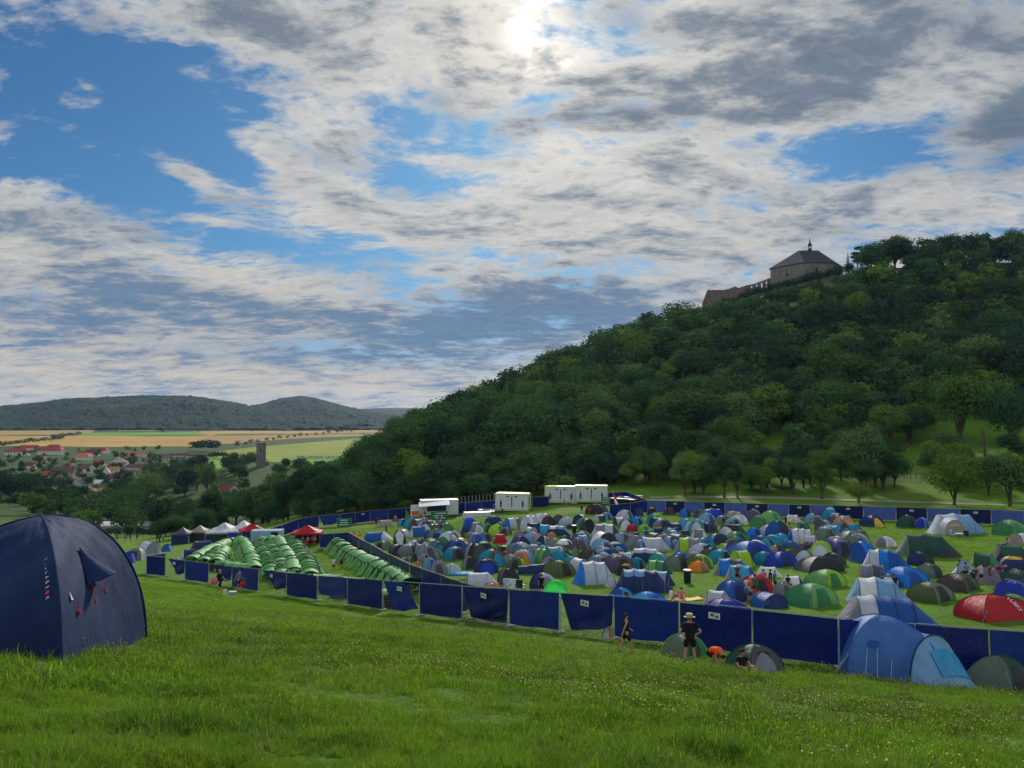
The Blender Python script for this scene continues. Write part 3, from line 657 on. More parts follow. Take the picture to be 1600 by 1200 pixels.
def fence(pts, styles, label, mats=None, wires=True, H=2.0, side=-1, feet=True, logos=(), name='mesh_fence'):
    base = pts[0]; root = empty(name, base, label, 'fence')
    r_ = random.Random(len(pts)*7+int(base.x))
    for i in range(len(pts)-1):
        A, B = pts[i]-base, pts[i+1]-base; d = B-A; L = d.length; ux = d.normalized(); lean = Vector((0, r_.uniform(-.06, .06), 0))
        def P_(s, t, o=0.0): return A+d*s+Vector((0, 0, .06+H*t))+lean*t+Vector((-ux.y, ux.x, 0))*o*side
        f = MB(); e = .012
        f.tube([P_(e, 0), P_(e, 1)], .021, 6).tube([P_(1-e, 0), P_(1-e, 1)], .021, 6).tube([P_(e, 1), P_(1-e, 1)], .021, 6).tube([P_(e, .02), P_(1-e, .02)], .019, 6)
        if wires:
            for k in range(1, 22): f.tube([P_(k/22, .02, .0), P_(k/22, 1, .0)], .0032, 3, cap=False)
            for k in range(1, 9): f.tube([P_(e, k/9, .0), P_(1-e, k/9, .0)], .0032, 3, cap=False)
        pn = f.build('panel', M_STEEL, root)
        if feet and i % (1 if wires else 2) == 0:
            MB().box(tuple(A+Vector((0, 0, .05))), (.24, .62, .13), math.atan2(d.y, d.x)+math.pi/2*0).build('foot', M_CONC, root)
        st = styles[i % len(styles)]
        if st is None: continue
        mt = (mats or [M_TARP, M_TARP, M_TARP2, M_TARP, M_TARP2])[i % len(mats or [1]*5)]
        n, m = (16, 11) if wires else (7, 4); rows = []; ph = r_.uniform(0, 9); amp = .15 if wires else .09
        for j in range(m+1):
            t = j/m; row = []
            for k in range(n+1):
                s = k/n; (a, b, c, dd) = st
                x = (a[0]*(1-s)+b[0]*s)*(1-t)+(dd[0]*(1-s)+c[0]*s)*t; z = (a[1]*(1-s)+b[1]*s)*(1-t)+(dd[1]*(1-s)+c[1]*s)*t
                z += .022*math.sin(s*9+ph)*t*(1 if st is not FULL else .35)-.05*math.sin(math.pi*s)*t*(st is not FULL)
                slack = (.6+2.2*(st is not FULL)*t)
                o = .035+amp*slack*(.5+.5*math.sin(s*7+t*4+ph)*math.cos(s*3.1-t*5+ph*2))*math.sin(math.pi*min(1, max(.0, s)))**.4*(.25+.75*t)
                row.append(P_(x, z, o))
            rows.append(row)
        tb = MB().grid(rows).build('tarpaulin', mt, pn, smooth=True)
        if i in logos:
            lb = MB(); W = .34/L; c0 = P_(.55-W, .78, .16); c1 = P_(.55+W*.2, .78, .16)
            lb.box(tuple((c0+c1)/2), (.50, .02, .26), math.atan2(d.y, d.x)); lb.box(tuple((c0+c1)/2+ux*(-.08)+Vector((-ux.y, ux.x, 0))*side*.012+Vector((0, 0, .03))), (.16, .01, .12), math.atan2(d.y, d.x), 1)
            lb.box(tuple((c0+c1)/2+ux*(.12)+Vector((-ux.y, ux.x, 0))*side*.012+Vector((0, 0, -.03))), (.14, .01, .10), math.atan2(d.y, d.x), 1)
            lb.build('logo_plate', [M_WHITE, M_GREENP], tb)
    return root
FP = [(229,899),(258,902),(289,907.5),(326,913),(362.5,919),(404,926),(448,933),(496,940),(543,947),(598,955),(656,963),(722,971),(796,980),(875,990),(960,1000),(1062,1013),(1176,1029),(1311,1046),(1431,1056),(1547,1062),(1670,1069)]
front = [hit(*p) for p in FP]
fence(front, [FULL, FLAP, FULL, FLAP, FULL, FLAP, FULL, HALF, FULL, SLIP, FULL, DIAG, FULL, DIAG, FULL, HALF if 0 else FULL, FULL, FULL, FULL, FULL],
      'long near fence of blue tarpaulin panels crossing the slope in front of the tents', logos=(1, 5, 9, 11, 13, 15))
def line_top(P, step, dmin=0, H=2.0):
    q = [hit_lift(a, b, H+.05, max(25, dmin)) for a, b in P]; out = [q[0]]
    for a, b in zip(q, q[1:]):
        n = max(1, round((b-a).length/step))
        for k in range(1, n+1):
            c = a.lerp(b, k/n); out.append(Vector((c.x, c.y, hz(c.x, c.y))))
    return out
div = line_top([(545,831.5),(560,840),(580,850),(600,862),(625,874),(640,881),(660,888),(690,898),(722,909),(762,918),(793,925)], 3.4, 43)
fence(div, [FULL, FULL, FULL, DIAG, FULL, FULL, HALF], 'dark fence dividing the green tents from the main tent field', mats=[M_TARPD, M_TARPD, M_TARP], side=-1)
farR = line_top([(1011,781.5),(1100,784),(1200,787),(1300,789.5),(1400,792),(1500,795),(1600,798),(1690,800)], 3.5, 70)
fence(farR, [FULL], 'far fence along the path at the foot of the hill on the right', mats=[M_TARPL, M_TARPD], wires=False, logos=tuple(range(1, 40, 2)))
farL = line_top([(404,832),(415,828),(466,811),(531,803.5),(578,798),(634,793.5),(701,787),(780,781),(832,777),(858,775)], 3.5, 90)
fence(farL, [FULL, FULL, FULL, FULL, DIAG], 'far fence curving below the trees on the left of the cabins', wires=False, logos=(6, 14))
side = line_top([(229,868),(243,866),(258,864)], 2.5, 60)
fence(side[::1], [FULL], 'short return of the near fence at its far left corner', mats=[M_TARP])
binR = line_top([(952,789),(985,786),(1011,782)], 3.4, 80); fence(binR, [FULL], 'low blue fence in front of the rubbish bins', wires=False)
binB = line_top([(950,770),(978,768),(995,774),(1011,781)], 3.4, 80); fence(binB, [FULL], 'blue fence behind the rubbish bins rising to a point', wires=False)
inner = line_top([(500,834.5),(522,833),(545,831.5)], 3.4, 80); fence(inner, [FULL], 'short blue fence between red gazebo and divider', wires=False)
# path with a pale edge behind the far fence
def ribbon(name, pts, w, lift, mat, label):
    rows = []
    for i, p in enumerate(pts):
        a = pts[max(0, i-1)]; b = pts[min(len(pts)-1, i+1)]; d = (b-a).normalized(); n = Vector((-d.y, d.x, 0))
        rows.append([Vector((q.x, q.y, hz(q.x, q.y)+lift)) for q in (p-n*w/2, p-n*w/6, p+n*w/6, p+n*w/2)])
    o = MB().grid(rows).build(name, mat, smooth=True); return tag(o, label, kind='structure')
M_PATH = plain('gravel_path', (.26, .24, .19), .95, .2, .8)
pp = [hit(px, py, 100) for px, py in [(1020,782),(1060,781),(1120,782.5),(1200,784),(1300,786),(1400,788),(1500,790.5),(1600,793),(1700,795)]]
dense = []
for a, b in zip(pp, pp[1:]):
    for k in range(8): dense.append(a.lerp(b, k/8))
ribbon('path', [p+Vector((0, 3.5, 0)) for p in dense], 2.2, .07, M_PATH, 'pale gravel path behind the far fence')
# ---------------------------------------------------------------- tents
PAL = dict(navy=(.010,.032,.13), blue=(.010,.085,.36), bblue=(.006,.18,.68), royal=(.010,.04,.40), lblue=(.17,.34,.58), mblue=(.05,.15,.44), sky=(.04,.33,.62), grey=(.20,.22,.27), lgrey=(.46,.51,.60),
 dgrey=(.070,.078,.092), charcoal=(.026,.031,.042), green=(.035,.22,.085), lgreen=(.16,.38,.12), lime=(.30,.52,.03), olive=(.095,.13,.045), dgreen=(.018,.075,.055), sage=(.13,.19,.15), teal=(.008,.25,.40), aqua=(.03,.30,.23),
 tan=(.33,.28,.25), purple=(.085,.075,.13), lilac=(.22,.20,.31), orange=(.78,.24,.02), red=(.42,.010,.022), white=(.66,.69,.74), brown=(.075,.055,.052), yellow=(.72,.47,.05), neon=(.05,.80,.12), indigo=(.06,.065,.18), rental=(.13,.40,.12), rentald=(.02,.09,.03), black=(.008,.009,.012))
_FM = {}
def fabric(c, trans=.22):
    if c not in _FM:
        m, t = new_mat('fabric_'+c); rgb = PAL[c]; co = objco(t); oi = t.node('ShaderNodeObjectInfo').outputs['Random']
        n = t.noise(co, 1.3, 4, .6); k = t.mix(t.smooth(n, .3, .7), tuple(x*.86 for x in rgb), tuple(x*1.12 for x in rgb))
        k = t.mix(t.math('MULTIPLY', oi, .22), k, tuple(min(1, x*1.5+.02) for x in rgb))
        wr = t.noise(t.mapping(co, rot=(.3, .5, .6), sc=(1, 2.4, 1)), 2.2, 6, .60, .8)
        p = t.node('ShaderNodeBsdfPrincipled'); t.put(p.inputs['Base Color'], k); p.inputs['Roughness'].default_value = .55; p.inputs['Specular IOR Level'].default_value = .28
        t.l.new(bump(t, wr, .09, .8), p.inputs['Normal'])
        tr = t.node('ShaderNodeBsdfTranslucent'); t.put(tr.inputs[0], k); mx = t.node('ShaderNodeMixShader'); mx.inputs[0].default_value = .45 if c == 'neon' else trans
        t.l.new(p.outputs[0], mx.inputs[1]); t.l.new(tr.outputs[0], mx.inputs[2]); finish(t, mx.outputs[0]); _FM[c] = m
    return _FM[c]
def arch(x, w, h, n=10, y0=0.0, pw=.85):
    out = []
    for k in range(n+1):
        t = math.pi*k/n; out.append((x, y0-w*math.cos(t), h*max(0, math.sin(t))**pw))
    return out
def dome(root, a, b, H, cols, cap=None, porch=None, poles='charcoal', door=True, flat=1.0, ropes=0, rr=random):  # some pairs are two-tone cloth, others colour in a lit and a shaded side
    """cross-pole dome; cols cycle over the four sides (front, right, back, left)"""
    n, m = 8, 5; cor = [(-1, -1), (1, -1), (1, 1), (-1, 1)]; names = list(dict.fromkeys([cols[k % len(cols)] for k in range(4)]+([cap] if cap else []))); fl = MB()
    lr_ = random.Random(int((a*977+H*3331+root.location.x*13))); lx, ly = lr_.uniform(-.16, .16)*a, lr_.uniform(-.16, .16)*b; kx = [1+lr_.uniform(-.09, .09) for _ in range(4)]; sagk = [lr_.uniform(.06, .20) for _ in range(4)]
    cor = [(c_[0]*kx[i_], c_[1]*kx[(i_+1) % 4]) for i_, c_ in enumerate(cor)]
    def pt(k, s, q, off=0.0):
        ph = q*math.pi/2; r = math.cos(ph)**flat; z = math.sin(ph)**.92; (x0, y0), (x1, y1) = cor[k], cor[(k+1) % 4]
        x, y = x0*(1-s)+x1*s, y0*(1-s)+y1*s; pull = 1-(sagk[k]*math.sin(math.pi*s)*math.sin(ph*2)**.7 if 0 < ph < 1.57 else 0)-.03*math.sin(math.pi*s)*(ph == 0)
        return (x*a*r*pull*(1+off)+lx*z, y*b*r*pull*(1+off)+ly*z, H*z*(1+off)+.01)
    for k in range(4):
        rows = [[pt(k, s/m, q/n) for s in range(m+1)] for q in range(n+1)]
        ci = names.index(cols[k % len(cols)]); cj = names.index(cap) if cap else ci
        fl.grid(rows, mif=lambda i, j: cj if i >= n-3 else ci)
    fl.build('flysheet', [fabric(c) for c in names], root, smooth=True, auto=24)
    if poles:
        for k0, k1 in ((0, 2), (1, 3)):
            pts = [pt(k0, 0, f/8, .012) for f in range(9)]+[pt(k1, 0, 1-f/8, .012) for f in range(1, 9)]
            MB().tube(pts, .018, 4).build('pole_sleeve', fabric(poles), root)
    if door:
        rows = [[tuple(c*1 for c in pt(0, .24+.52*s/3, q, .016)) for s in range(4)] for q in (0, .14, .28, .42, .55)]
        MB().grid(rows).build('door', fabric({'white': 'lgrey', 'lgrey': 'grey', 'grey': 'dgrey', 'lime': 'green', 'lgreen': 'green', 'bblue': 'blue', 'lblue': 'blue', 'tan': 'brown', 'orange': 'grey', 'lilac': 'purple', 'green': 'dgreen', 'blue': 'navy', 'royal': 'navy', 'mblue': 'blue'}.get(cols[0], 'charcoal')), root, smooth=True)
    if porch:
        rows = []
        for f in (0, .35, .7, 1.0): rows.append([(y, -b*(.62+.95*f), z) for (_, y, z) in arch(0, a*(.86-.50*f), H*(.80-.72*f**1.3), 8)])
        MB().grid(rows).build('porch', fabric(porch), root, smooth=True)
    for k in range(ropes):
        sx, sy = cor[k % 4]; MB().tube([(sx*a*.62, sy*b*.62, H*.68), (sx*a*1.45, sy*b*1.35, -.03)], .006, 3).build('guy_rope', fabric('lgrey'), root)
def tunnel(root, L, Wd, H, cols, prof=None, poles='charcoal', doorc=None, n=12, side=None, ropes=0):
    """hooped tent along x; cols one per bay; prof (position 0..1, width, height)"""
    if prof is None:
        k = len(cols); xs_ = [.42] if k == 2 else [.19+i*.52/(k-2) for i in range(k-1)]; prof = [(0, .60, .04)]+[(x_, 1-.22*abs(x_-.45), 1-.30*abs(x_-.40)) for x_ in xs_]+[(1, .46, .04)] if k > 1 else [(0, .95, .95), (1, .95, .95)]
    names = list(dict.fromkeys(list(cols)+([side] if side else []))); fl = MB(); rows = []; own = []
    for i in range(len(prof)-1):
        (x0, w0, h0), (x1, w1, h1) = prof[i], prof[i+1]
        for j in range(3 if i < len(prof)-2 else 4):
            f = j/3; sag = math.sin(math.pi*f)
            rows.append(arch((x0*(1-f)+x1*f-.5)*L, (w0*(1-f)+w1*f)*(1-.05*sag)*Wd/2, (h0*(1-f)+h1*f)*(1-.055*sag)*H, n)); own.append(min(i, len(cols)-1))
    sid = names.index(side) if side else None
    fl.grid(rows, mif=lambda i, k: (sid if sid is not None and (k < 3 or k >= n-3) else names.index(cols[own[i]])))
    if prof[0][2] > .2: fl.add(rows[0], [tuple(range(n+1))], names.index(cols[0]))
    if prof[-1][2] > .2: fl.add(rows[-1], [tuple(range(n+1))[::-1]], names.index(cols[-1]))
    fl.build('flysheet', [fabric(c) for c in names], root, smooth=True, auto=40)
    for (x, w_, h) in prof[(0 if prof[0][2] > .3 else 1):(None if prof[-1][2] > .3 else -1)]:
        MB().tube([(p[0], p[1]*1.012, p[2]*1.012+.005) for p in arch((x-.5)*L, w_*Wd/2, h*H, 12)], .02, 4).build('pole_sleeve', fabric(poles), root)
    if doorc:
        i = 1; x, w_, h = prof[-2]; x2, w2, h2 = prof[-1]; rr_ = []
        for f in (.06, .5, .97):
            A = arch((x*(1-f)+x2*f-.5)*L+.03, (w_*(1-f)+w2*f)*Wd/2*1.01, (h*(1-f)+h2*f)*H*1.02+.012, 12); rr_.append(A[3:10])
        MB().grid(rr_).build('door', fabric(doorc), root, smooth=True)
    for k in range(ropes):
        s = 1 if k % 2 else -1; x = ((k//2)/(max(1, ropes//2-1))-.5)*L*.7
        MB().tube([(x, s*Wd*.40, H*.62), (x, s*Wd*.85, -.03)], .006, 3).build('guy_rope', fabric('lgrey'), root)
SEEN = set()
def tent(px, py, w_, h, kind, cols, label, yaw=None, name=None, group='tents pitched across the camping field', ratio=1.0, dmin=0, **k):
    p = hit(px, py, dmin); D = p.y; w_ *= 1.04; h *= 1.0; W = w_*D/1200; rr = random.Random(int(px*7+py)); dz = -p.z/D
    cols = cols.split()
    if kind == 'dome':
        yw = R(yaw if yaw is not None else rr.choice([20, 38, 48, 62, -25])); c, s = abs(math.cos(yw)), abs(math.sin(yw)); a = W/2/(c+s*ratio); b = a*ratio; half = a*s+b*c
    else:
        yw = R(yaw if yaw is not None else rr.choice([15, -18, 35])); c, s = abs(math.cos(yw)), abs(math.sin(yw)); L = W/(c+s*ratio*.75); Wd = L*ratio; half = (L*s+Wd*c)/2
    half = min(half, W*.75)
    H = max(.55, h*D/1200-half*dz*.55); H = min(H, W*.95 if kind == 'dome' else W*1.3)
    pos = Vector((p.x*(1+half*.8/D), D+half*.8, 0)); pos.z = hz(pos.x, pos.y)-.03
    e = empty(name or ('dome_tent' if kind == 'dome' else 'tunnel_tent'), pos, label, 'tent', group, yw)
    gx = (hz(pos.x+.8, pos.y)-hz(pos.x-.8, pos.y))/1.6; gy = (hz(pos.x, pos.y+.8)-hz(pos.x, pos.y-.8))/1.6
    nrm = Vector((-gx, -gy, 1)).normalized(); e.rotation_euler = (nrm.to_track_quat('Z', 'Y').to_matrix().to_4x4() @ Matrix.Rotation(yw, 4, 'Z')).to_euler() if 0 else (Matrix.Rotation(math.asin(max(-.3, min(.3, gy*.8))), 4, 'X') @ Matrix.Rotation(-math.asin(max(-.3, min(.3, gx*.8))), 4, 'Y') @ Matrix.Rotation(yw, 4, 'Z')).to_euler()
    if D < 64: k.setdefault('ropes', 4)
    if kind == 'dome': dome(e, a, b, H, cols, rr=rr, **k)
    else: tunnel(e, L, Wd, H, cols, **k)
    assert label not in SEEN, label
    SEEN.add(label); return e
D_, N_ = 'dome', 'tunnel'
LIST = [
# left of the divider's far side
(557,839,13,7,D_,'orange','small orange dome tent just behind the far end of the divider fence'),
(590,847,52,18,N_,'lblue blue lgrey','blue and pale grey striped long tent beside the divider fence',dict(yaw=-8,ratio=.6)),
(598,861,28,17,D_,'sage sage','dull green dome tent with pale edges against the divider fence',dict(poles='lgreen')),
(625,853,20,27,N_,'sage sage dgreen','narrow green tent standing tall with a square white window in its end',dict(yaw=-78,ratio=.8,doorc='white')),
(630,841,26,16,N_,'charcoal white charcoal','black and white hooped tent behind the narrow green tent',dict(yaw=55)),
(622,870,33,21,N_,'charcoal dgrey charcoal','dark grey hooped tunnel tent touching the middle of the divider fence',dict(yaw=-58,ratio=.8)),
(633,881,18,11,D_,'lilac lgrey','low lilac grey dome tent behind the divider fence by the small orange tent'),
(649,878,22,15,N_,'charcoal black','black open tunnel tent with flap up near the divider fence',dict(yaw=28)),
(663,883,20,17,D_,'charcoal lilac','black dome tent with a white pole line beside the pale blue domes',dict(poles='white')),
(653,886,14,8,D_,'orange','low bright orange tent squeezed behind the divider fence'),
(673,893,24,23,D_,'lblue lblue','pale blue round dome tent behind the divider fence',dict(yaw=40)),
(687,899,29,23,D_,'grey lilac','plain grey dome tent in front of the pale blue round one',dict(yaw=10,poles='grey')),
(706,898,30,19,D_,'white lgrey','white peaked tent with a black shadowed mouth beside the grey dome',dict(porch='lgrey')),
(656,839,36,19,N_,'lgrey blue tan','blue and cream hooped tent with a tan arched door, left field edge',dict(yaw=12,ratio=.6,doorc='tan')),
(673,843,21,16,D_,'mblue blue','crumpled mid blue dome tent next to the tan door tent'),
(687,850,24,21,D_,'lblue navy','dark blue dome tent with a pale blue top at the left of the field',dict(cap='sky')),
(657,857,20,15,D_,'purple lilac','small purple grey dome tent alone on the grass at the left field edge'),
(666,864,22,18,D_,'lgrey purple','untidy white tent with dark flaps beside the small purple dome'),
(694,861,26,23,N_,'green dgreen','green hooped tent with a very dark mouth left of the big blue dome',dict(yaw=62)),
(678,875,33,20,D_,'lgreen green','bright green peaked dome tent on open grass left of the big blue dome',dict(yaw=44,poles='green')),
(604,823,29,12,N_,'tan tan tan','flat beige tent with people around it by the left far fence',dict(yaw=8,ratio=.5,poles='tan')),
(629,822,18,12,D_,'blue sky','small blue dome tent with a pale top near the catering trailer',dict(cap='lblue')),
(712,867,42,24,D_,'blue navy','big plain blue dome tent in the left part of the field',dict(yaw=28,poles='blue')),
(711,846,20,18,D_,'lgrey white','silver grey upright dome tent behind the big plain blue dome',dict(yaw=5)),
(702,832,17,14,N_,'green sage','green arched tent near the food queue at the left',dict(yaw=70)),
(692,826,14,9,D_,'sage sage','small dull sage tent behind the green arched one'),
(719,842,14,16,N_,'lgreen dgreen lgreen','lime and dark green hooped tent left of the blue and white dome',dict(yaw=60)),
(735,829,26,22,D_,'blue blue','blue dome tent with white side panels below the stacked white panels',dict(cap='bblue',porch='royal',yaw=8,poles='white')),
(745,836,24,16,D_,'white lilac','white crumpled dome tent in front of the blue dome with white panels'),
(734,841,17,10,D_,'lilac grey','flat grey lilac tent under the white crumpled dome'),
(727,833,12,10,D_,'navy','tiny navy tent tucked left of the white crumpled dome'),
(742,847,18,14,D_,'brown purple','brownish dome tent left of the mossy dark dome'),
(759,847,25,15,D_,'sage olive','mossy dark green dome tent left of the red boxy tent',dict(ratio=.8)),
(762,833,20,16,D_,'green lgreen','mid green dome tent touching the lime dome'),
(776,837,26,18,D_,'lime lime','bright lime dome tent behind the red boxy tent',dict(poles='green')),
(771,822,28,17,D_,'navy navy','navy dome tent with pale blue roof behind the lime dome',dict(cap='lblue',yaw=20)),
(799,827,28,20,N_,'bblue lgrey lilac','bright blue and pale grey hooped tent right of the navy dome',dict(yaw=32,ratio=.8)),
(791,837,19,13,D_,'dgrey purple','slate dome tent with a white hoop right of the lime dome',dict(poles='white')),
(782,850,24,16,N_,'red red','red boxy tent standing out among the grey tents',dict(yaw=5,ratio=.6,poles='red',prof=[(0,.9,.1),(.25,1,1),(.75,1,1),(1,.9,.1)])),
(800,853,24,13,N_,'lgrey navy','pale blue grey tent with a navy mouth right of the red boxy tent',dict(yaw=30)),
(813,858,32,21,D_,'navy indigo','large navy dome tent with paler stripes in the left centre',dict(yaw=42,poles='lilac')),
(745,879,44,32,N_,'charcoal grey charcoal dgrey','huge charcoal hooped tent towering over the left centre',dict(yaw=-48,ratio=.75)),
(736,890,30,21,D_,'charcoal grey','charcoal peaked tent directly in front of the huge charcoal one',dict(yaw=25)),
(757,865,28,20,D_,'dgreen sage','dark green dome tent with a white roof behind the huge charcoal one',dict(cap='white')),
(761,896,38,23,D_,'navy navy','dark navy dome tent with a royal blue rounded porch',dict(porch='royal',yaw=4)),
(751,917,58,25,N_,'lilac lgrey lgrey','pale grey tent with sky blue straps and a dark window by the near fence',dict(yaw=-8,ratio=.55,poles='sky')),
(795,912,33,25,D_,'charcoal dgrey','black round dome tent beside the sky blue strapped tent',dict(yaw=12)),
(777,882,24,16,D_,'sage dgreen','grey green dome tent between huge charcoal tent and red dome'),
(788,875,20,14,D_,'red','small bright red dome tent under the black flap',dict(poles='red')),
(776,867,20,15,D_,'grey dgrey','mid grey wedge tent left of the black flap tent'),
(792,864,24,13,N_,'charcoal black charcoal','black tent with its flap spread open above the small red dome',dict(yaw=-15)),
(797,885,30,20,D_,'lgrey grey','pale grey dome tent leaning on the olive dome',dict(yaw=45,poles='dgrey')),
(809,890,30,20,D_,'olive lime','yellow olive dome tent right of the pale grey leaning dome',dict(cap='olive')),
(819,876,27,20,N_,'lime olive','yellow green pole tent lying low and long behind the olive dome',dict(yaw=-50,ratio=.45)),
(832,898,43,18,N_,'navy navy navy','low navy box tent on the open grass left of the big olive dome',dict(yaw=-6,ratio=.42,poles='navy',prof=[(0,.9,.75),(.5,1,.9),(.95,1,1)])),
(849,881,38,26,N_,'green lgreen lgreen green','rounded green hooped tent in the left centre',dict(yaw=-35,ratio=.85)),
(856,889,24,20,D_,'grey lilac','grey lilac dome tent in front of the rounded green hooped tent',dict(yaw=45)),
(874,902,50,27,D_,'olive olive','big olive green dome tent with a small white patch, near centre left',dict(yaw=45,poles='dgreen')),
(829,829,36,26,N_,'lgrey white lgrey navy','large white hooped tent with a navy mouth at the back row',dict(yaw=40,ratio=.8)),
(836,836,34,21,N_,'lblue navy navy','navy tent with pale roof in front of the large white hooped one',dict(yaw=-20,ratio=.6)),
(857,823,21,17,D_,'charcoal brown','dark brown black dome tent in the back row'),
(873,819,18,15,D_,'purple dgrey','dusky purple dome tent behind the white one in the back row'),
(886,822,25,15,D_,'white lgrey','clean white dome tent in the middle of the back row',dict(yaw=42)),
(891,827,22,10,N_,'charcoal black','low black canopy tent below the clean white dome',dict(yaw=0)),
(873,839,44,19,N_,'navy white lblue lblue','long white tent with navy flanks and a grey window',dict(yaw=-12,ratio=.5,side='navy')),
(862,841,15,10,D_,'orange orange','little orange dome tent peeping above the blue grey dome'),
(816,845,28,18,D_,'tan lilac','beige dome tent with dark edge above the large striped navy one'),
(836,853,19,17,D_,'green aqua','emerald dome tent right of the large striped navy one'),
(851,856,25,19,D_,'lgrey navy','half pale grey half navy dome tent in the left centre',dict(yaw=45)),
(841,858,20,11,D_,'aqua','low sea green dome tent above the rounded green hooped tent'),
(866,858,30,18,D_,'lime grey','lime sided grey dome tent with a pale ridge'),
(884,852,23,16,D_,'dgreen green','dark green dome tent left of the lilac dome'),
(876,870,28,18,D_,'white lilac','white crumpled low tent next to the striped umbrella'),
(903,859,36,20,D_,'lilac purple','lilac and purple dome tent in the middle of the field',dict(yaw=40)),
(910,844,30,15,D_,'tan brown','beige dome tent behind the lilac and purple dome'),
(902,872,30,18,N_,'sage olive','dull green low tent below the lilac and purple dome',dict(yaw=15)),
(919,876,28,20,D_,'olive brown','dark olive dome tent left of the giant black dome'),
(891,883,23,14,D_,'aqua aqua','clear sea green dome tent behind the big olive dome',dict(yaw=48,poles='aqua')),
(919,834,21,26,N_,'sage dgreen dgreen','tall narrow dark green tent with an open black doorway',dict(yaw=-80,ratio=.75,doorc='black')),
(908,824,28,22,N_,'navy lblue navy','navy hooped tent with a pale blue roof right in the back row',dict(yaw=55)),
(948,840,52,23,N_,'lgrey lilac lgrey dgreen','long pale grey hooped tent with a dark green end, back centre',dict(yaw=-10,ratio=.55)),
(938,816,26,13,N_,'lgrey dgreen lgrey','small grey hooped tent behind the long pale grey one',dict(yaw=20)),
(945,864,46,36,N_,'lgrey white charcoal','giant dome tent with white back and black front, centre field',dict(yaw=-62,ratio=1.0)),
(953,869,23,19,D_,'dgrey grey','dark grey dome tent in front of the giant black and white one'),
(931,862,22,18,D_,'charcoal purple','black dome tent with orange pole ends left of the giant one',dict(poles='orange')),
(966,875,26,17,D_,'grey charcoal','smoke grey dome tent left of the white and navy tunnel'),
(977,880,20,18,N_,'lgrey lgrey','small boxy pale grey tent between smoke grey dome and white navy tunnel',dict(yaw=6,prof=[(0,.9,.95),(1,.9,.95)])),
(1012,881,66,26,N_,'white lgrey lgrey white','long white hooped tent with navy base in the centre',dict(yaw=-14,ratio=.5,side='navy')),
(995,890,28,19,D_,'teal teal','teal dome tent with a white top in front of the long white tent',dict(cap='teal',yaw=42,poles='teal')),
(930,914,72,39,N_,'bblue lgrey lgrey lgrey','large tent with bright blue end and roof and pale grey sides',dict(yaw=10,ratio=.6,poles='bblue')),
(941,884,28,22,D_,'lgrey sage','pale grey cone tent with a mesh window behind the bright blue ended tent',dict(yaw=5)),
(977,900,26,20,D_,'charcoal sage','black dome tent with a yellow cap by the bright blue ended tent',dict(cap='yellow')),
(912,894,27,20,D_,'charcoal navy','black navy dome tent with an orange cap behind the bright blue ended tent',dict(cap='orange')),
(1029,898,46,24,N_,'lgreen lgreen green dgreen','light and dark green tunnel tent with a round pale mouth',dict(yaw=-20,ratio=.6)),
(1057,891,42,24,D_,'dgrey sage','big smoky green dome tent left of the orange dome',dict(yaw=45)),
(1065,878,26,15,D_,'bblue bblue','bright blue dome tent peeping over the smoky green one',dict(poles='bblue')),
(1022,863,56,26,N_,'blue lgrey lgrey','pale grey tent with a royal blue roof strip in the upper centre',dict(yaw=-8,ratio=.55,poles='bblue')),
(1040,855,40,22,D_,'tan brown','brown and beige dome tent behind the royal blue roofed tent',dict(ratio=.7)),
(1080,868,58,30,N_,'grey lime lilac lime','grey hooped tent with two lime bands, centre right',dict(yaw=-12,ratio=.6)),
(1111,879,42,24,D_,'charcoal dgrey','grey and black dome tent right of the lime banded one',dict(yaw=45)),
(1093,890,48,24,D_,'lime olive','yellow green dome tent behind the orange dome',dict(yaw=50,ratio=.8)),
(1090,894,33,18,D_,'orange orange','orange dome tent standing alone on the grass, centre right',dict(yaw=48,poles='orange')),
(989,832,20,13,D_,'red','low red dome tent behind the teal mini tents',dict(poles='red')),
(1006,833,20,14,D_,'lime','round lime dome tent behind the teal mini tents',dict(poles='green')),
(995,822,25,15,D_,'sky bblue','sky blue dome tent in the back row above the lime one',dict(yaw=40)),
(968,821,24,14,N_,'navy lgrey navy','navy and white tent in the back row by the pink draped cloth',dict(yaw=10)),
(978,831,17,23,D_,'white white','tall white pointed tent behind the red dome',dict(poles='white')),
(1027,825,30,18,N_,'navy navy white','navy dome tent with a white awning in the back row',dict(yaw=15)),
(1054,832,34,17,N_,'navy navy lgrey','navy tent with a white end panel above the teal mini tents',dict(yaw=15)),
(1083,831,26,18,D_,'white lgrey','white dome tent with a dark open side above the teal mini tents',dict(yaw=42)),
(1106,833,30,17,D_,'indigo navy','indigo dome tent right of the white one above the teal mini tents',dict(yaw=45)),
(1120,851,30,18,D_,'navy mblue','navy blue dome tent right of the teal mini tents',dict(yaw=10)),
(1148,836,40,19,N_,'dgreen charcoal dgreen','dark tent with bright lime arches in the back right',dict(yaw=-15,poles='lime',ratio=.6)),
(1136,840,20,17,D_,'white lgrey','white tent with a gaping black door in front of the lime arched one',dict(porch='white')),
(1152,850,38,20,D_,'green lgreen','wide green dome tent below the lime arched one',dict(yaw=40,ratio=.8,poles='green')),
(1178,840,23,16,D_,'bblue bblue','small vivid blue dome tent right of the wide green one',dict(poles='blue')),
(1187,858,38,24,N_,'blue blue bblue','mid blue hooped tent behind the massive royal blue dome',dict(yaw=30)),
(1148,872,32,29,N_,'dgrey grey','grey half hoop tent behind the massive royal blue dome',dict(yaw=60)),
(1170,882,72,37,D_,'royal mblue','massive royal blue dome tent in the right centre',dict(yaw=22,poles='blue')),
(1198,862,28,21,D_,'charcoal teal','black dome tent with an aqua edge behind the massive royal blue dome',dict(cap='aqua')),
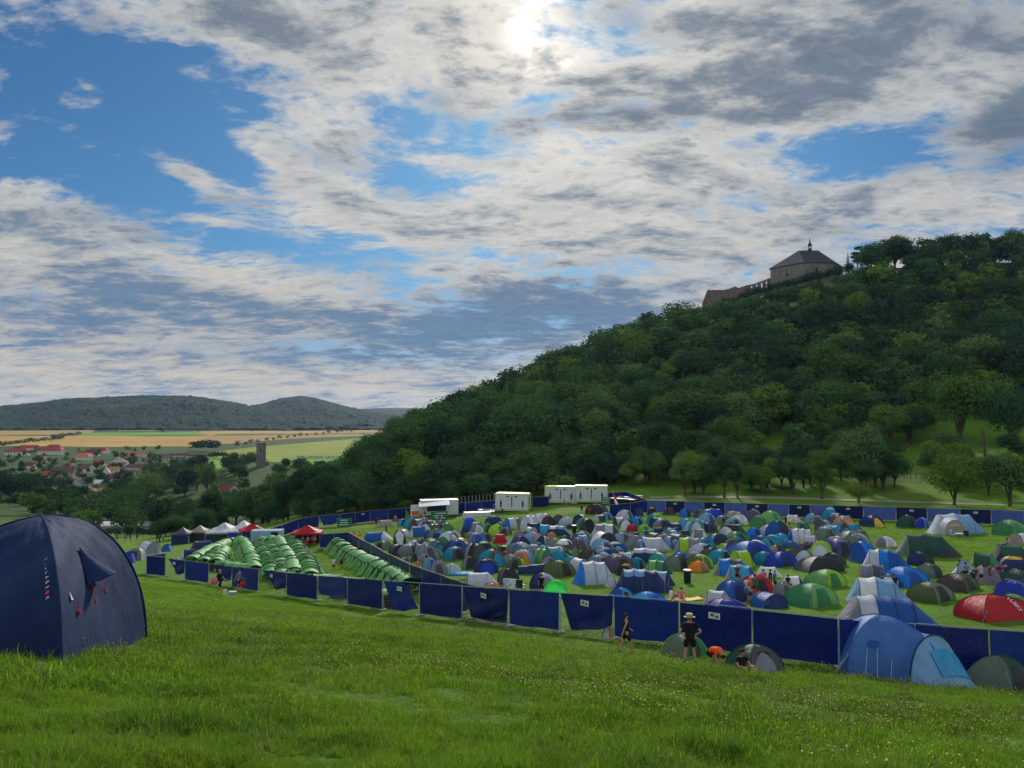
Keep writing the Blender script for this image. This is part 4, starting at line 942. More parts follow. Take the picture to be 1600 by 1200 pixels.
(1213,869,31,18,D_,'dgrey tan','grey dome tent with a pinkish tan rim, right centre'),
(1216,843,39,30,D_,'navy blue','tall navy dome tent with ribbed seams in the back right',dict(yaw=40)),
(1254,854,56,30,N_,'blue lgrey lgrey lgrey tan','silver hooped tent with a blue roof strip and tan front, back right',dict(yaw=-10,ratio=.6)),
(1236,858,22,13,D_,'mblue','low blue dome tent in front of the silver hooped one'),
(1264,866,42,19,D_,'purple dgrey','dusky purple wide dome tent below the silver hooped one',dict(ratio=.7)),
(1281,860,23,15,D_,'dgrey','slate porch tent at the right end of the silver hooped one'),
(1221,887,50,25,D_,'royal royal','royal blue dome tent with a long tail, right centre',dict(yaw=30,ratio=.7,poles='royal')),
(1240,880,34,21,N_,'lime dgrey','dark tent with a broad lime arch in the right centre',dict(yaw=-75)),
(1269,871,28,15,D_,'sky lblue','sky blue small dome tent left of the slate grey dome'),
(1302,886,40,23,D_,'dgrey charcoal','slate grey dome tent behind the black low one with red patch',dict(yaw=45)),
(1278,895,72,26,D_,'charcoal dgrey','low black dome tent with pale crossing poles and a red patch',dict(yaw=15,ratio=.6,poles='sage')),
(1311,872,46,31,D_,'indigo indigo','indigo grey dome tent with lilac roof in the back right',dict(cap='lilac',yaw=20)),
(1327,852,42,23,D_,'dgreen sage','dark green dome tent with an orange rim behind the indigo one',dict(cap='sage',poles='orange',yaw=10)),
# row along the far right fence
(972,809,18,13,D_,'lgreen green','small green dome tent under the bin fence corner'),
(996,807,28,14,N_,'navy navy white','navy and white tent against the bin fence'),
(1019,805,15,13,D_,'brown charcoal','brown dome tent with an amber top against the far fence',dict(cap='yellow')),
(1046,805,20,12,D_,'brown brown','dark brown dome tent against the far fence'),
(1070,808,19,13,D_,'navy bblue','navy tent with a bright blue cover against the far fence',dict(cap='bblue')),
(1095,810,22,14,D_,'grey dgrey','slate grey dome tent against the far fence between two blue tents'),
(1118,813,33,19,N_,'mblue royal royal royal','royal blue barrel tent with a pale round end at the far fence',dict(yaw=-15,ratio=.6,prof=[(0,.9,.85),(.3,1,1),(.7,1,.95),(1,.7,.3)])),
(1149,815,36,17,N_,'tan tan tan tan','beige caterpillar tent with thin hoops at the far fence',dict(yaw=-18,ratio=.5,poles='brown')),
(1176,816,28,21,D_,'lilac purple','lilac peaked tent leaning beside the beige caterpillar tent'),
(1205,818,34,20,D_,'lgreen lgreen','pale green dome tent at the far fence above the tall navy dome',dict(yaw=40,poles='green')),
(1240,818,27,15,N_,'white lgrey white','white hooped tent at the far fence beside a person in yellow',dict(yaw=-10)),
(1277,820,27,15,D_,'grey lilac','plain grey dome tent alone at the far fence'),
(1309,824,34,19,D_,'orange purple','orange and dusky purple dome tent at the far fence',dict(yaw=40)),
(1362,824,34,19,D_,'navy navy','navy dome tent with a yellow flap at the far fence',dict(porch='yellow',yaw=30)),
(1417,826,29,22,D_,'dgreen dgreen','bottle green dome tent at the far fence',dict(yaw=30)),
(1440,826,23,17,D_,'bblue royal','bright blue and navy dome tent beside the bottle green one',dict(yaw=45,poles='white')),
(1578,838,48,26,D_,'lgreen green','clear green dome tent at the far fence by the right border',dict(yaw=25,ratio=.9,porch='green')),
(933,804,36,17,D_,'charcoal purple','dark slumped tent by the washroom cabins',dict(ratio=.7,poles='charcoal')),
# right hand field
(1384,856,26,18,D_,'white lilac','round white dome tent behind the two blue tunnel tents',dict(poles='white')),
(1350,880,50,36,N_,'blue bblue bblue blue','bright blue hooped tunnel tent left of the grey and blue one',dict(yaw=28,ratio=.7)),
(1386,897,82,40,N_,'lgrey lgrey bblue blue blue','large grey and bright blue hooped tunnel tent, right field',dict(yaw=-24,ratio=.6,poles='blue')),
(1362,902,36,21,N_,'lilac purple','lilac grey small tunnel tent with lime trim in front of the grey blue one',dict(yaw=-18,poles='lime',prof=[(0,.9,.9),(.5,1,1),(1,.9,.9)])),
(1450,872,98,39,N_,'sage dgreen dgreen dgreen','very large bottle green tunnel tent in the right field',dict(yaw=-14,ratio=.42,poles='dgreen')),
(1478,873,39,25,N_,'dgreen charcoal','bottle green porch tent with a pale arch at the end of the very large one',dict(yaw=-75,poles='lgrey')),
(1438,885,44,23,D_,'charcoal navy','midnight navy dome tent below the very large green tunnel',dict(yaw=45)),
(1450,904,44,24,D_,'dgreen sage','dark bluish green dome tent behind the vivid blue dome',dict(cap='sage',yaw=45)),
(1414,918,62,33,D_,'bblue bblue','vivid blue dome tent with three people sitting at its left',dict(yaw=20,poles='blue')),
(1289,919,66,30,D_,'lime lgreen','lime green dome tent in the right field',dict(yaw=35,ratio=.85,poles='dgreen')),
(1267,949,78,39,D_,'lgreen green','emerald green dome tent with an orange flap on top',dict(yaw=30,ratio=.85,poles='green')),
(1240,917,38,19,N_,'lgrey white royal','grey and white tent with royal blue ends behind the emerald dome',dict(yaw=-10,ratio=.7)),
(1224,935,27,26,D_,'grey grey','grey tarpaulin tent beside the emerald dome',dict(poles='grey')),
(1204,952,60,28,N_,'lblue blue navy','low rounded blue tent with an open navy mouth near the fence',dict(yaw=-60,ratio=1.1)),
(1147,941,52,34,D_,'blue blue','glossy mid blue dome tent beside the sitting group',dict(yaw=18,poles='blue')),
(1123,947,52,27,N_,'lgrey lgrey lblue','white grey hooped tent left of the glossy mid blue dome',dict(yaw=-28,ratio=.75)),
(1140,978,82,44,D_,'royal royal','royal blue dome tent with orange piping right behind the near fence',dict(yaw=12,ratio=.9,poles='orange')),
(1145,900,64,29,N_,'grey bblue dgrey bblue','grey tunnel tent with two blue bands left of the group',dict(yaw=-15,ratio=.6)),
(1160,911,60,30,N_,'tan sky sky blue','sky blue tunnel tent with a stone grey end beside the group',dict(yaw=-18,ratio=.7,poles='navy')),
(1202,903,42,19,N_,'white white white','small white tunnel tent with round black vents',dict(yaw=-12,ratio=.6,poles='lgrey')),
(1183,929,44,31,D_,'red red','red dome tent half hidden behind the group of people',dict(poles='tan',yaw=10)),
(972,951,44,33,D_,'sky blue','two tone blue dome tent cut off by the near fence',dict(yaw=45,poles='blue')),
(1016,958,64,35,D_,'bblue sky','bright azure dome tent cut off by the near fence',dict(yaw=42,poles='blue')),
(1005,928,96,41,N_,'navy lblue lblue navy navy','big navy family tent with pale blue roof and guy ropes, centre',dict(yaw=-10,ratio=.5,side='navy',ropes=6)),
(959,918,32,20,N_,'lgrey lgrey','pale bedroom pod tent at the left of the big navy family tent',dict(yaw=20,ratio=.8)),
(1036,917,42,27,N_,'lblue lblue navy','pale blue hooped tent behind the big navy family tent',dict(yaw=-25,ratio=.8)),
(849,923,44,29,D_,'lgrey navy','pale grey dome tent with a navy side behind the man in black',dict(yaw=25)),
(951,999,20,24,D_,'orange white','orange and white tent seen under the raised tarpaulin of the near fence',dict(yaw=45)),
(769,923,28,13,D_,'orange tan','flat orange and cream tent by the camp chairs near the fence'),
(1374,948,104,48,N_,'lblue white lblue lblue','pale blue and white draped tent behind the big grey and blue tunnel',dict(yaw=-18,ratio=.7)),
(1388,984,158,56,N_,'grey lgrey blue blue blue','big grey and denim blue tunnel tent rising over the near fence',dict(yaw=-12,ratio=.55,poles='navy')),
(1585,953,52,25,D_,'lgreen green','green dome tent behind the large red one',dict(yaw=40)),
(1583,936,60,30,D_,'mblue royal','denim blue dome tent at the right border above the red one',dict(yaw=45)),
(1453,943,76,35,D_,'sage olive','sage green dome tent with a round white vent, right field',dict(yaw=35,ratio=.8,poles='charcoal')),
(1497,926,70,30,D_,'olive brown','dark olive brown dome tent behind the sage green one',dict(yaw=40,ratio=.8)),
(1585,916,58,27,D_,'dgreen dgreen','bottle green dome tent at the right border beside the standing group',dict(ratio=.8)),
(1588,897,58,28,D_,'navy navy','navy dome tent with an amber corner at the right border',dict(cap='yellow',yaw=60)),
(1540,887,50,25,N_,'lgreen dgreen green','two tone green arched tent behind the standing group',dict(yaw=-40)),
(1582,880,62,31,N_,'charcoal dgreen charcoal','black hooped tent at the right border of the field',dict(yaw=-20,ratio=.8)),
(1510,902,44,27,N_,'white lblue','white and pale blue tent beside the bare backed person',dict(yaw=-60)),
(1595,853,34,22,N_,'tan white sky','cream tent with a blue roof at the right border',dict(yaw=12)),
(1552,914,46,27,D_,'lilac lilac','thin lilac tent behind the people in purple',dict(poles='lilac')),
# camp left of the near fence
(166,872,38,30,N_,'sky bblue sky','light blue tunnel tent behind the giant navy tent at the left',dict(yaw=-12,ratio=.6)),
(196,880,42,22,N_,'royal mblue royal','royal blue low tent right of the giant navy tent',dict(yaw=-30,ratio=.6)),
(184,884,24,16,N_,'sage sage','small pale green barrel tent at the edge of the giant navy tent',dict(yaw=-10)),
(212,876,28,20,D_,'sage lgrey','grey green tent with an open black door left of the near fence',dict(yaw=5,porch=None)),
(234,871,46,28,N_,'grey lgrey grey','big grey hooped tunnel tent left of the near fence end',dict(yaw=-28,ratio=.75)),
(262,862,22,13,N_,'navy blue','navy arched tent behind the big grey tunnel at the left',dict(yaw=-40)),
(277,884,30,15,N_,'lgrey navy','white roofed navy tent inside the near fence corner',dict(yaw=30,ratio=.6)),
(297,874,34,19,N_,'lgrey navy navy','silver and navy tent between fence corner and green tents',dict(yaw=30,ratio=.6)),
(318,863,44,21,N_,'charcoal navy charcoal','long dark blue black tent rising left of the green tents',dict(yaw=35,ratio=.5)),
]
for row in LIST:
    k = row[7] if len(row) > 7 else {}
    tent(*row[:7], **k)

# smaller tents standing in the gaps between the ones above
ANCH = [(783,850,'the red boxy tent'),(1090,893,'the orange dome tent on open grass'),(1170,882,'the massive royal blue dome tent'),(743,879,'the huge charcoal hooped tent'),(874,902,'the big olive dome tent'),(945,862,'the giant black and white dome tent'),
 (1080,867,'the lime banded grey tunnel tent'),(930,913,'the bright blue ended pale tent'),(1216,842,'the tall navy dome tent'),(1254,854,'the silver hooped tent'),(776,837,'the bright lime dome tent'),(850,880,'the rounded green hooped tent'),(1012,880,'the long white and navy tunnel tent'),
 (1152,850,'the wide green dome tent'),(948,839,'the long pale grey hooped tent'),(903,858,'the lilac and purple dome tent'),(712,867,'the big plain blue dome tent'),(1022,862,'the royal blue roofed tent'),(1311,871,'the indigo grey dome tent'),(829,829,'the large white hooped tent'),(1289,918,'the lime green dome tent'),(1278,894,'the low black dome with a red patch'),(1386,896,'the large grey and blue tunnel tent'),(1007,832,'the round lime dome tent'),(1147,940,'the glossy mid blue dome tent')]
WORDS = dict(blue='deep blue', lblue='pale blue', mblue='denim blue', sky='sky blue', grey='grey', orange='orange', lime='lime', lgrey='pale grey', dgrey='slate grey', charcoal='black', green='green', lgreen='light green', olive='olive', dgreen='dark green', sage='dull green', teal='teal', aqua='sea green', tan='beige', purple='dusky purple', lilac='lilac', white='white', brown='brown')
rf_ = random.Random(77); placed = [(o.location.x, o.location.y) for o in bpy.data.objects if o.get('category') == 'tent' and o.parent is None]; made = 0; tries = 0
LBL = set()
while made < 110 and tries < 6000:
    tries += 1; px = rf_.uniform(640, 1345); py = rf_.uniform(max(812, 826-(px-640)*.05), 900 if px > 760 else 880)
    if px > 1110 and py > 889 or (940 < px < 1110 and py > 884 and px > 1100): continue
    p = hit(px, py)
    if min((p.x-a)**2+(p.y+.8-b)**2 for a, b in placed) < 1.3**2: continue
    an = sorted(ANCH, key=lambda a: (a[0]-px)**2+((a[1]-py)*2.5)**2)[:2]; c = rf_.choice(list(WORDS)); ok = False
    for a in an:
        rel = ('just behind' if py < a[1]-7 else 'just in front of' if py > a[1]+4 else 'left of' if px < a[0] else 'right of'); kd = rf_.choice(['dome', 'dome', 'dome', 'tunnel']); lb = f"small {WORDS[c]} {'dome' if kd == 'dome' else 'hooped'} tent {rel} {a[2]}"
        if lb not in LBL: ok = True; break
    if not ok: continue
    LBL.add(lb); m_ = rf_.uniform(1.9, 2.9); w_ = m_*1200/p.y; c2 = rf_.choice([c, c, 'lgrey', 'sage', 'grey', 'teal', 'lblue'])
    tent(px, py, w_, w_*rf_.uniform(.56, .72), kd, f'{c} {c2}' if kd == 'dome' else f'{c} {c2} {c}', lb, **(dict(cap=rf_.choice([None, None, 'lblue', 'lgrey', c2]), porch=rf_.choice([None, None, c2])) if kd == 'dome' else dict(yaw=rf_.choice([-50, -20, 15, 40, 65]), ratio=.75)))
    placed.append((p.x, p.y+.8)); made += 1
for (px, py, w_, h_, ya) in [(981,846,24,12,10),(1001,848,24,12,5),(990,840,20,10,15),(1011,837,20,10,8),(1026,834,22,11,12),(1049,836,24,13,5),(1068,838,22,11,10),(1061,847,24,12,8),(1092,840,24,12,6)]:
    tent(px, py, w_, h_, 'tunnel', 'sky navy navy', f'tmp{px}', yaw=ya, ratio=.55, poles='navy', prof=[(0, .95, .02), (.25, .8, .85), (.9, .75, .9), (1, .9, .05)], name='mini_tent', group='teal and navy mini tents in two staggered rows')['label'] = 'one of the low matching tents with bright teal ends and navy sides'
print('FILLERS', made)
# ---------------------------------------------------------------- identical green tents in rows
def green_proto():
    e = empty('row_tent', (0, 0, 0)); L, Wd, H = 1.75, 2.25, 1.42
    rows = [arch(x, Wd/2*s, H*s, 12, 0, .80) for x, s in ((-L/2, 1), (-L*.30, .955), (L*.05, .935), (L*.35, .955), (L/2, 1.02))]
    MB().grid(rows).build('flysheet', fabric('rental'), e, smooth=True)
    MB().tube([(p[0], p[1]*1.015, p[2]*1.015) for p in rows[-1]], .05, 4).build('pole_sleeve', fabric('rentald'), e)
    # dark mesh doorway on the aisle side and the flap pegged out beside it
    dr = [[(x, -(a[1])*-1*1.02, a[2]*1.02+.01) for x in (-L*.38, -L*.1, L*.14)] for a in rows[1][0:4]]
    MB().grid([[(x, y-.03, z) for (x, y, z) in r] for r in dr]).build('door', fabric('black'), e, smooth=True)
    MB().add([(L*.18, -Wd*.42, H*.80), (L*.42, -Wd*.44, H*.76), (L*.30, -Wd*.86, .0), (L*.22, -Wd*.47, .02)], [(0, 1, 2), (0, 2, 3)]).build('porch', fabric('lgreen'), e)
    return e
GP = green_proto(); _first = [True]
def green(p, rz, sc=1.0, flip=False):
    o = GP if _first[0] else copy_tree(GP); _first[0] = False
    o.location = (p.x, p.y, hz(p.x, p.y)-.02); o.rotation_euler = (random.uniform(-.06, .06), random.uniform(-.06, .06), rz+(math.pi if flip else 0)+random.uniform(-.04, .04)); f_ = random.uniform(.95, 1.06); o.scale = (sc, sc*f_, sc*f_*random.uniform(.94, 1.06)); n_ = Vector((-math.sin(rz), math.cos(rz), 0))*random.uniform(-.09, .09); o.location += n_
    tag(o, 'one of the identical green tents pitched touching each other in long rows', 'tent', 'identical green tents in rows inside the fenced plot')
def green_row(pts, step=1.75, flip=False, sc=1.0):
    q = [hit(*p) if not isinstance(p, Vector) else p for p in pts]; seg = [(b-a).length for a, b in zip(q, q[1:])]; tot = sum(seg); n = int(tot/step)
    for k in range(n):
        d = (k+.5)*tot/n; i = 0
        while i < len(seg)-1 and d > seg[i]: d -= seg[i]; i += 1
        a, b = q[i], q[i+1]; p = a.lerp(b, d/seg[i]); v = b-a; green(p, math.atan2(v.y, v.x), sc, flip)
green_row([(642, 930), (618, 912), (590, 897), (562, 882), (540, 868), (528, 858)], flip=True)
green_row([(486, 914), (482, 895), (470, 875), (462, 860), (458, 851)]); green_row([(462, 912), (458, 893), (448, 874), (440, 860), (436, 852)], flip=True)
green_row([(424, 908), (420, 890), (412, 873), (404, 860)]); green_row([(443, 912), (440, 893), (430, 874), (421, 860)]); green_row([(336, 893), (342, 880), (350, 868)], flip=True)
green_row([(398, 902), (394, 886), (388, 871), (384, 860), (380, 853)], flip=True)
green_row([(296, 888), (312, 878), (326, 868), (342, 860), (354, 854)], flip=True); green_row([(318, 890), (330, 880), (340, 870)], flip=False)
green_row([(356, 853), (368, 851), (382, 852)], flip=True); green_row([(408, 853), (428, 851), (444, 850)])
for px, py, r_ in [(505, 920, .3), (520, 922, .2), (538, 928, -.1), (552, 930, .1), (610, 948, .4), (350, 893, .2), (366, 895, .1), (380, 899, .1), (470, 921, .2), (445, 916, .4)]: green(hit(px, py), r_)

# ---------------------------------------------------------------- lettering
def letters(name, text, size, mat, parent, mtx, extrude=.003):
    cu = bpy.data.curves.new(name, 'FONT'); cu.body = text; cu.size = size; cu.extrude = extrude; cu.align_x = 'CENTER'; cu.align_y = 'CENTER'
    tmp = bpy.data.objects.new(name, cu); col.objects.link(tmp); dg = bpy.context.evaluated_depsgraph_get(); me = bpy.data.meshes.new_from_object(tmp.evaluated_get(dg))
    bpy.data.objects.remove(tmp); me.materials.clear(); me.materials.append(mat); o = link(name, me, parent); o.matrix_local = mtx; return o

# ---------------------------------------------------------------- the giant navy tent at the left
m_big, t = new_mat('worn_navy_nylon'); co = objco(t)
kk = t.mix(t.smooth(t.noise(co, 1.2, 6, .65), .3, .7), (.008, .022, .075), (.016, .036, .105)); 
wr = t.noise(t.mapping(co, rot=(.2, .35, .2), sc=(1.6, 1.6, .45)), 1.7, 5, .50, .6); w2 = t.noise(t.mapping(co, rot=(0, .9, .4), sc=(2.5, 1, .7)), 5.5, 5, .6, 1.4)
p_ = t.node('ShaderNodeBsdfPrincipled'); t.put(p_.inputs['Base Color'], kk); p_.inputs['Roughness'].default_value = .75; p_.inputs['Specular IOR Level'].default_value = .10
t.l.new(bump(t, t.math('ADD', wr, t.math('MULTIPLY', w2, .25)), .04, .8), p_.inputs['Normal']); finish(t, p_.outputs[0]); M_BIG = m_big
A0 = hit(96, 1041); B0 = hit(228, 1001)                       # front corner and right hand corner of the floor
BT = Vector((A0.x-1.05, A0.y+1.55, 0)); BT.z = (hz(A0.x, A0.y)+hz(B0.x, B0.y))/2
big = empty('expedition_tent', (0, 0, 0), 'giant dark navy dome tent with red cord toggles filling the left border', 'tent', 'tents pitched across the camping field')
ctr = Vector(((A0.x+B0.x)/2-1.55, (A0.y+B0.y)/2+.35, 0)); ctr.z = hz(ctr.x, ctr.y)
bigH = (lambda c: (ray(46, 806)[1]*c.y)-c.z)(ctr)
C_ = [A0-ctr, B0-ctr, Vector((2*ctr.x-A0.x, 2*ctr.y-A0.y, 0))-Vector((ctr.x, ctr.y, 0)), Vector((2*ctr.x-B0.x, 2*ctr.y-B0.y, 0))-Vector((ctr.x, ctr.y, 0))]
for c in C_: c.z = hz(c.x+ctr.x, c.y+ctr.y)-ctr.z-.03
big.location = ctr
def big_pt(k, s, q, off=0.0):
    ph = q*math.pi/2; r = math.cos(ph)**1.0; zf = math.sin(ph)**.96; a, b = C_[k], C_[(k+1) % 4]; base = a.lerp(b, s)
    pull = 1-.11*math.sin(math.pi*s)*math.sin(ph*2)**.8 if 0 < ph < 1.57 else 1
    pull += off; v = Vector((base.x*r*pull, base.y*r*pull, base.z*(1-zf)+bigH*zf+off*.4)); return v
for k, nm in ((0, 'right_side'), (1, 'back_side'), (2, 'far_side'), (3, 'front_side')):
    n, m = 22, 16; rows = []
    for q in range(n+1):
        rows.append([big_pt(k, s/m, q/n)+Vector((0, 0, 0)) for s in range(m+1)])
    for q in range(1, n):
        for s in range(1, m):
            f = .018*(math.sin(s*1.9+q*.7+k)+math.sin(s*.9-q*1.1))*math.sin(math.pi*q/n); rows[q][s] = rows[q][s]*(1+f/1.6)
    MB().grid(rows).build('flysheet_panel', M_BIG, big, smooth=True)
for k in range(4):
    MB().tube([big_pt(k, 0, q/22, .008) for q in range(23)], .016, 6).build('pole_sleeve', M_BIG, big)
    MB().tube([big_pt(k, s/12, 0, .004)+Vector((0, 0, .012)) for s in range(13)], .012, 5).build('hem', fabric('charcoal'), big)
M_REDT = plain('red_cord', (.55, .015, .02), .5); M_LET = plain('white_print', (.60, .64, .72), .5, .03)
def facing(k, s, q, off=.02):
    p = big_pt(k, s, q, off); du = (big_pt(k, min(1, s+.03), q, off)-p).normalized(); dv = (big_pt(k, s, q+.03, off)-p).normalized(); nn = du.cross(dv).normalized(); nn = nn if nn.x*p.x+nn.y*p.y > 0 else -nn; return p, du, dv, nn
# hooded vent with a propped flap, cords and toggles on the right side
pv, du, dv, nn = facing(0, .43, .42, .01)
hood = []
for i in range(7):
    f = i/6; w_ = .06+.26*f; d = .02+.40*f**1.3
    hood.append([tuple(pv+dv*(.42-.72*f)+du*(w_*(j/8*2-1))+nn*(d*math.cos((j/8*2-1)*math.pi/2)**.7+.004)) for j in range(9)])
MB().grid(hood).build('vent_hood', M_BIG, big, smooth=True)
MB().add([pv+dv*-.29+du*-.31+nn*.02, pv+dv*-.29+du*.31+nn*.02, pv+dv*-.28+nn*.36], [(0, 1, 2)]).build('vent_mesh', fabric('black'), big)
MB().tube([pv+dv*-.29+du*.05+nn*.03, pv+dv*-.27+du*.06+nn*.24], .006, 5).build('vent_strut', M_LET, big)
for (s, q, ln) in ((.40, .335, .30), (.56, .345, .22), (.155, .30, .22)):
    a, du, dv, nn = facing(0, s, q, .03); g = a+Vector((0, 0, -ln))+nn*.06
    MB().tube([a, a.lerp(g, .5)+nn*.03, g], .006, 5).build('cord', M_REDT, big)
    MB().tube([g, g+Vector((.012, 0, -.05)), g+Vector((-.008, 0, -.10))], [.018, .030, .016], 8).build('toggle', M_REDT, big)
a, du, dv, nn = facing(0, .11, .30, .02)
MB().add([a+dv*.14, a-du*.03-dv*.02+nn*.02, a+du*.09-dv*.03+nn*.02], [(0, 1, 2)]).build('tie_tab', M_LET, big)
# vertical printed letters beside the front pole
for i, ch in enumerate('YKOLABEOK'):
    q = .535-.027*i; a, du, dv, nn = facing(3, .925, q, .012)
    X_ = -dv if True else du; Y_ = nn.cross(X_).normalized(); M_ = Matrix((X_, Y_, nn)).transposed().to_4x4(); M_.translation = a+nn*.012
    if i == 7: MB().tube([a+nn*.008, a+nn*.014], .035, 12).build('print_dot', M_REDT, big)
    else: letters('lettering', ch, .085, M_LET, big, M_, .001)
MB().tube([big_pt(3, .35, 0, .03)+Vector((0, 0, .03)), big_pt(3, .55, 0, .05)+Vector((0, 0, .02)), big_pt(3, .75, 0, .03)+Vector((0, 0, .03))], .009, 5).build('ground_strap', M_REDT, big)

# ---------------------------------------------------------------- large tents outside the near fence
def near_tent(px, py, w_, h, kind, cols, label, **k): return tent(px, py, w_/1.10, h/1.08, kind, cols, label, **k)
near_tent(1070, 1029, 76, 46, 'dome', 'green sage', 'green dome tent with a lime pole strip behind the man in the hat', yaw=35, poles='lime', ratio=.8, ropes=4)
near_tent(1178, 1051, 92, 54, 'dome', 'dgrey dgreen', 'dark grey half pitched tent with a man sitting in its mouth', yaw=25, ratio=.75, porch='grey', poles='charcoal')
near_tent(1556, 1078, 112, 62, 'dome', 'dgreen sage', 'very dark green dome tent with guy ropes right of the big blue one', yaw=40, ratio=.8, ropes=4, poles='dgreen')
near_tent(1606, 1064, 70, 48, 'dome', 'lime lgreen', 'yellow green dome tent cut by the right border outside the fence', yaw=30)
# red geodesic tent
red = near_tent(1556, 972, 122, 46, 'dome', 'red red', 'large red dome tent with black poles and white letters on its side', yaw=14, ratio=.62, poles='charcoal', cap='red', door=False)
rp = red.location; 
# big blue tent with a light blue rounded vestibule
gb = empty('family_tent', (0, 0, 0), 'big blue dome tent with a pale blue rounded porch outside the near fence', 'tent', 'tents pitched across the camping field')
L0, R0_ = hit(1327, 1050), hit(1543, 1091); cb = hit(1400, 1062); gb.location = cb+Vector((.0, .9, .0)); gb.location.z = hz(gb.location.x, gb.location.y)-.05
gb.rotation_euler = (-.12, .03, R(-12))
dome(gb, 1.75, 1.6, 2.35, ['mblue', 'mblue', 'blue', 'mblue'], poles='blue', door=False, ropes=4)
rows = []
for f in (0, .25, .5, .72, .9, 1.0):
    rows.append([(.95+1.35*f+.02*math.sin(i+f*9), -.70-1.0*f+y*(1-.16*f)*.9+ (0), z*(1-.02*f)) for i, (_, y, z) in enumerate(arch(0, 1.35, 1.85, 14, 0, .8))])
V0 = Matrix.Rotation(R(-38), 4, 'Z')
def pr(rows, ox, oy, rz): 
    m_ = Matrix.Translation((ox, oy, 0)) @ Matrix.Rotation(rz, 4, 'Z'); return [[tuple(m_ @ Vector(p)) for p in r] for r in rows]
tun = [arch(x, 1.38*w_, 1.85*h_, 14, 0, .8) for x, w_, h_ in ((-1.0, .9, 1.08), (-.4, .94, 1.0), (.25, 1, 1), (.27, 1, 1))]
MB().grid(pr(tun, 1.35, -.75, R(-52))).build('porch_roof', fabric('mblue'), gb, smooth=True)
endp = [arch(.27+.75*f, 1.38*(1-.0*f), 1.85*(1-f)**.9+.001, 14, 0, .8) for f in (0, .2, .45, .7, .88, 1)]
endp = [arch(.27+.95*f, 1.38*(1-.12*f), 1.85*(1-.97*f), 14, 0, .8) for f in (0, .25, .5, .75, 1)]
MB().grid(pr(endp, 1.35, -.75, R(-52))).build('porch_front', fabric('lblue'), gb, smooth=True)
MB().tube(pr([[(p[0], p[1]*1.01, p[2]*1.01+.01) for p in tun[-1]]], 1.35, -.75, R(-52))[0], .03, 6).build('pole_sleeve', fabric('navy'), gb)
win = [[tuple(Vector(p)*1.0+Vector((0, 0, 0))) for p in [(endp[i][j][0]+.035, endp[i][j][1], endp[i][j][2]+.03) for j in range(5, 12)]] for i in (1, 2, 3)]
MB().grid(pr(win, 1.35, -.75, R(-52))).build('window_panel', fabric('sky'), gb, smooth=True)
MB().add([(-1.0, -1.15, 1.55), (-.45, -1.35, 1.5), (-.75, -1.62, 1.28)], [(0, 1, 2)]).build('vent_hood', fabric('blue'), gb)
for a_, b_ in (((-.9, -1.3, 1.3), (-1.3, -2.5, 0)), ((-.6, -1.45, 1.3), (-.9, -2.7, 0)), ((-.1, -1.5, .9), (-.5, -2.8, 0)), ((-1.3, -.9, 1.2), (-2.4, -1.7, 0))): MB().tube([a_, b_], .008, 4).build('guy_rope', fabric('lgrey'), gb)
SEEN.add(gb['label'])
# pop-up half shell and odd things
e = empty('beach_shelter', hit(870, 931), 'vivid neon green half round pop-up shelter by the man in black', 'shelter', None, R(20))
shell = [[(1.02*math.cos(a_)*math.sin(b_), -.0-1.02*math.sin(a_)*math.sin(b_)*.75+.3, 1.15*math.cos(b_)) for a_ in np.linspace(0, math.pi, 9)] for b_ in np.linspace(.02, math.pi/2, 7)]
MB().grid(shell).build('shell', fabric('neon'), e, smooth=True); MB().tube([(1.03*math.cos(a_), .3, 1.17*math.sin(a_)) for a_ in np.linspace(0, math.pi, 13)], .015, 4).build('hoop', fabric('dgreen'), e)
e = MB(); 
for k in range(5): e.tube([(-1.0, k*.20-.4, .12), (1.0, k*.20-.4, .12)], .12, 8)
o = e.build('air_mattress', fabric('sky'), smooth=True); o.location = hit(721, 905)+Vector((0, 0, .35)); tag(o, 'sky blue air mattress lying by the divider fence', 'air mattress')

# ---------------------------------------------------------------- gazebos and stalls
def gazebo(px, py, w_, top, label, walls=None, name='gazebo', d=3.0, rz=0.1, H=2.1, roofH=1.0, dmin=60, cat='gazebo'):
    p = hit(px, py, dmin); e = empty(name, p, label, cat, 'gazebos and market tents', rz); W = w_*p.y/1200; a, b = W/2, d/2
    for sx in (-1, 1):
        for sy in (-1, 1): MB().tube([(sx*a, sy*b, -.1), (sx*a, sy*b, H)], .035, 5).build('leg', M_STEEL, e)
    r = MB(); rows = []
    for f in (0, .25, .5, .75, 1.0):
        s = 1-f*.94; z = H+roofH*f**1.5; rows.append([(sx*a*s*1.03, sy*b*s*1.03, z) for sx, sy in ((-1, -1), (0, -1.0), (1, -1), (1, 0), (1, 1), (0, 1), (-1, 1), (-1, 0))])
    r.grid(rows, closed=True); r.build('canopy', fabric(top), e, smooth=True, auto=35)
    MB().grid([[(sx*a*1.03, sy*b*1.03, z) for sx, sy in ((-1, -1), (1, -1), (1, 1), (-1, 1))] for z in (H, H-.28)], closed=True).build('valance', fabric(top), e)
    if walls:
        for nm, c, x0, y0, x1, y1 in walls: MB().add([(x0*a, y0*b, 0), (x1*a, y1*b, 0), (x1*a, y1*b, H-.1), (x0*a, y0*b, H-.1)], [(0, 1, 2, 3)]).build('side_wall', fabric(c), e)
    return e
gazebo(480, 852, 43, 'red', 'bright red gazebo with people standing under it beside the green tents', [('r', 'red', 1, -1, 1, 1), ('b', 'black', -1, 1, 1, 1)], H=2.0, roofH=.95)
gazebo(393, 846, 34, 'red', 'red and pink gazebo behind the pale blue trailer', None, rz=.5)
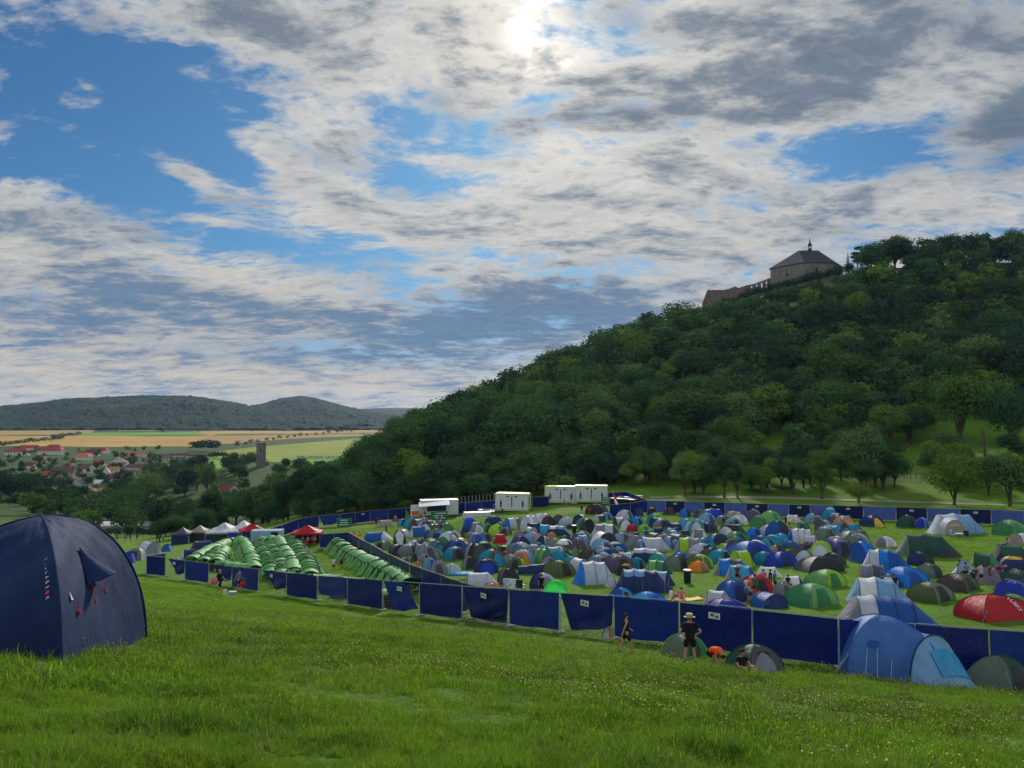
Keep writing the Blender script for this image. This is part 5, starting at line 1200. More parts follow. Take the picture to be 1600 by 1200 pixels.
gazebo(285, 850, 26, 'purple', 'purple gazebo with white portraits on its front at the left market', [('b', 'navy', -1, -1, 1, -1)], rz=.1)
gazebo(312, 846, 24, 'tan', 'beige pointed gazebo right of the purple one', [('b', 'charcoal', -1, -1, 1, -1)])
gazebo(350, 846, 42, 'lgrey', 'long white roofed market tent left of the red and pink gazebo', [('b', 'charcoal', -1, -1, 1, -1)], d=6, roofH=1.3)
gazebo(380, 844, 34, 'white', 'second white market tent with a blue side wall', [('b', 'royal', -1, -1, 1, -1)], d=6, roofH=1.4)
# ---------------------------------------------------------------- boxes on wheels, cabins, trailer
M_PANEL = plain('white_sandwich_panel', (.50, .54, .56), .45, .07, .6); M_LIME = plain('yellow_green_frame', (.42, .60, .06), .5, .08, 2); M_DK = plain('dark_print', (.012, .02, .045), .5)
M_TYRE = plain('rubber', (.02, .02, .02), .8); M_GLASS = plain('dark_glass', (.02, .025, .03), .12, .1, 1, spec=.6); M_ORG = plain('orange_print', (.65, .10, .02), .5); M_LBLUE = plain('pale_blue_panel', (.26, .38, .50), .5)
def figure_mb(b, x, y, z, h, mi):
    b.tube([(x, y, z+h*.86), (x, y, z+h)], h*.085, 8, mi); b.box((x, y, z+h*.60), (h*.30, .03, h*.40), 0, mi, .8); b.box((x, y, z+h*.32), (h*.34, .03, h*.22), 0, mi, .6); b.box((x-h*.06, y, z+h*.12), (h*.07, .03, h*.26), 0, mi); b.box((x+h*.06, y, z+h*.12), (h*.07, .03, h*.26), 0, mi)
def cabin(px, py, rz, label, figs=True):
    p = hit(px, py, 90)+Vector((0, 1.2, 0)); p.z = hz(p.x, p.y); e = empty('washroom_cabin', p, label, 'cabin', 'white washroom cabins with yellow green frames', rz); L, Wd, H = 6.0, 2.5, 2.75; z0 = .35
    MB().box((0, 0, z0+H/2), (L-.1, Wd-.1, H-.1)).build('wall', M_PANEL, e)
    f = MB()
    for sx in (-1, 1):
        for sy in (-1, 1): f.box((sx*(L/2-.07), sy*(Wd/2-.07), z0+H/2), (.17, .17, H+.02))
    for z in (z0+.06, z0+H-.02):
        for sy in (-1, 1): f.box((0, sy*(Wd/2-.07), z), (L-.32, .165, .16))
        for sx in (-1, 1): f.box((sx*(L/2-.07), 0, z), (.165, Wd-.32, .16))
    f.build('frame', M_LIME, e); MB().box((0, 0, z0+H+.05), (L-.2, Wd-.2, .05)).build('roof', M_LIME, e)
    MB().box((0, -Wd/2-.7, .28), (L+.4, 1.2, .07)).build('deck', M_STEEL, e)
    rl = MB()
    for k in range(9): rl.tube([(-L/2+k*L/8, -Wd/2-1.25, .3), (-L/2+k*L/8, -Wd/2-1.25, 1.3)], .022, 4)
    rl.tube([(-L/2, -Wd/2-1.25, 1.3), (L/2, -Wd/2-1.25, 1.3)], .025, 4); rl.build('railing', M_STEEL, e)
    MB().box((-L/2-.2, -Wd/2-1.6, .12), (1.0, .7, .14)).box((-L/2-.2, -Wd/2-1.2, .24), (1.0, .4, .12)).build('step', M_STEEL, e)
    for x in ((-L*.33, L*.33) if figs else (L*.4,)):
        b = MB(); figure_mb(b, x, -Wd/2-.03+.05, z0+.35, 1.25, 0); b.build('door_sign', M_DK, e)
    MB().box((0, -Wd/2+.035, z0+1.35), (.16, .03, 1.9)).build('sign_strip', M_DK, e)
    for x in (-.75, .75): MB().box((x, -Wd/2+.035, z0+2.3), (.45, .03, .22)).build('window', M_GLASS, e)
    MB().box((L/2-.03, -.2, z0+1.25), (.05, .85, 2.0)).build('door', plain('grey_door', (.25, .28, .32), .5) if 'gd' not in globals() else M_STEEL, e)
    b = MB(); b.box((L/2+.005, -.2, z0+1.9), (.03, .3, .3)); b.build('sign_plate', M_DK, e); return e
cabin(802, 799, R(-13), 'single white washroom cabin left of the pair, figures on its end wall')
cabin(877, 787, R(-5), 'left one of the two joined white washroom cabins')
cabin(925, 786, R(-6), 'right one of the two joined white washroom cabins')
def board(px, py, w_, h_, m1, label, rz=0, extra=None, name='banner_board', dmin=80):
    p = hit(px, py, dmin); e = empty(name, p, label, 'banner', None, rz); W = w_*p.y/1200; H = h_*p.y/1200
    MB().box((0, 0, H/2), (W, .05, H)).build('panel', m1, e); fr = MB()
    for s in (-1, 1): fr.tube([(s*W/2, .06, 0), (s*W/2, .06, H+.05)], .03, 5)
    fr.build('frame', M_STEEL, e); b = MB(); m_ = random.Random(px)
    for z in (.78, .5, .25): b.box((m_.uniform(-.1, .1)*W, -.035, H*z), (W*m_.uniform(.5, .75), .012, H*.09))
    b.build('printed_stripe', extra or M_WHITE, e); return e
M_GRN = plain('green_banner', (.01, .14, .065), .5, .1, 1); M_BLB = plain('blue_banner', (.02, .06, .22), .5)
board(538, 823, 22, 13, M_GRN, 'green banner board with white lines standing before the left far fence', R(8))
board(551, 818, 14, 12, M_BLB, 'blue and white banner board behind the green one', R(25))
board(686, 813, 26, 14, M_GRN, 'green banner below the awning of the catering trailer', R(8)); board(948, 789, 17, 12, M_GRN, 'green barrier banner beside the right washroom cabin', R(10))
# catering trailer
p = hit(668, 812, 90)+Vector((1.2, 2.5, 0)); p.z = hz(p.x, p.y); e = empty('catering_trailer', p, 'white catering trailer with a raised awning and orange sign', 'trailer', None, R(14))
MB().box((.6, 0, 1.9), (6.6, 2.4, 2.5)).build('body', M_PANEL, e); MB().box((.6, 0, 3.2), (6.8, 2.5, .12)).build('roof', M_WHITE, e)
MB().box((0, -1.22, 1.9), (3.4, .06, 1.2)).build('hatch', M_DK, e)
MB().add([(-3.2, -1.25, 3.0), (2.2, -1.25, 3.25), (2.0, -3.6, 2.7), (-3.5, -3.6, 2.45)], [(0, 1, 2, 3)]).build('awning', fabric('lgrey'), e); MB().tube([(-3.4, -3.5, 0), (-3.4, -3.5, 2.5)], .04, 5).build('awning_post', M_STEEL, e); MB().tube([(1.9, -3.5, 0), (1.9, -3.5, 2.7)], .04, 5).build('awning_post', M_STEEL, e)
MB().box((-3.9, -1.6, 1.6), (1.6, .08, 2.0)).build('sign_panel', M_WHITE, e); MB().box((-3.9, -1.66, 1.15), (1.3, .03, .75)).build('sign_print', M_ORG, e)
for x in (-.2, .9): MB().tube([(x, -1.25, .38), (x, -1.0, .38)], .38, 14).build('wheel', M_TYRE, e)
MB().box((-1, -2.2, .9), (3.4, .5, .08)).box((-2.4, -2.2, .45), (.08, .4, .9)).box((.4, -2.2, .45), (.08, .4, .9)).build('counter', M_WHITE, e)
# pale blue box trailer beside the green tents
p = hit(418, 849, 60); e = empty('box_trailer', p, 'pale blue long box trailer with a dark open hatch behind the green tents', 'trailer', None, R(6))
MB().box((0, 0, 1.35), (4.9, 2.1, 1.7)).build('body', M_LBLUE, e); MB().box((1.3, -1.06, 1.45), (1.1, .05, 1.1)).build('hatch', M_DK, e)
for x in (-.5, .5): MB().tube([(x, -1.08, .33), (x, -.85, .33)], .33, 12).build('wheel', M_TYRE, e)
# stacks of white stage panels and steel barriers
for px, py, n, Lm, rz_, lb in ((744, 808, 4, 4.6, 14, 'stack of white panels on the grass beside the far fence'), (765, 801, 3, 4.4, 10, 'stack of grey steel panels behind the white stack')):
    p = hit(px, py, 90); e = empty('panel_stack', p, lb, 'panel stack', None, R(rz_))
    for k in range(n): MB().box((.06*k, .05*k, .12+.22*k), (Lm-.05*k, 1.8, .16)).build('panel', M_WHITE if n == 4 else M_STEEL, e)
for k in range(14):
    q = hit_lift(702+k*5.6, 790-k*.55, 1.0, 90); b = MB(); 
    b.tube([(-.3, 0, 0), (-.3, 0, 2.6), (.3, 0, 2.6), (.3, 0, 0)], .03, 5); b.tube([(-.3, 0, 1.3), (.3, 0, 1.3)], .02, 4)
    o = b.build('steel_barrier', M_STEEL); o.location = (q.x, q.y-1.2, q.z); o.rotation_euler = (0, 0, .25); tag(o, 'one of the upright steel barriers stored along the far fence by the catering trailer', 'barrier', 'steel barriers stored along the far fence')
# rubbish containers in the bin yard
rb = random.Random(4)
M_BIN = plain('black_bin', (.012, .013, .016), .5)
for k in range(26):
    px = 958+(k % 9)*5.2+rb.uniform(-1, 1); py = 776.5+(k//9)*3.4+((k % 9)*.45); q = hit(px, py+6, 100)
    e = empty('rubbish_bin', q, 'one of the black rubbish bins with pale lids crowded in the bin yard', 'bin', 'black rubbish bins in the fenced yard', rb.uniform(0, 3))
    MB().box((0, 0, .65), (.75, .7, 1.1), 0, 0, 1.12).build('body', M_BIN, e); MB().box((0, 0, 1.27), (.9, .85, .12)).build('lid', M_WHITE if rb.random() < .5 else M_BIN, e)
def bin_at(px, py, label, h=.98, r=.30):
    q = hit(px, py); e = empty('litter_barrel', q, label, 'bin'); MB().tube([(0, 0, 0), (0, 0, h*.5), (0, 0, h)], [r*.85, r*.95, r], 14).build('body', M_BIN, e); MB().tube([(0, 0, h), (0, 0, h+.07)], r*1.06, 14).build('lid', M_WHITE, e)
bin_at(1074, 911, 'black round litter bin with a pale lid left of the orange dome tent')
bin_at(897, 833, 'black litter bin with a white lid beside the clean white dome in the back row')
# flag
p = hit(966, 803, 80); e = empty('flag', p, 'red and white flag on a leaning pole by the bin yard', 'flag', None, .2); MB().tube([(0, 0, 0), (-.9, 0, 3.6)], .03, 6).build('pole', M_STEEL, e)
fl_ = [[(-.85+.16*j*.4+.10*i, .05*math.sin(i*1.3+j), 3.4-.38*j-.12*i) for i in range(7)] for j in range(6)]; MB().grid(fl_, mif=lambda j, i: 0 if (j in (2, 3)) else 1).build('cloth', [fabric('white'), fabric('red')], e, smooth=True)
# yellow guidepost flag / parasols / chairs / blanket
def camp_chair(px, py, c, label, rz=0):
    q = hit(px, py); e = empty('camp_chair', q, label, 'chair', 'folding camp chairs', rz)
    MB().box((0, 0, .42), (.52, .48, .04)).build('seat', fabric(c), e); MB().box((0, .26, .70), (.52, .05, .52)).build('backrest', fabric(c), e)
    for sx in (-1, 1):
        for sy in (-1, 1): MB().tube([(sx*.27, sy*.25, 0), (sx*.24, sy*.22, .62 if sy > 0 else .60)], .014, 5).build('leg', M_STEEL, e)
        MB().box((sx*.27, 0, .62), (.05, .46, .03)).build('armrest', M_DK, e)
camp_chair(792, 925, 'lgrey', 'pale folding chair at the left by the near fence', .2); camp_chair(800, 926, 'white', 'white folding chair between the pale one and the dark one', -.2); camp_chair(813, 927, 'charcoal', 'dark folding chair with a grey jacket beside the white one', .3)
camp_chair(1489, 841, 'lgrey', 'light folding chair in front of the very large grey family tent', .5); camp_chair(1510, 843, 'charcoal', 'dark folding chair right of the camping table', -.5)
def camp_table(px, py, label, w_=.9):
    q = hit(px, py); e = empty('camp_table', q, label, 'table'); MB().box((0, 0, .62), (w_, .6, .035)).build('table_top', M_WHITE, e)
    for sx in (-1, 1):
        for sy in (-1, 1): MB().tube([(sx*(w_/2-.05), sy*.25, 0), (sx*(w_/2-.05), sy*.25, .6)], .014, 5).build('leg', M_STEEL, e)
camp_table(1499, 842, 'low white camping table between two chairs by the grey family tent'); camp_table(672, 826, 'long white table with food by the catering trailer', 2.4); camp_table(690, 824, 'white table right of the food table', 1.8)
# umbrella left in the crumpled white tent, half moon black-and-white
q = hit(882, 867); e = empty('parasol', q, 'small white parasol with dark spots among the centre tents', 'parasol'); MB().tube([(0, 0, 0), (0, 0, 1.6)], .02, 5).build('pole', M_STEEL, e)
rows = [[(.85*math.sin(b_)*math.cos(a_), .85*math.sin(b_)*math.sin(a_), 1.05+.6*math.cos(b_)) for a_ in np.linspace(0, 2*math.pi, 13)] for b_ in np.linspace(.02, 1.35, 6)]; MB().grid(rows, mif=lambda j, i: 1 if (i*7+j*5) % 5 == 0 else 0).build('canopy', [fabric('white'), fabric('charcoal')], e)
# giant pale family tent at the right of the far fence
fam = near_tent(1496, 836, 94, 38, 'tunnel', 'lgrey lgrey lblue lblue', 'very large pale grey and blue family tent with a tan arched door', yaw=-4, ratio=.5, poles='grey', ropes=4)
fq = MB(); arc = arch(0, 1.25, 1.9, 10, 0, .75); fq.add([(-1.3+y, -2.3, z) for (_, y, z) in arc], [tuple(range(11))]); fq.build('door', fabric('tan'), fam)
por = [[(-1.3+y*(1+.12*f), -2.3+1.2*f, z*(1+.12*f)+.03) for (_, y, z) in arc] for f in (0, .5, 1)]; MB().grid(por).build('porch', fabric('lgrey'), fam, smooth=True)
q = hit(1068, 937); o = MB().grid([[(x, y, .05+.03*math.sin(x*4+y*3)) for x in np.linspace(-1.1, 1.4, 8)] for y in np.linspace(-.7, .6, 5)], mif=lambda j, i: (i+j) % 2).build('picnic_blanket', [fabric('orange'), fabric('yellow')]); o.location = q; o.rotation_euler = (-.1, 0, .2); tag(o, 'orange and yellow picnic blanket under the two seated people', 'blanket')
# white letters running down the red dome
for i, ch in enumerate('HUSKY'):
    a_, b__ = .335*1, 1; m_ = red.matrix_basis
    fl_o = [c for c in red.children if c.name.startswith('flysheet')][0]; vs_ = np.array([v.co[:] for v in fl_o.data.vertices]); Hm = vs_[:, 2].max(); am = vs_[:, 0].max(); bm_ = -vs_[:, 1].min()
    s_, q_ = .70, .62-.085*i; ph = q_*math.pi/2; pull = 1-.13*math.sin(math.pi*s_)*math.sin(ph*2)**.7
    def rp_(s_, q_): 
        ph = q_*math.pi/2; pull = 1-.13*math.sin(math.pi*s_)*math.sin(ph*2)**.7; return Vector(((2*s_-1)*am*math.cos(ph)*pull, -bm_*math.cos(ph)*pull, Hm*math.sin(ph)**.92))
    P0_ = rp_(s_, q_); dn = (rp_(s_, q_-.04)-P0_).normalized(); ac = (rp_(s_+.04, q_)-P0_).normalized(); nn = dn.cross(ac).normalized(); nn = nn if nn.y < 0 else -nn; up_ = nn.cross(dn).normalized()
    M_ = Matrix((dn, up_, nn)).transposed().to_4x4(); M_.translation = P0_+nn*.03; letters('lettering', ch, .36, M_LET, red, M_, .002)
# ---------------------------------------------------------------- people: one skinned body each, hair and clothing as parts
SKIN = plain('skin', (.42, .22, .15), .6, .06, 9, bmp=.001); SKIN2 = plain('tanned_skin', (.30, .15, .09), .6, .06, 9, bmp=.001)
_cm = {}
def cloth(c):
    if c not in _cm:
        rgb = dict(black=(.012, .012, .014), white=(.62, .62, .62), grey=(.20, .21, .23), dgrey=(.06, .06, .07), orange=(.85, .09, .02), pink=(.60, .12, .22), red=(.45, .02, .03), teal=(.02, .22, .24), green=(.03, .14, .07), navy=(.015, .02, .06), yellow=(.65, .50, .03), purple=(.16, .05, .12), lilac=(.45, .38, .52), blue=(.03, .08, .28), khaki=(.20, .17, .11), brown=(.10, .05, .03), hair=(.03, .018, .012), fair=(.30, .19, .09), straw=(.55, .43, .24))[c]
        _cm[c] = plain('cloth_'+c, rgb, .85, .12, 7, bmp=.004, spec=.2)
    return _cm[c]
def skin_obj(name, chains, mat, parent, sub=1, extra=None):
    """chains: lists of (x, y, z, r); equal coordinates are welded"""
    bm = bmesh.new(); lay = bm.verts.layers.skin.verify(); vs = {}
    for ch in chains:
        prev = None
        for (x, y, z, r) in ch:
            k = (round(x, 3), round(y, 3), round(z, 3))
            if k not in vs: v = bm.verts.new((x, y, z)); v[lay].radius = (r, r); vs[k] = v; v[lay].use_root = len(vs) == 1
            v = vs[k]
            if prev is not None and prev is not v and bm.edges.get((prev, v)) is None: bm.edges.new((prev, v))
            prev = v
    me = bpy.data.meshes.new(name); bm.to_mesh(me); bm.free(); me.materials.append(mat); o = link(name, me, parent)
    m = o.modifiers.new('skin', 'SKIN'); m.use_smooth_shade = True
    s = o.modifiers.new('subdivision', 'SUBSURF'); s.levels = sub; s.render_levels = sub
    return o
POSES = {}
def P3(*a): return a
def pose(kind):
    sh, el, wr, hp, kn, an, to = {}, {}, {}, {}, {}, {}, {}
    pel, wai, che, nec, hd = (0, 0, .93), (0, 0, 1.08), (0, 0, 1.30), (0, .005, 1.47), (0, -.01, 1.62)
    def S(sx, s_, e_, w_, h_, k_, a_, t_):
        sh[sx], el[sx], wr[sx], hp[sx], kn[sx], an[sx], to[sx] = s_, e_, w_, h_, k_, a_, t_
    if kind in ('stand', 'walk', 'hips', 'hold'):
        for sx in (-1, 1):
            st = {'walk': .30*sx}.get(kind, 0)
            arm = {'hips': ((.34*sx, .10, 1.17), (.19*sx, .02, 1.03)), 'walk': ((.24*sx, -.10*sx+.04, 1.17), (.25*sx, -.26*sx-.04, .97)), 'hold': ((.24*sx, -.02, 1.17), (.12*sx, -.26, 1.14)), 'stand': ((.24*sx, .03, 1.16), (.25*sx, -.03, .92))}[kind]
            S(sx, (.185*sx, 0, 1.41), arm[0], arm[1], (.10*sx, 0, .90), (.12*sx if kind == 'hips' else .10*sx, -.03+st*.55*(1 if st < 0 else .6), .50), ((.17 if kind == 'hips' else .11)*sx, .02+st, .09+(.07 if st > 0 else 0)), ((.19 if kind == 'hips' else .11)*sx, -.15+st, .035))
    elif kind == 'sit':     # on the ground, legs forward and bent
        pel, wai, che, nec, hd = (0, .05, .12), (0, .09, .28), (0, .08, .48), (0, .03, .66), (0, -.01, .81)
        for sx in (-1, 1): S(sx, (.185*sx, .06, .60), (.26*sx, -.08, .40), (.16*sx, -.32, .36), (.11*sx, .02, .13), (.20*sx, -.38, .42), (.13*sx, -.62, .08), (.13*sx, -.78, .04))
    elif kind == 'chair':
        pel, wai, che, nec, hd = (0, .05, .50), (0, .08, .66), (0, .09, .86), (0, .05, 1.04), (0, .01, 1.19)
        for sx in (-1, 1): S(sx, (.185*sx, .08, .98), (.25*sx, -.02, .75), (.14*sx, -.24, .68), (.11*sx, .02, .50), (.14*sx, -.40, .50), (.14*sx, -.42, .09), (.14*sx, -.58, .04))
    elif kind == 'crouch':  # bent low over something on the ground
        pel, wai, che, nec, hd = (0, .20, .42), (0, .10, .54), (0, -.10, .60), (0, -.27, .55), (0, -.40, .47)
        for sx in (-1, 1): S(sx, (.18*sx, -.20, .56), (.24*sx, -.26, .30), (.14*sx, -.40, .08), (.10*sx, .20, .40), (.17*sx, -.14, .36), (.12*sx, .16, .08), (.12*sx, .0, .035))
    elif kind == 'bend':
        pel, wai, che, nec, hd = (0, .12, .88), (0, .02, 1.00), (0, -.18, 1.10), (0, -.34, 1.14), (0, -.47, 1.15)
        for sx in (-1, 1): S(sx, (.18*sx, -.26, 1.10), (.22*sx, -.34, .84), (.14*sx, -.46, .62), (.10*sx, .12, .86), (.12*sx, -.02, .49), (.12*sx, .04, .09), (.12*sx, -.12, .035))
    return pel, wai, che, nec, hd, sh, el, wr, hp, kn, an, to
def lerp3(a, b, f): return tuple(a[i]*(1-f)+b[i]*f for i in range(3))
def person(px, py, hp_, kind, rz, label, top='black', bottom='black', hair='hair', skin=None, sleeves=True, near=False, hat=None, long=False, dress=False, group='people in and around the camp', pos=None, dmin=0, lift=0.0, bare=False):
    p = hit(px, py, dmin) if pos is None else pos; nat = {'stand': 1.74, 'walk': 1.74, 'hips': 1.74, 'hold': 1.74, 'sit': .93, 'chair': 1.30, 'crouch': .68, 'bend': 1.25}[kind]
    sc = max(.85, min(1.12, hp_*p.y/1200/nat)) if hp_ else 1.0
    e = empty('person', p+Vector((0, 0, lift)), label, 'person', group, rz); e.scale = (sc, sc, sc)
    pel, wai, che, nec, hd, sh, el, wr, hi, kn, an, to = pose(kind); sk = skin or SKIN
    up = (Vector(hd)-Vector(nec)).normalized(); top_ = tuple(Vector(hd)+up*.085); chin = tuple(Vector(nec)*.45+Vector(hd)*.55)
    ch = [[pel+(.135,), wai+(.125,), che+(.140,), lerp3(che, nec, .72)+(.085,), nec+(.052,), chin+(.066,), hd+(.098,), top_+(.062,)]]
    for sx in (-1, 1):
        hand = tuple(Vector(wr[sx])+(Vector(wr[sx])-Vector(el[sx])).normalized()*.085)
        ch.append([lerp3(che, nec, .72)+(.085,), sh[sx]+(.056,), el[sx]+(.040,), wr[sx]+(.027,), hand+(.036,)])
        d = (Vector(hand)-Vector(wr[sx])).normalized(); side = d.cross(Vector((0, -1, .2))).normalized(); fwd = side.cross(d).normalized()
        if near:
            for q, (o_, ln) in enumerate(((-.028, .070), (-.010, .082), (.010, .078), (.028, .060))):
                r0 = Vector(hand)+side*o_+d*.02; ch.append([hand+(.036,), tuple(r0+d*.02)+(.011,), tuple(r0+d*(ln*.6)+fwd*.012)+(.0095,), tuple(r0+d*ln+fwd*.034)+(.008,)])
            r0 = Vector(wr[sx])+d*.03; ch.append([hand+(.036,), tuple(r0+side*-.042*sx+d*.03)+(.012,), tuple(r0+side*-.05*sx+d*.062+fwd*.02)+(.010,)])
        mid = lerp3(hi[sx], kn[sx], .45)
        ch.append([pel+(.135,), hi[sx]+(.100,), mid+(.082,), kn[sx]+(.058,), lerp3(kn[sx], an[sx], .35)+(.056,), an[sx]+(.036,), to[sx]+(.034,)])
    body = skin_obj('body', ch, sk, e, 2 if near else 1)
    # face: nose, eyes, ears
    f = (Vector((0, -1, 0))-up*Vector((0, -1, 0)).dot(up)).normalized(); rt_ = f.cross(up).normalized(); H0 = Vector(hd)
    fb = MB(); fb.tube([H0+f*.090-up*.005, H0+f*.118-up*.03], [.010, .016], 5)
    for s in (-1, 1): fb.tube([H0+rt_*s*.092-up*.01, H0+rt_*s*.106+up*.01], [.022, .016], 5)
    fb.build('nose_and_ears', sk, body, smooth=True)
    if near or hp_ > 24:
        eb = MB()
        for s in (-1, 1): eb.tube([H0+f*.088+rt_*s*.034+up*.012, H0+f*.096+rt_*s*.034+up*.012], .011, 6)
        eb.build('eyes', cloth('black'), body); MB().box(tuple(H0+f*.092-up*.055), (.045, .008, .010)).build('mouth', cloth('red'), body)
    hc = H0-f*.018+up*.022; rows = []
    for b_ in np.linspace(.03, 1.75, 8):
        rows.append([tuple(hc+up*(.118*math.cos(b_))+(rt_*math.cos(a_)*.108+f*math.sin(a_)*(.112 if math.sin(a_) < 0 else .112-.045*max(0, b_-.7)))*math.sin(b_)) for a_ in np.linspace(0, 2*math.pi, 13)])
    MB().grid(rows).build('hair', cloth(hair), e, smooth=True)
    if long: skin_obj('long_hair', [[tuple(hc-f*.06)+(.075,), tuple(hc-f*.085-up*.14)+(.065,), tuple(hc-f*.075-up*.28)+(.035,)]], cloth(hair), e)
    if hat:
        hb = MB(); cen = H0+up*.075
        hb.grid([[tuple(cen+(rt_*math.cos(a_)+f*math.sin(a_)*1.05)*r_+up*z_) for a_ in np.linspace(0, 2*math.pi, 17)] for r_, z_ in ((.185, -.012), (.12, .0), (.113, .02), (.108, .10), (.09, .115), (.002, .108))]); hb.build('hat_crown', cloth(hat), e, smooth=True, auto=50)
        MB().grid([[tuple(cen+(rt_*math.cos(a_)+f*math.sin(a_)*1.05)*.1165+up*z_) for a_ in np.linspace(0, 2*math.pi, 17)] for z_ in (.012, .045)]).build('hat_band', cloth('black'), e)
    if not bare:
        g = .022; low_ = tuple(Vector(pel)-(Vector(wai)-Vector(pel)).normalized()*.10); tc_ = [[low_+(.162,), pel+(.172,), wai+(.125+g+.018,), che+(.150+g,), lerp3(che, nec, .72)+(.085+g,), lerp3(che, nec, .92)+(.062,)]]
        for sx in (-1, 1):
            if sleeves: tc_.append([lerp3(che, nec, .72)+(.085+g,), sh[sx]+(.056+g,), lerp3(sh[sx], el[sx], .62)+(.052+g*.8,)])
            else: tc_.append([lerp3(che, nec, .72)+(.085+g,), lerp3(che, sh[sx], .80)+(.045+g,)])
        skin_obj('dress' if dress else 'shirt', tc_, cloth(top), e, 2 if near else 1)
    if dress:
        rows = [[(r_*math.cos(a_), r_*.8*math.sin(a_)+pel[1], z_) for a_ in np.linspace(0, 2*math.pi, 13)] for r_, z_ in ((.16, pel[2]+.12), (.19, pel[2]), (.23, pel[2]-.25), (.27, pel[2]-.48))]
        MB().grid(rows).build('skirt', cloth(top), e, smooth=True)
    else:
        bc = [[lerp3(pel, wai, .75)+(.146,), pel+(.158,)]]
        for sx in (-1, 1): bc.append([pel+(.158,), hi[sx]+(.128,), lerp3(hi[sx], kn[sx], .45)+(.104,), lerp3(hi[sx], kn[sx], .88)+(.086,)])
        skin_obj('shorts', bc, cloth(bottom), e, 2 if near else 1)
    for sx in (-1, 1):
        skin_obj('shoe', [[lerp3(an[sx], to[sx], -.12)[:2]+(to[sx][2]+.012, .046), lerp3(an[sx], to[sx], .55)[:2]+(to[sx][2]+.005, .046), to[sx][:2]+(to[sx][2], .038)]], cloth('dgrey'), e)
    return e
# by the near fence
person(978, 1020, 60, 'walk', R(100), 'person in black tank top and shorts walking along the near fence', near=True, sleeves=False, long=True)
_m = person(1078, 1036, 73, 'hips', R(178), 'person in black with a straw hat, hands on hips, watching the tents go up', near=True, hat='straw', hair='hair')
person(1117, 1038, 26, 'crouch', R(35), 'person in a bright orange shirt crouching on the grass by the fence', top='orange', near=True)
person(1160, 1055, 36, 'sit', R(20), 'person in black sitting in the mouth of the dark grey tent', top='black', bottom='khaki', near=True)
_m.scale.x *= 1.16; _m.scale.y *= 1.12
w1 = person(343, 930, 44, 'walk', R(75), 'person in a dark shirt carrying a pink bag and a white canister', top='black', bottom='navy', near=True, hair='fair')
w2 = person(373, 924, 38, 'walk', R(80), 'person in a grey white top with a pink red bag by the near fence', top='grey', bottom='navy', near=True, long=True)
def bag(px, py, dz, c, label, s=.45):
    q = hit(px, py); b = MB(); rows = [[(r_*math.cos(a_), r_*.55*math.sin(a_), z_) for a_ in np.linspace(0, 2*math.pi, 11)] for r_, z_ in ((.02, 0), (.20, .02), (.25, .15), (.22, .32), (.10, .42))]
    e = empty('carry_bag', q+Vector((0, -.12, dz)), label, 'bag'); b.grid(rows).build('body', cloth(c), e, smooth=True); MB().tube([(-.10, 0, .40), (-.06, 0, .62), (.06, 0, .62), (.10, 0, .40)], .012, 5).build('strap', cloth(c), e); e.scale = (s/.45,)*3
bag(335, 931, .85, 'pink', 'pale pink bag held by the person in the dark shirt', .5); bag(380, 926, .55, 'red', 'pink red bag hanging on the person in the grey top', .5)
q = hit(350, 930); e = empty('water_canister', q+Vector((.15, -.2, .12)), 'white water canister held by the person in the dark shirt', 'canister'); MB().box((0, 0, .17), (.26, .18, .34), 0, 0, .92).build('body', M_WHITE, e); MB().tube([(-.07, 0, .34), (-.05, 0, .40), (.05, 0, .40), (.07, 0, .34)], .012, 5).build('handle', M_WHITE, e)
q = hit(365, 930); e = empty('cool_box', q+Vector((0, -.2, 0)), 'grey blue cool box carried low between the two walkers', 'cool box'); MB().box((0, 0, .16), (.55, .34, .28)).build('body', M_LBLUE, e); MB().box((0, 0, .33), (.58, .37, .06)).build('lid', M_WHITE, e)
# inside the camp
person(846, 932, 34, 'stand', R(170), 'person all in black standing by the neon green shelter')
person(1050, 936, 17, 'sit', R(120), 'person in a white shirt sitting on the orange blanket', top='white', bottom='khaki')
person(1065, 936, 16, 'sit', R(170), 'person in a pink top sitting on the orange blanket', top='pink', bottom='white')
G = 'people gathered beside the sky blue tunnel tent'
for a in [(1152, 912, 20, 'stand', 150, 'person with a white cap and brown shirt at the left of the group', 'brown', 'black', 'straw'),
          (1166, 926, 24, 'chair', 200, 'person in a white shirt sitting in the group by the red dome', 'white', 'dgrey', 'hair'),
          (1179, 931, 30, 'stand', 170, 'person in dark green in the middle of the group', 'green', 'dgrey', 'hair'),
          (1193, 921, 26, 'stand', 190, 'person in a pink shirt in the group', 'pink', 'black', 'hair'),
          (1204, 922, 32, 'stand', 80, 'person in long black clothes at the right of the group', 'black', 'black', 'hair'),
          (1211, 923, 30, 'stand', 100, 'person in a teal shirt at the right end of the group', 'teal', 'navy', 'fair'),
          (1171, 941, 22, 'bend', 200, 'person bending down in grey in front of the group', 'grey', 'dgrey', 'hair'),
          (1232, 922, 22, 'chair', 20, 'person with dark hair in black sitting beside the emerald dome', 'black', 'black', 'hair'),
          (1186, 938, 18, 'sit', 170, 'person in dark red sitting on the grass among the group', 'red', 'black', 'hair')]:
    person(*a[:4], R(a[4]), a[5], top=a[6], bottom=a[7], hair=a[8], group=G)
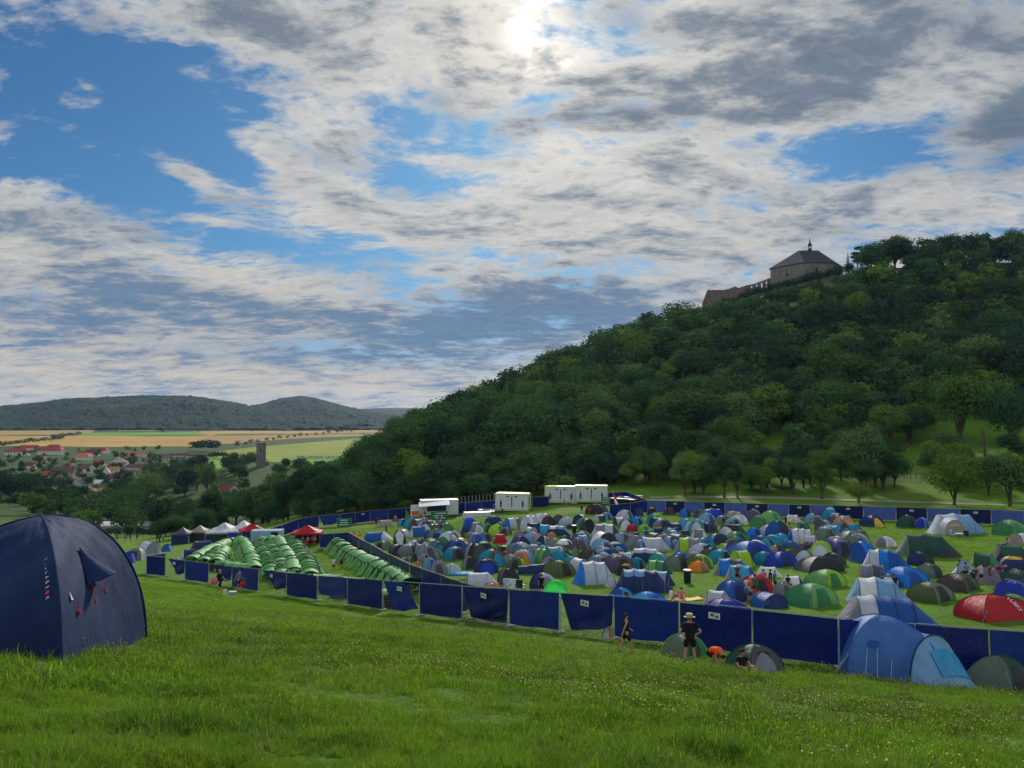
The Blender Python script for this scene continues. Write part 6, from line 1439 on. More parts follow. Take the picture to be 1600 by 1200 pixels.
for a in [(1380, 915, 18, 'sit', 10, 'person in dark shirt sitting left of two others at the vivid blue dome', 'dgrey', 'navy', 'hair'),
          (1388, 917, 20, 'sit', -10, 'person in sunglasses and white cap sitting in the middle at the vivid blue dome', 'white', 'black', 'straw'),
          (1397, 917, 20, 'sit', -20, 'person in black at the right of the seated three by the vivid blue dome', 'black', 'black', 'hair'),
          (1499, 898, 22, 'chair', 190, 'person in black sitting left of the bare backed one', 'black', 'black', 'hair'),
          (1533, 914, 34, 'stand', 30, 'person in a pale lilac dress standing right of the bare backed one', 'lilac', 'black', 'hair'),
          (1547, 912, 28, 'stand', 90, 'person in a purple shirt by the thin lilac tent', 'purple', 'dgrey', 'hair'),
          (1558, 911, 30, 'bend', 60, 'person with fair hair bending by the thin lilac tent', 'purple', 'grey', 'fair'),
          (1525, 904, 20, 'sit', 170, 'person in red brown sitting between the bare back and the lilac dress', 'brown', 'black', 'hair'),
          (1574, 857, 18, 'sit', 200, 'person in a grey and pink shirt sitting at the right border', 'grey', 'black', 'hair'),
          (603, 836, 16, 'walk', 90, 'person in dark shorts walking by the flat beige tent', 'brown', 'black', 'hair'),
          (588, 823, 14, 'bend', 70, 'person bending left of the flat beige tent', 'black', 'black', 'hair'),
          (618, 819, 15, 'stand', 10, 'bare armed person standing right of the flat beige tent', 'pink', 'dgrey', 'hair'),
          (673, 823, 13, 'stand', 180, 'person at the food table in black trousers, left of three', 'grey', 'black', 'hair'),
          (679, 827, 14, 'stand', 170, 'person in white and black at the food table', 'white', 'black', 'hair'),
          (687, 818, 13, 'stand', 200, 'person in brown queueing at the catering trailer', 'brown', 'dgrey', 'hair'),
          (653, 812, 12, 'stand', 20, 'person in dark clothes under the catering awning', 'dgrey', 'black', 'hair'),
          (664, 812, 12, 'stand', 160, 'person in black under the catering awning right of the first', 'black', 'black', 'hair'),
          (940, 872, 16, 'stand', 180, 'person in a white top left of the smoke grey dome', 'white', 'black', 'straw'),
          (962, 884, 24, 'stand', 170, 'tall person in black beside the boxy pale grey tent', 'black', 'black', 'hair'),
          (930, 882, 20, 'stand', 90, 'person in black behind the pale cone tent', 'black', 'dgrey', 'hair'),
          (903, 868, 16, 'stand', 180, 'person in brown standing at the dull green low tent', 'brown', 'black', 'hair'),
          (971, 884, 18, 'stand', 200, 'person in a white shirt by the boxy pale grey tent', 'white', 'navy', 'hair'),
          (1119, 831, 17, 'stand', 20, 'person in grey standing behind the indigo dome', 'grey', 'black', 'hair'),
          (1131, 825, 14, 'stand', 180, 'person in black near the beige caterpillar tent', 'black', 'black', 'hair'),
          (1228, 823, 14, 'stand', 180, 'person in black left of the one in yellow', 'black', 'black', 'hair'),
          (1234, 826, 14, 'bend', 90, 'person in a yellow shirt at the white far fence tent', 'yellow', 'dgrey', 'hair'),
          (785, 808, 11, 'stand', 170, 'person in dark clothes above the navy dome', 'black', 'black', 'hair'),
          (799, 799, 12, 'stand', 180, 'person in black before the single cabin', 'black', 'black', 'hair'),
          (882, 791, 11, 'walk', 80, 'person in pink walking in front of the left cabin', 'pink', 'grey', 'hair'),
          (909, 802, 11, 'stand', 180, 'person in black left of the dark slumped tent', 'black', 'black', 'hair'),
          (922, 804, 11, 'chair', 170, 'person in red sitting at the dark slumped tent', 'red', 'navy', 'hair'),
          (473, 853, 15, 'stand', 10, 'person in white at the left under the red gazebo', 'white', 'black', 'fair'),
          (481, 853, 15, 'stand', -10, 'person in pale blue in the middle under the red gazebo', 'lilac', 'black', 'hair'),
          (488, 853, 15, 'stand', 0, 'person in red under the red gazebo', 'red', 'black', 'hair'),
          (492, 853, 14, 'stand', 20, 'person in grey at the right under the red gazebo', 'grey', 'black', 'fair'),
          (478, 859, 13, 'stand', 180, 'person in a dark red top in front of the red gazebo', 'red', 'dgrey', 'hair'),
          (521, 893, 16, 'walk', 180, 'person in white and black walking among the green tents', 'white', 'black', 'hair'),
          (534, 888, 14, 'bend', 150, 'person in dark brown bending among the green tents', 'brown', 'black', 'hair'),
          (1296, 838, 0, 'stand', 0, None, None, None, None)]:
    if a[5]: person(*a[:4], R(a[4]), a[5], top=a[6], bottom=a[7], hair=a[8])
person(1509, 903, 24, 'chair', R(185), 'bare backed person sitting in front of the white and pale blue tent', bottom='black', skin=SKIN2, bare=True)
for k, (px, py, c) in enumerate([(168, 846, 'red'), (176, 845, 'white'), (183, 846, 'black'), (196, 846, 'grey'), (204, 847, 'black'), (214, 845, 'dgrey'), (245, 847, 'black'), (255, 848, 'grey')]):
    person(px, py, 13, 'stand', k*1.3, f'{["first", "second", "third", "fourth", "fifth", "sixth", "seventh", "last"][k]} from the left of the tiny far people beyond the left tents', top=c, bottom='navy', dmin=60)
# black dog
q = hit(1296, 846); e = empty('dog', q, 'black and white dog standing on the open grass in the right field', 'dog', None, R(-60)); dk = cloth('black')
skin_obj('body', [[(0, .30, .44, .11), (0, .12, .43, .12), (0, -.16, .45, .15), (0, -.32, .54, .09), (0, -.42, .64, .085), (0, -.56, .60, .045)], [(0, .30, .44, .11), (0, .42, .46, .03), (0, .55, .56, .02)],
    [(0, -.16, .45, .15), (.09, -.22, .26, .045), (.09, -.20, .13, .028), (.09, -.24, .03, .03)], [(0, -.16, .45, .15), (-.09, -.22, .26, .045), (-.09, -.20, .13, .028), (-.09, -.24, .03, .03)],
    [(0, .30, .44, .11), (.09, .24, .28, .055), (.09, .36, .16, .028), (.09, .31, .03, .03)], [(0, .30, .44, .11), (-.09, .24, .28, .055), (-.09, .36, .16, .028), (-.09, .31, .03, .03)]], dk, e, 1)
for s in (-1, 1): MB().add([(s*.03, -.40, .71), (s*.08, -.40, .70), (s*.075, -.43, .79)], [(0, 1, 2)]).build('ear', dk, e)
MB().tube([(0, -.26, .36), (0, -.36, .46)], [.07, .05], 8).build('chest_patch', cloth('white'), e, smooth=True)
# ---------------------------------------------------------------- castle on the hill
def stone_mat(name, a, b, sc=.5):
    m, t = new_mat(name); co = objco(t); n = t.noise(co, sc, 7, .68); br = t.node('ShaderNodeTexBrick'); t.put(br.inputs['Vector'], t.mapping(co, rot=(math.pi/2, 0, 0)))
    br.inputs['Scale'].default_value = 1.3; br.inputs['Mortar Size'].default_value = .03; t.put(br.inputs['Color1'], (1, 1, 1)); t.put(br.inputs['Color2'], (.72, .70, .68)); t.put(br.inputs['Mortar'], (.55, .53, .50))
    k = t.mix(t.smooth(n, .3, .7), a, b); k = t.mix(.55, k, t.mix(1.0, k, br.outputs[0], 'MULTIPLY')); st = t.noise(t.mapping(co, sc=(1, 1, .18)), .9, 6, .7); k = t.mix(t.math('MULTIPLY', t.smooth(st, .5, .72), .55), k, tuple(x*.42 for x in a))
    finish(t, principled(t, k, .92, bump(t, n, .25), spec=.1)); return m
M_STONE = stone_mat('castle_stone', (.145, .132, .125), (.245, .228, .215)); M_RUIN = stone_mat('ruin_brick', (.13, .10, .095), (.21, .17, .155)); M_SLATE = plain('slate_roof', (.024, .028, .042), .7, .25, 1.5, bmp=.08)
M_VOID = plain('dark_opening', (.012, .012, .015), .9)
D0 = 420.0; cx = (1271-800)/1200*D0; cz = hz(cx, D0); e = empty('castle_palace', (cx, D0, cz-2), 'stone palace with a steep dark hipped roof and lantern on the hilltop', 'castle')
Zw = (645-408)/1200*(D0-8)-cz+2; Zr = (645-386)/1200*D0-cz+2
PL = [(-19.6, 9), (-7.2, -9.5), (8.5, -8.5), (19.4, 5), (13, 21), (-11, 23)]
n = len(PL); b = MB(); b.add([(x, y, 0) for x, y in PL]+[(x, y, Zw) for x, y in PL], [(i, (i+1) % n, n+(i+1) % n, n+i) for i in range(n)]); b.build('wall', M_STONE, e)
r = MB(); ev = [(x*1.035, y*1.035, Zw-.35) for x, y in PL]; rg = [(-4.6, 6, Zr), (6.2, 6, Zr)]; r.add(ev+rg, [(0, 1, 6), (1, 2, 7, 6), (2, 3, 7), (3, 4, 7), (4, 5, 6, 7), (5, 0, 6)]); r.add([(x*1.035, y*1.035, Zw-.75) for x, y in PL]+ev, [(i, (i+1) % n, n+(i+1) % n, n+i) for i in range(n)]); rf = r.build('roof', M_SLATE, e)
for k in range(3): MB().add([(-3+k*4, -2.4, Zw+3.2), (-2+k*4, -2.4, Zw+3.2), (-2.5+k*4, -3.1, Zw+2.6), (-2.5+k*4, -.9, Zw+4.2)], [(0, 2, 3), (2, 1, 3), (0, 1, 2)]).build('dormer', M_SLATE, rf)
L_ = MB(); L_.tube([(1.6, 6, Zr-.5), (1.6, 6, Zr+1.0)], 1.05, 8); L_.build('lantern_base', M_SLATE, rf); lp = MB()
for k in range(8): a_ = k*math.pi/4; lp.tube([(1.6+.85*math.cos(a_), 6+.85*math.sin(a_), Zr+1), (1.6+.85*math.cos(a_), 6+.85*math.sin(a_), Zr+2.6)], .13, 5)
lp.build('lantern_arcade', M_SLATE, rf); MB().tube([(1.6, 6, Zr+2.6), (1.6, 6, Zr+3.0), (1.6, 6, Zr+3.8), (1.6, 6, Zr+4.5), (1.6, 6, Zr+7.2)], [1.15, 1.2, .75, .42, .06], 10).build('lantern_spire', M_SLATE, rf, smooth=True)
MB().tube([(1.6, 6, Zr+7.2), (1.6, 6, Zr+8.6)], .05, 4).box((1.6, 6, Zr+8.1), (.8, .08, .1)).build('finial', M_STEEL, rf)
def wall_hole(parent, x0, y0, x1, y1, s, z, w_, h, nm='window'):
    d = Vector((x1-x0, y1-y0, 0)); p = Vector((x0, y0, z))+d*s; nn = Vector((d.y, -d.x, 0)).normalized(); b = MB(); b.box(tuple(p+nn*.02), (w_, .5, h), math.atan2(d.y, d.x)); o = b.build(nm, M_VOID, parent)
    f = MB(); a_ = math.atan2(d.y, d.x); u_ = d.normalized()
    for s_ in (-1, 1): f.box(tuple(p+u_*s_*(w_/2+.12)+nn*.22), (.22, .25, h+.4), a_)
    f.box(tuple(p+nn*.22+Vector((0, 0, h/2+.12))), (w_, .25, .22), a_); f.build('frame', M_STONE, o); return o
for s, z, w_, h in ((.40, Zw-4.8, 1.0, 3.0), (.46, Zw-10.0, 1.2, 2.4), (.12, Zw-9.5, .9, 1.8), (.85, Zw-5, .8, 2.2)): wall_hole(e, *PL[1], *PL[2], s, z, w_, h)
for s, z, w_, h in ((.30, Zw-4.5, .9, 2.2), (.65, Zw-5, .9, 2.2)): wall_hole(e, *PL[2], *PL[3], s, z, w_, h)
for s, z, w_, h in ((.5, Zw-5.5, .8, 1.8), (.8, Zw-10, .8, 1.6)): wall_hole(e, *PL[0], *PL[1], s, z, w_, h)
# ruined curtain wall stepping down to the left
prof = [(1099, 473, 446), (1107, 452.5, 445), (1118, 452, 444), (1132, 452, 442), (1140, 450.5, 441), (1150, 446.5, 440), (1156, 449, 439), (1164, 446, 438), (1172, 444, 437), (1180, 442.5, 436), (1188, 439.5, 435), (1196, 437, 434), (1203, 434, 433), (1210, 433, 432)]
e = empty('ruined_wall', at(1150, 440), 'long ruined curtain wall with empty window holes stepping down left of the palace', 'ruin'); o0 = e.location
def wp(px, D, z): u = (px-800)/1200/CP; return Vector((u*D, D, z))-o0
segs = MB()
for (p0, y0, d0), (p1, y1, d1) in zip(prof, prof[1:]):
    z0, z1 = (645-y0)/1200*d0, (645-y1)/1200*d1; hole = 1171 < p0 < 1200
    for a0, a1, lo, hi in ([(0, 1, None, None)] if not hole else [(0, .40, None, None), (.40, .8, None, 4.6), (.40, .8, -1.0, None), (.8, 1, None, None)]):
        A, B = wp(p0+(p1-p0)*a0, d0+(d1-d0)*a0, 0), wp(p0+(p1-p0)*a1, d0+(d1-d0)*a1, 0); ta, tb_ = z0+(z1-z0)*a0-o0.z, z0+(z1-z0)*a1-o0.z; ba, bb = ta-16, tb_-16
        if hi: ta, tb_ = ta-hi, tb_-hi
        if lo: ba, bb = ta+lo, tb_+lo
        nn = Vector((0, 1.4, 0)); segs.add([Vector((A.x, A.y, ba)), Vector((B.x, B.y, bb)), Vector((B.x, B.y, tb_)), Vector((A.x, A.y, ta)), Vector((A.x, A.y, ba))+nn, Vector((B.x, B.y, bb))+nn, Vector((B.x, B.y, tb_))+nn, Vector((A.x, A.y, ta))+nn], [(0, 1, 2, 3), (5, 4, 7, 6), (3, 2, 6, 7), (1, 0, 4, 5), (1, 5, 6, 2), (0, 3, 7, 4)])
segs.build('masonry', M_RUIN, e)
# trees masking the foot of the walls
# ---------------------------------------------------------------- round tower in the valley
D1 = 600.0; tx = (409-800)/1200*D1; tz = hz(tx, D1); e = empty('round_tower', (tx, D1, tz), 'round brown stone keep standing among trees in front of the fields', 'tower'); Ht = (645-692)/1200*D1-tz
b = MB(); rows = [[(3.6*(1+.01*math.sin(j*3+a_*5))*math.cos(a_), 3.6*math.sin(a_), Ht*j/8) for a_ in np.linspace(0, 2*math.pi, 29)] for j in range(9)]; b.grid(rows); b.build('wall', M_STONE, e, smooth=True)
MB().grid([[(3.7*math.cos(a_), 3.7*math.sin(a_), z_) for a_ in np.linspace(0, 2*math.pi, 29)] for z_ in (Ht-.7, Ht+.35)]+[[(3.0*math.cos(a_), 3.0*math.sin(a_), Ht+.35) for a_ in np.linspace(0, 2*math.pi, 29)], [(.1*math.cos(a_), .1*math.sin(a_), Ht+.6) for a_ in np.linspace(0, 2*math.pi, 29)]]).build('parapet', M_STONE, e)
for z_, x_ in ((Ht*.7, .8), (Ht*.45, -1.2)): MB().box((x_, -3.5, z_), (.7, .5, 1.5)).build('window', M_VOID, e)
# ---------------------------------------------------------------- village houses
RC = dict(red=(.30, .065, .04), orange=(.48, .16, .07), dred=(.17, .045, .04), brown=(.12, .07, .06), grey=(.11, .12, .14), purple=(.13, .085, .10), white=(.55, .56, .57), slate=(.06, .075, .10)); WC = dict(white=(.60, .59, .56), cream=(.52, .45, .32), pink=(.48, .36, .30), grey=(.35, .35, .35), yellow=(.55, .42, .18))
RM = {k: plain('roof_'+k, v, .8, .18, .5, bmp=.05) for k, v in RC.items()}; WM = {k: plain('render_'+k, v, .9, .10, .4) for k, v in WC.items()}
def house(px, py, w_, hp_, roof, wall, label, kind='hip', rz=0, depth=9, group='houses of the village in the valley', floors=1):
    p = hit(px, py, 200); W = max(5, w_*p.y/1200); H = hp_*p.y/1200; wh = H*.52; e = empty('village_house', p+Vector((0, depth/2, -.6)), label, 'house', group, R(rz)); a, b_ = W/2, depth/2
    MB().box((0, 0, wh/2+.3), (W, depth, wh+.6)).build('wall', WM[wall], e); o = .5; z0, z1 = wh+.55, H+.9; r = MB()
    if kind == 'hip': i_ = min(a-.6, b_); r.add([(-a-o, -b_-o, z0), (a+o, -b_-o, z0), (a+o, b_+o, z0), (-a-o, b_+o, z0), (-a+i_, 0, z1), (a-i_, 0, z1)], [(0, 1, 5, 4), (1, 2, 5), (2, 3, 4, 5), (3, 0, 4), (3, 2, 1, 0)])
    elif kind == 'gable': r.add([(-a-o, -b_-o, z0), (a+o, -b_-o, z0), (a+o, b_+o, z0), (-a-o, b_+o, z0), (-a-o, 0, z1), (a+o, 0, z1)], [(0, 1, 5, 4), (2, 3, 4, 5), (3, 2, 1, 0)]); MB().add([(-a, -b_, z0), (-a, b_, z0), (-a, 0, z1-.25), (a, -b_, z0), (a, b_, z0), (a, 0, z1-.25)], [(0, 2, 1), (3, 4, 5)]).build('gable', WM[wall], e)
    else: r.add([(-a-o, -b_-o, z0), (a+o, -b_-o, z0), (a+o, b_+o, z0), (-a-o, b_+o, z0), (0, -b_-o, z1), (0, b_+o, z1)], [(0, 4, 5, 3), (1, 2, 5, 4), (3, 2, 1, 0)]); MB().add([(-a, -b_, z0), (a, -b_, z0), (0, -b_, z1-.25), (-a, b_, z0), (a, b_, z0), (0, b_, z1-.25)], [(0, 1, 2), (4, 3, 5)]).build('gable', WM[wall], e)
    ro = r.build('roof', RM[roof], e)
    if kind != 'flat' and W < 22: MB().box((a*.35, b_*.15, z1-.2), (.7, .7, 1.8)).build('chimney', RM['dred'], ro)
    nw = max(2, int(W/3)); 
    for f in range(2 if wh > 4.6 else 1):
        for k in range(min(nw, 8)): MB().box((-a+W*(k+.5)/min(nw, 8), -b_-.02, 1.5+f*2.7), (1.0, .16, 1.3)).build('window', M_GLASS, e)
HS = [(24,712,34,11,'red','white','long red hipped house at the far left of the village','hip',8),(43,705,24,9,'red','white','red roofed white house behind the long red one at the far left','gable',10),(76,711,38,12,'red','white','long low red roofed house at the edge of the wheat','hip',0),(82,703,24,8,'red','white','short red roof rising behind the long low red house','hip',5),
 (126,720,27,12,'orange','white','orange tiled house left of the dark red pair','hip',-8),(142,713,18,11,'dred','white','dark red gabled house behind the orange tiled one','gable',12),(157,709,19,9,'red','white','red roofed house against the wheat field','hip',0),(199,714,20,8,'orange','pink','bright orange roofed house at the village edge','gable',-10),(216,714,16,7,'orange','white','pale orange roof right of the bright orange one','gable',-10),
 (181,730,28,14,'red','white','white house with a red roof and pale gable','front',15),(132,740,20,14,'brown','white','brown roofed white house below the orange tiled one','gable',-20),(95,747,34,17,'brown','pink','wide pinkish apartment house with a flat brown roof','gable',5),(67,751,28,14,'red','white','white villa with a red hipped roof beside the apartment house','hip',-12),(161,749,12,18,'white','white','narrow steep white house','front',25),
 (181,753,29,11,'dred','white','white house with a dark red dormered roof','gable',4),(195,746,22,10,'slate','white','blue grey roofed house behind the dark red dormered one','gable',4),(208,736,24,10,'brown','cream','brown roofed cream house','gable',-4),(253,737,26,11,'purple','white','house with a purple brown hipped roof','hip',-5),(120,763,21,14,'slate','white','white house with blue slate gable above the yellow gabled one','front',-20),
 (134,777,22,14,'brown','yellow','yellow gabled house with a dark brown roof','front',15),(160,776,22,11,'orange','white','long orange tiled roof right of the yellow gable','gable',-3),(183,770,29,12,'grey','grey','large dark grey barn roof','gable',0),(204,774,14,7,'white','white','small white shed at the end of the grey barn','gable',0),
 (247,716,30,6,'purple','grey','low brown farm shed beyond the village, left of three','gable',0),(278,715,34,6,'dred','white','long dark red farm shed beyond the village','gable',-2),(306,716,32,6,'brown','white','low farm shed with pale edge at the right end of the farm','gable',2),
 (354,780,24,22,'dred','white','white house with dark red roof alone among trees below the tower','gable',-35),(310,808,34,24,'purple','white','grey white house with purple brown hip roof by the car park','hip',-20),
 (92,770,16,9,'orange','cream','small orange roofed house half hidden by the near trees','gable',10),(150,760,16,9,'white','grey','small white roofed shed in the village middle','gable',-15),(230,725,14,6,'brown','cream','small brown roofed cottage near the farm sheds','gable',0),(60,722,18,9,'red','cream','small red roofed cottage below the long low red house','hip',0),(222,744,17,10,'red','white','red roofed white house at the edge of the dark trees','hip',10),(243,751,16,10,'brown','white','brown roofed white house among the dark trees','gable',-15),(268,742,17,9,'dred','cream','dark red roofed cream house right of the purple brown one','hip',0),(289,736,15,8,'orange','white','small orange roofed house below the farm sheds','gable',5),(214,756,14,10,'white','grey','white roofed workshop beside the grey barn','gable',0),(105,732,16,9,'dred','white','dark red roofed cottage above the wide apartment house','hip',-10),(152,728,15,9,'red','cream','red roofed cream cottage under the dark red gable','gable',12),(40,733,18,9,'dred','white','dark red roofed house above the villa at the left','gable',8),(175,739,14,9,'orange','white','small orange roofed cottage beside the pale gable','gable',20)]
for h in HS: house(h[0], h[1], h[2], h[3], h[4], h[5], h[6], h[7], h[8])
# long pale barn below the camp
p = hit(187, 834, 100); W = 104*p.y/1200; e = empty('long_barn', p+Vector((0, 4, -.5)), 'long low barn with a pale flat roof behind bushes at the left', 'barn', None, R(4))
MB().box((0, 0, 1.7), (W, 9, 3.4)).build('wall', WM['grey'], e); MB().add([(-W/2-.4, -5, 3.2), (W/2+.4, -5, 3.2), (W/2+.4, 0, 4.2), (-W/2-.4, 0, 4.2), (W/2+.4, 5, 3.2), (-W/2-.4, 5, 3.2)], [(0, 1, 2, 3), (3, 2, 4, 5)]).build('roof', RM['white'], e)
for k in range(5): MB().box((-W*.3+k*W*.14, -4.52, 1.4), (1.6, .1, 2.2)).build('door', M_DK, e)
# ---------------------------------------------------------------- parked cars
def car_proto():
    e = empty('parked_car', (0, 0, 0)); prof = [(-2.1, .35), (-2.15, .75), (-1.7, .92), (-.95, .98), (-.45, 1.42), (.75, 1.45), (1.45, 1.02), (2.1, .88), (2.15, .38)]; b = MB()
    vs = [(x, -.85 if z < 1 else -.68, z) for x, z in prof]+[(x, .85 if z < 1 else .68, z) for x, z in prof]; n = len(prof); b.add(vs, [(i, i+1, n+i+1, n+i)[::-1] for i in range(n-1)]+[tuple(range(n)), tuple(range(n, 2*n))[::-1], (0, n, 2*n-1, n-1)]); b.build('body', _carm[0], e)
    g = MB(); g.add([(-.9, -.80, 1.02), (1.3, -.80, 1.05), (.72, -.70, 1.40), (-.42, -.70, 1.38)], [(0, 1, 2, 3)]); g.add([(-.97, -.62, 1.03), (-.97, .62, 1.03), (-.5, .58, 1.40), (-.5, -.58, 1.40)], [(0, 3, 2, 1)]); g.build('window', M_GLASS, e)
    for x in (-1.3, 1.3):
        for y in (-.8, .8): MB().tube([(x, y-.1, .32), (x, y+.1, .32)], .32, 10).build('wheel', M_TYRE, e)
    return e
CC = dict(white=(.60, .61, .62), silver=(.35, .37, .39), black=(.02, .02, .025), blue=(.03, .07, .20), red=(.30, .02, .02)); _carm = [plain('paint_'+k, v, .25, .04, 1, spec=.6) for k, v in CC.items()]; _cn = list(CC)
CP_ = car_proto(); rc = random.Random(8); first = True
def put_car(p, rz, ci, label, group):
    global first
    if first: c = CP_; first = False
    else: c = copy_tree(CP_)
    for ch in c.children:
        if ch.name.startswith('body') and ci: ch.data = CARB[ci]
    c.location = p; c.rotation_euler = (0, 0, rz); tag(c, label, 'car', group)
CARB = {}
for ci in range(1, 5):
    bm_ = [ch for ch in CP_.children if ch.name.startswith('body')][0].data.copy(); bm_.materials.clear(); bm_.materials.append(_carm[ci]); CARB[ci] = bm_
for r_ in range(5):
    for k in range(12):
        if rc.random() < .12: continue
        ci = rc.choice([0, 0, 0, 1, 1, 2, 3, 4]); px = 228+k*6.1+r_*1.5+rc.uniform(-.6, .6); p = hit(px, 796.5+r_*3.1, 200)
        put_car(p, R(90+rc.uniform(-6, 6)), ci, f'one of the {_cn[ci]} cars in the valley car park below the camp', f'{_cn[ci]} cars in the valley car park')
for r_ in range(3):
    for k in range(16):
        ci = rc.choice([0, 0, 1, 2, 3]); px = 466+k*4.0+rc.uniform(-.5, .5); p = hit(px, 714+r_*1.7, 500)
        put_car(p, R(90+rc.uniform(-6, 6)), ci, f'one of the {_cn[ci]} cars parked on the meadow right of the round tower', f'{_cn[ci]} cars parked on the meadow right of the tower')
# power poles in the fields
for px, py in ((127, 694), (246, 702), (352, 703), (453, 704), (295, 707)):
    p = hit(px, py, 300); b = MB(); b.tube([(0, 0, 0), (0, 0, 11)], .16, 5).box((0, 0, 10.2), (2.2, .14, .14)); o = b.build('power_pole', M_BARK); o.location = p; tag(o, 'one of the thin power poles crossing the far fields', 'pole', 'power poles in the far fields')
# white rail fence and bare post on the right hand slope
p0, p1 = hit(1397, 748, 150), hit(1440, 748, 150); e = empty('rail_fence', p0, 'white wooden rail fence on the slope at the right', 'fence'); 
for k in range(6): q = p0.lerp(p1, k/5)-p0; q.z = hz(q.x+p0.x, q.y+p0.y)-p0.z; MB().box((q.x, q.y, .6), (.14, .14, 1.3)).build('post', M_PATH, e)
MB().tube([(0, -.1, 1.1), tuple(Vector((p1.x-p0.x, p1.y-p0.y-.1, p1.z-p0.z+1.1)))], .07, 5).build('rail', M_PATH, e)
p = hit(1539, 716, 150); b = MB(); b.tube([(0, 0, 0), (.1, 0, 2.5), (-.05, 0, 5.2), (-.5, 0, 7.0)], [.32, .26, .2, .08], 7); b.tube([(-.05, 0, 5.0), (-1.2, 0, 7.2)], [.12, .04], 5); o = b.build('dead_trunk', M_BARK); o.location = p; tag(o, 'bare dead tree trunk standing on the upper meadow at the right', 'tree trunk')
# ---------------------------------------------------------------- grass: tufts spread by geometry nodes, one mass
def blade_mat(name, a, b, c):
    m, t = new_mat(name); p = geopos(t); n = t.noise(p, .25, 5, .7); n2 = t.noise(p, 3.0, 3, .6); at_ = t.node('ShaderNodeAttribute', attribute_name='tint').outputs['Fac']
    big = t.noise(p, .07, 5, .65); k = t.mix(t.smooth(n, .3, .7), a, b); k = t.mix(t.smooth(big, .48, .72, 0, .45), k, (.13, .17, .030)); k = t.mix(t.smooth(big, .30, .46, .5, 0), k, (.035, .095, .014)); k = t.mix(t.smooth(t.noise(t.mapping(p, loc=(9, 4, 0)), .45, 4, .6), .52, .70, 0, .6), k, (.050, .120, .055)); k = t.mix(t.smooth(t.noise(t.mapping(p, loc=(3, 8, 0)), .8, 4, .6), .50, .68, 0, .7), k, (.14, .21, .02)); k = t.mix(t.math('MULTIPLY', .85, t.math('POWER', at_, 2.0)), k, c); k = t.mix(t.math('MULTIPLY', t.smooth(t.noise(p, 1.6, 4, .7), .50, .70), .65), k, tuple(x*.5 for x in a))
    d = t.node('ShaderNodeBsdfPrincipled'); t.put(d.inputs['Base Color'], k); d.inputs['Roughness'].default_value = .5; d.inputs['Specular IOR Level'].default_value = .25; tr = t.node('ShaderNodeBsdfTranslucent'); t.put(tr.inputs[0], t.mix(1.0, k, (1.25, 1.35, .55), 'MULTIPLY'))
    mx = t.node('ShaderNodeMixShader'); mx.inputs[0].default_value = .45; t.l.new(d.outputs[0], mx.inputs[1]); t.l.new(tr.outputs[0], mx.inputs[2]); finish(t, mx.outputs[0]); return m
M_BLADE = blade_mat('grass_blades', (.062, .152, .014), (.120, .240, .020), (.26, .38, .060))
def tuft(name, n, h, spread, wd, seed, mat):
    g = np.random.default_rng(seed); V = []; F = []; Tn = []
    for i in range(n):
        x, y = g.normal(size=2)*spread; a = g.uniform(0, 6.28); hh = h*g.uniform(.45, 1.15); lean = g.uniform(.1, .75)*hh; da = g.uniform(0, 6.28); w_ = wd*g.uniform(.6, 1.3); dx, dy = math.cos(da)*lean, math.sin(da)*lean; sx, sy = math.cos(a)*w_, math.sin(a)*w_
        b0 = len(V)
        for f, ws in ((0, 1), (.4, .85), (.75, .5), (1, .08)): z = hh*(f-.18*f*f*lean/hh); V += [(x+dx*f*f-sx*ws, y+dy*f*f-sy*ws, z), (x+dx*f*f+sx*ws, y+dy*f*f+sy*ws, z)]
        for j in range(3): F.append((b0+2*j, b0+2*j+1, b0+2*j+3, b0+2*j+2)); Tn.append(g.random())
    me = bpy.data.meshes.new(name); me.from_pydata(V, [], F); me.materials.append(mat); at_ = me.attributes.new('tint', 'FLOAT', 'FACE'); at_.data.foreach_set('value', np.array(Tn, np.float32)); return bpy.data.objects.new(name, me)
def flower(name, n, h, spread, r, seed, mat, stem):
    g = random.Random(seed); b = MB()
    for i in range(n):
        x, y = g.gauss(0, spread), g.gauss(0, spread); z = h*g.uniform(.7, 1.2); b.tube([(x, y, 0), (x+g.uniform(-.03, .03), y, z)], .0022, 3, 1, cap=False)
        k = 6; tx_, ty_ = g.uniform(-.4, .4), g.uniform(-.4, .4); b.add([(x, y, z+.004)]+[(x+r*math.cos(q*6.283/k), y+r*math.sin(q*6.283/k), z+r*(tx_*math.cos(q*6.283/k)+ty_*math.sin(q*6.283/k))) for q in range(k)], [(0, 1+q, 1+(q+1) % k) for q in range(k)])
    me = bpy.data.meshes.new(name); me.from_pydata(b.v, [], b.f); me.materials.append(mat); me.materials.append(stem); me.polygons.foreach_set('material_index', b.m); return bpy.data.objects.new(name, me)
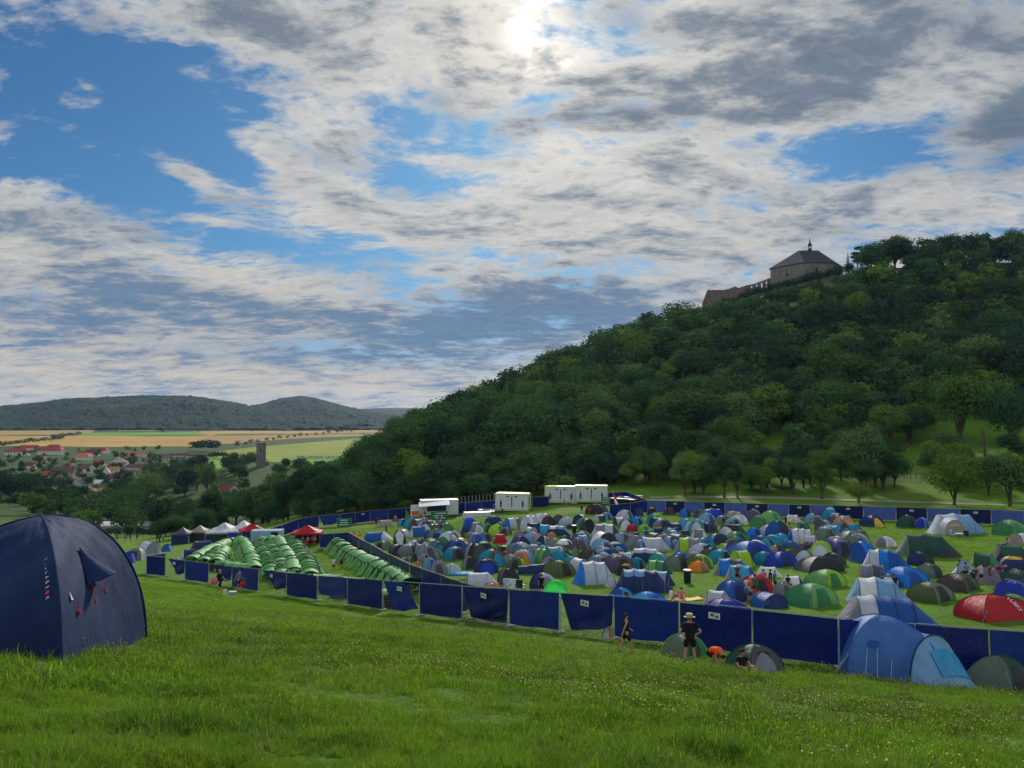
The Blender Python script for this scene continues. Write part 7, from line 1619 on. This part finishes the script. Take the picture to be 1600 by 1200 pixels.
def scatter(name, pts, scales, proto, label, seed=0, align=None):
    me = bpy.data.meshes.new(name); me.vertices.add(len(pts)); me.vertices.foreach_set('co', np.asarray(pts, np.float32).ravel())
    a = me.attributes.new('sc', 'FLOAT', 'POINT'); a.data.foreach_set('value', np.asarray(scales, np.float32))
    o = bpy.data.objects.new(name, me); col.objects.link(o); ng = bpy.data.node_groups.new(name, 'GeometryNodeTree'); ng.interface.new_socket('Geometry', in_out='INPUT', socket_type='NodeSocketGeometry'); ng.interface.new_socket('Geometry', in_out='OUTPUT', socket_type='NodeSocketGeometry')
    N = ng.nodes; L = ng.links; gi = N.new('NodeGroupInput'); go = N.new('NodeGroupOutput'); ins = N.new('GeometryNodeInstanceOnPoints'); oi = N.new('GeometryNodeObjectInfo'); oi.inputs[0].default_value = proto; oi.inputs['As Instance'].default_value = True
    rv = N.new('FunctionNodeRandomValue'); rv.data_type = 'FLOAT_VECTOR'; rv.inputs[0].default_value = (-.5, -.5, 0); rv.inputs[1].default_value = (.5, .5, 6.283); rv.inputs['Seed'].default_value = seed
    na = N.new('GeometryNodeInputNamedAttribute'); na.data_type = 'FLOAT'; na.inputs[0].default_value = 'sc'
    L.new(gi.outputs[0], ins.inputs['Points']); L.new(oi.outputs['Geometry'], ins.inputs['Instance']); L.new(rv.outputs[0], ins.inputs['Rotation']); L.new(na.outputs[0], ins.inputs['Scale']); L.new(ins.outputs[0], go.inputs[0])
    md = o.modifiers.new('scatter', 'NODES'); md.node_group = ng; return tag(o, label, kind='stuff')
g = np.random.default_rng(11)
def zone(n, D0, D1, umin=-.72, umax=.72, p=1.6):
    D = (g.random(n)*(D1**p-D0**p)+D0**p)**(1/p); u = g.uniform(umin, umax, n); return u*D, D
def blocked(x, y):
    m = np.zeros(len(x), bool)
    for ob in list(bpy.data.objects):
        if ob.get('category') in ('tent',) and ob.parent is None and ob.location.y < 60:
            r_ = {True: 1.0}.get('row' in ob.name, 1.25)
            if ob.name.startswith('expedition'): r_ = 2.0
            m |= (x-ob.location.x)**2+(y-ob.location.y)**2 < r_**2*.8
    return m
# clumpiness
def clump(x, y): return np.clip((fbm_np(x+200, y+200, .8, 21, 3)*.6+fbm_np(x+200, y+200, 4, 22, 3)*.4-.5)*1.9+.5, .02, 1)
T1 = tuft('grass_tuft', 40, .17, .060, .0036, 1, M_BLADE); T2 = tuft('grass_tuft', 36, .16, .10, .0065, 2, M_BLADE); T3 = tuft('grass_tuft', 34, .13, .20, .011, 3, M_BLADE)
for k, (n, D0, D1, tf, s0, p) in enumerate([(26000, 2.6, 9, T1, .82, 1.3), (42000, 7.5, 26, T2, .68, 1.5), (60000, 20, 78, T3, .62, 1.4)]):
    n = int(n*1.42); x, y = zone(n, D0, D1, -1.05, 1.05, p); z = height(x, y)+(fbm_np(x, y, 3.0, 1)-.5)*.10*np.clip((y-1)/6, .2, 1)-.01; c = clump(x, y); keep = (g.random(n) < .30+c*1.2)
    if y.max() > 8: keep &= ~blocked(x, y)
    sc = s0*(.15+1.75*c**1.3)*g.uniform(.7, 1.25, n)
    if k == 2: sc *= np.where(height(x, y) > zplane(x/y, y)+.35, .55, 1.0)     # trodden lawn inside the camp
    scatter('grass', np.stack([x, y, z], 1)[keep], sc[keep], tf, ['long green meadow grass in front of the camera', 'uneven meadow grass on the near slope', 'short grass of the slope and the camp lawn'][k], k)
x, y = zone(30000, 70, 128, -.35, .72, 1.3); T4 = tuft('grass_tuft', 26, .11, .34, .02, 5, M_BLADE)
scatter('grass', np.stack([x, y, height(x, y)], 1), g.uniform(.5, 1.1, len(x)), T4, 'short trodden grass between the farther tents', 9)
T5 = tuft('tall_stalk', 9, .42, .05, .0022, 8, blade_mat('dry_stalks', (.16, .19, .06), (.26, .27, .10), (.36, .33, .16))); x, y = zone(2600, 3, 34, -.70, .72, 1.4); kp = (clump(x+30, y) > .55)&~blocked(x, y)
scatter('tall_grass', np.stack([x, y, height(x, y)], 1)[kp], g.uniform(.5, 1.1, kp.sum()), T5, 'pale dry grass stalks leaning above the meadow', 4)
M_YEL = plain('yellow_petals', (.75, .55, .02), .6, .05); M_WHF = plain('white_petals', (.62, .62, .55), .6, .05); M_SEED = plain('dry_seed_heads', (.20, .14, .05), .8, .2)
def patchy(x, y, s, th): return fbm_np(x+90, y+40, s, 31, 3) > th
for nm, mt, n, D0, D1, r_, h_, th, fn, lb in [('wildflowers', M_YEL, 2500, 3.2, 34, .011, .17, .585, 4, 'small yellow wildflowers in drifts on the near slope'), ('wildflowers', M_WHF, 1100, 3.5, 40, .010, .15, .55, 3, 'tiny white clover heads in the near meadow'), ('seed_heads', M_SEED, 6500, 12, 46, .014, .22, .48, 4, 'reddish dry seed heads in the grass near the fence')]:
    x, y = zone(n, D0, D1, -.70, .72, 1.5); kp = patchy(x, y, 7 if nm == 'wildflowers' else 11, th)&~blocked(x, y)
    if nm == 'seed_heads': kp &= (x > -12+0*y)
    pr_ = flower('flower_sprig', fn, h_, .16, r_, int(th*100), mt, M_BLADE); x, y = x[kp], y[kp]
    scatter(nm, np.stack([x, y, height(x, y)+(fbm_np(x, y, 3.0, 1)-.5)*.10], 1), g.uniform(.7, 1.3, len(x)), pr_, lb, 3)

add_haze(.00003)
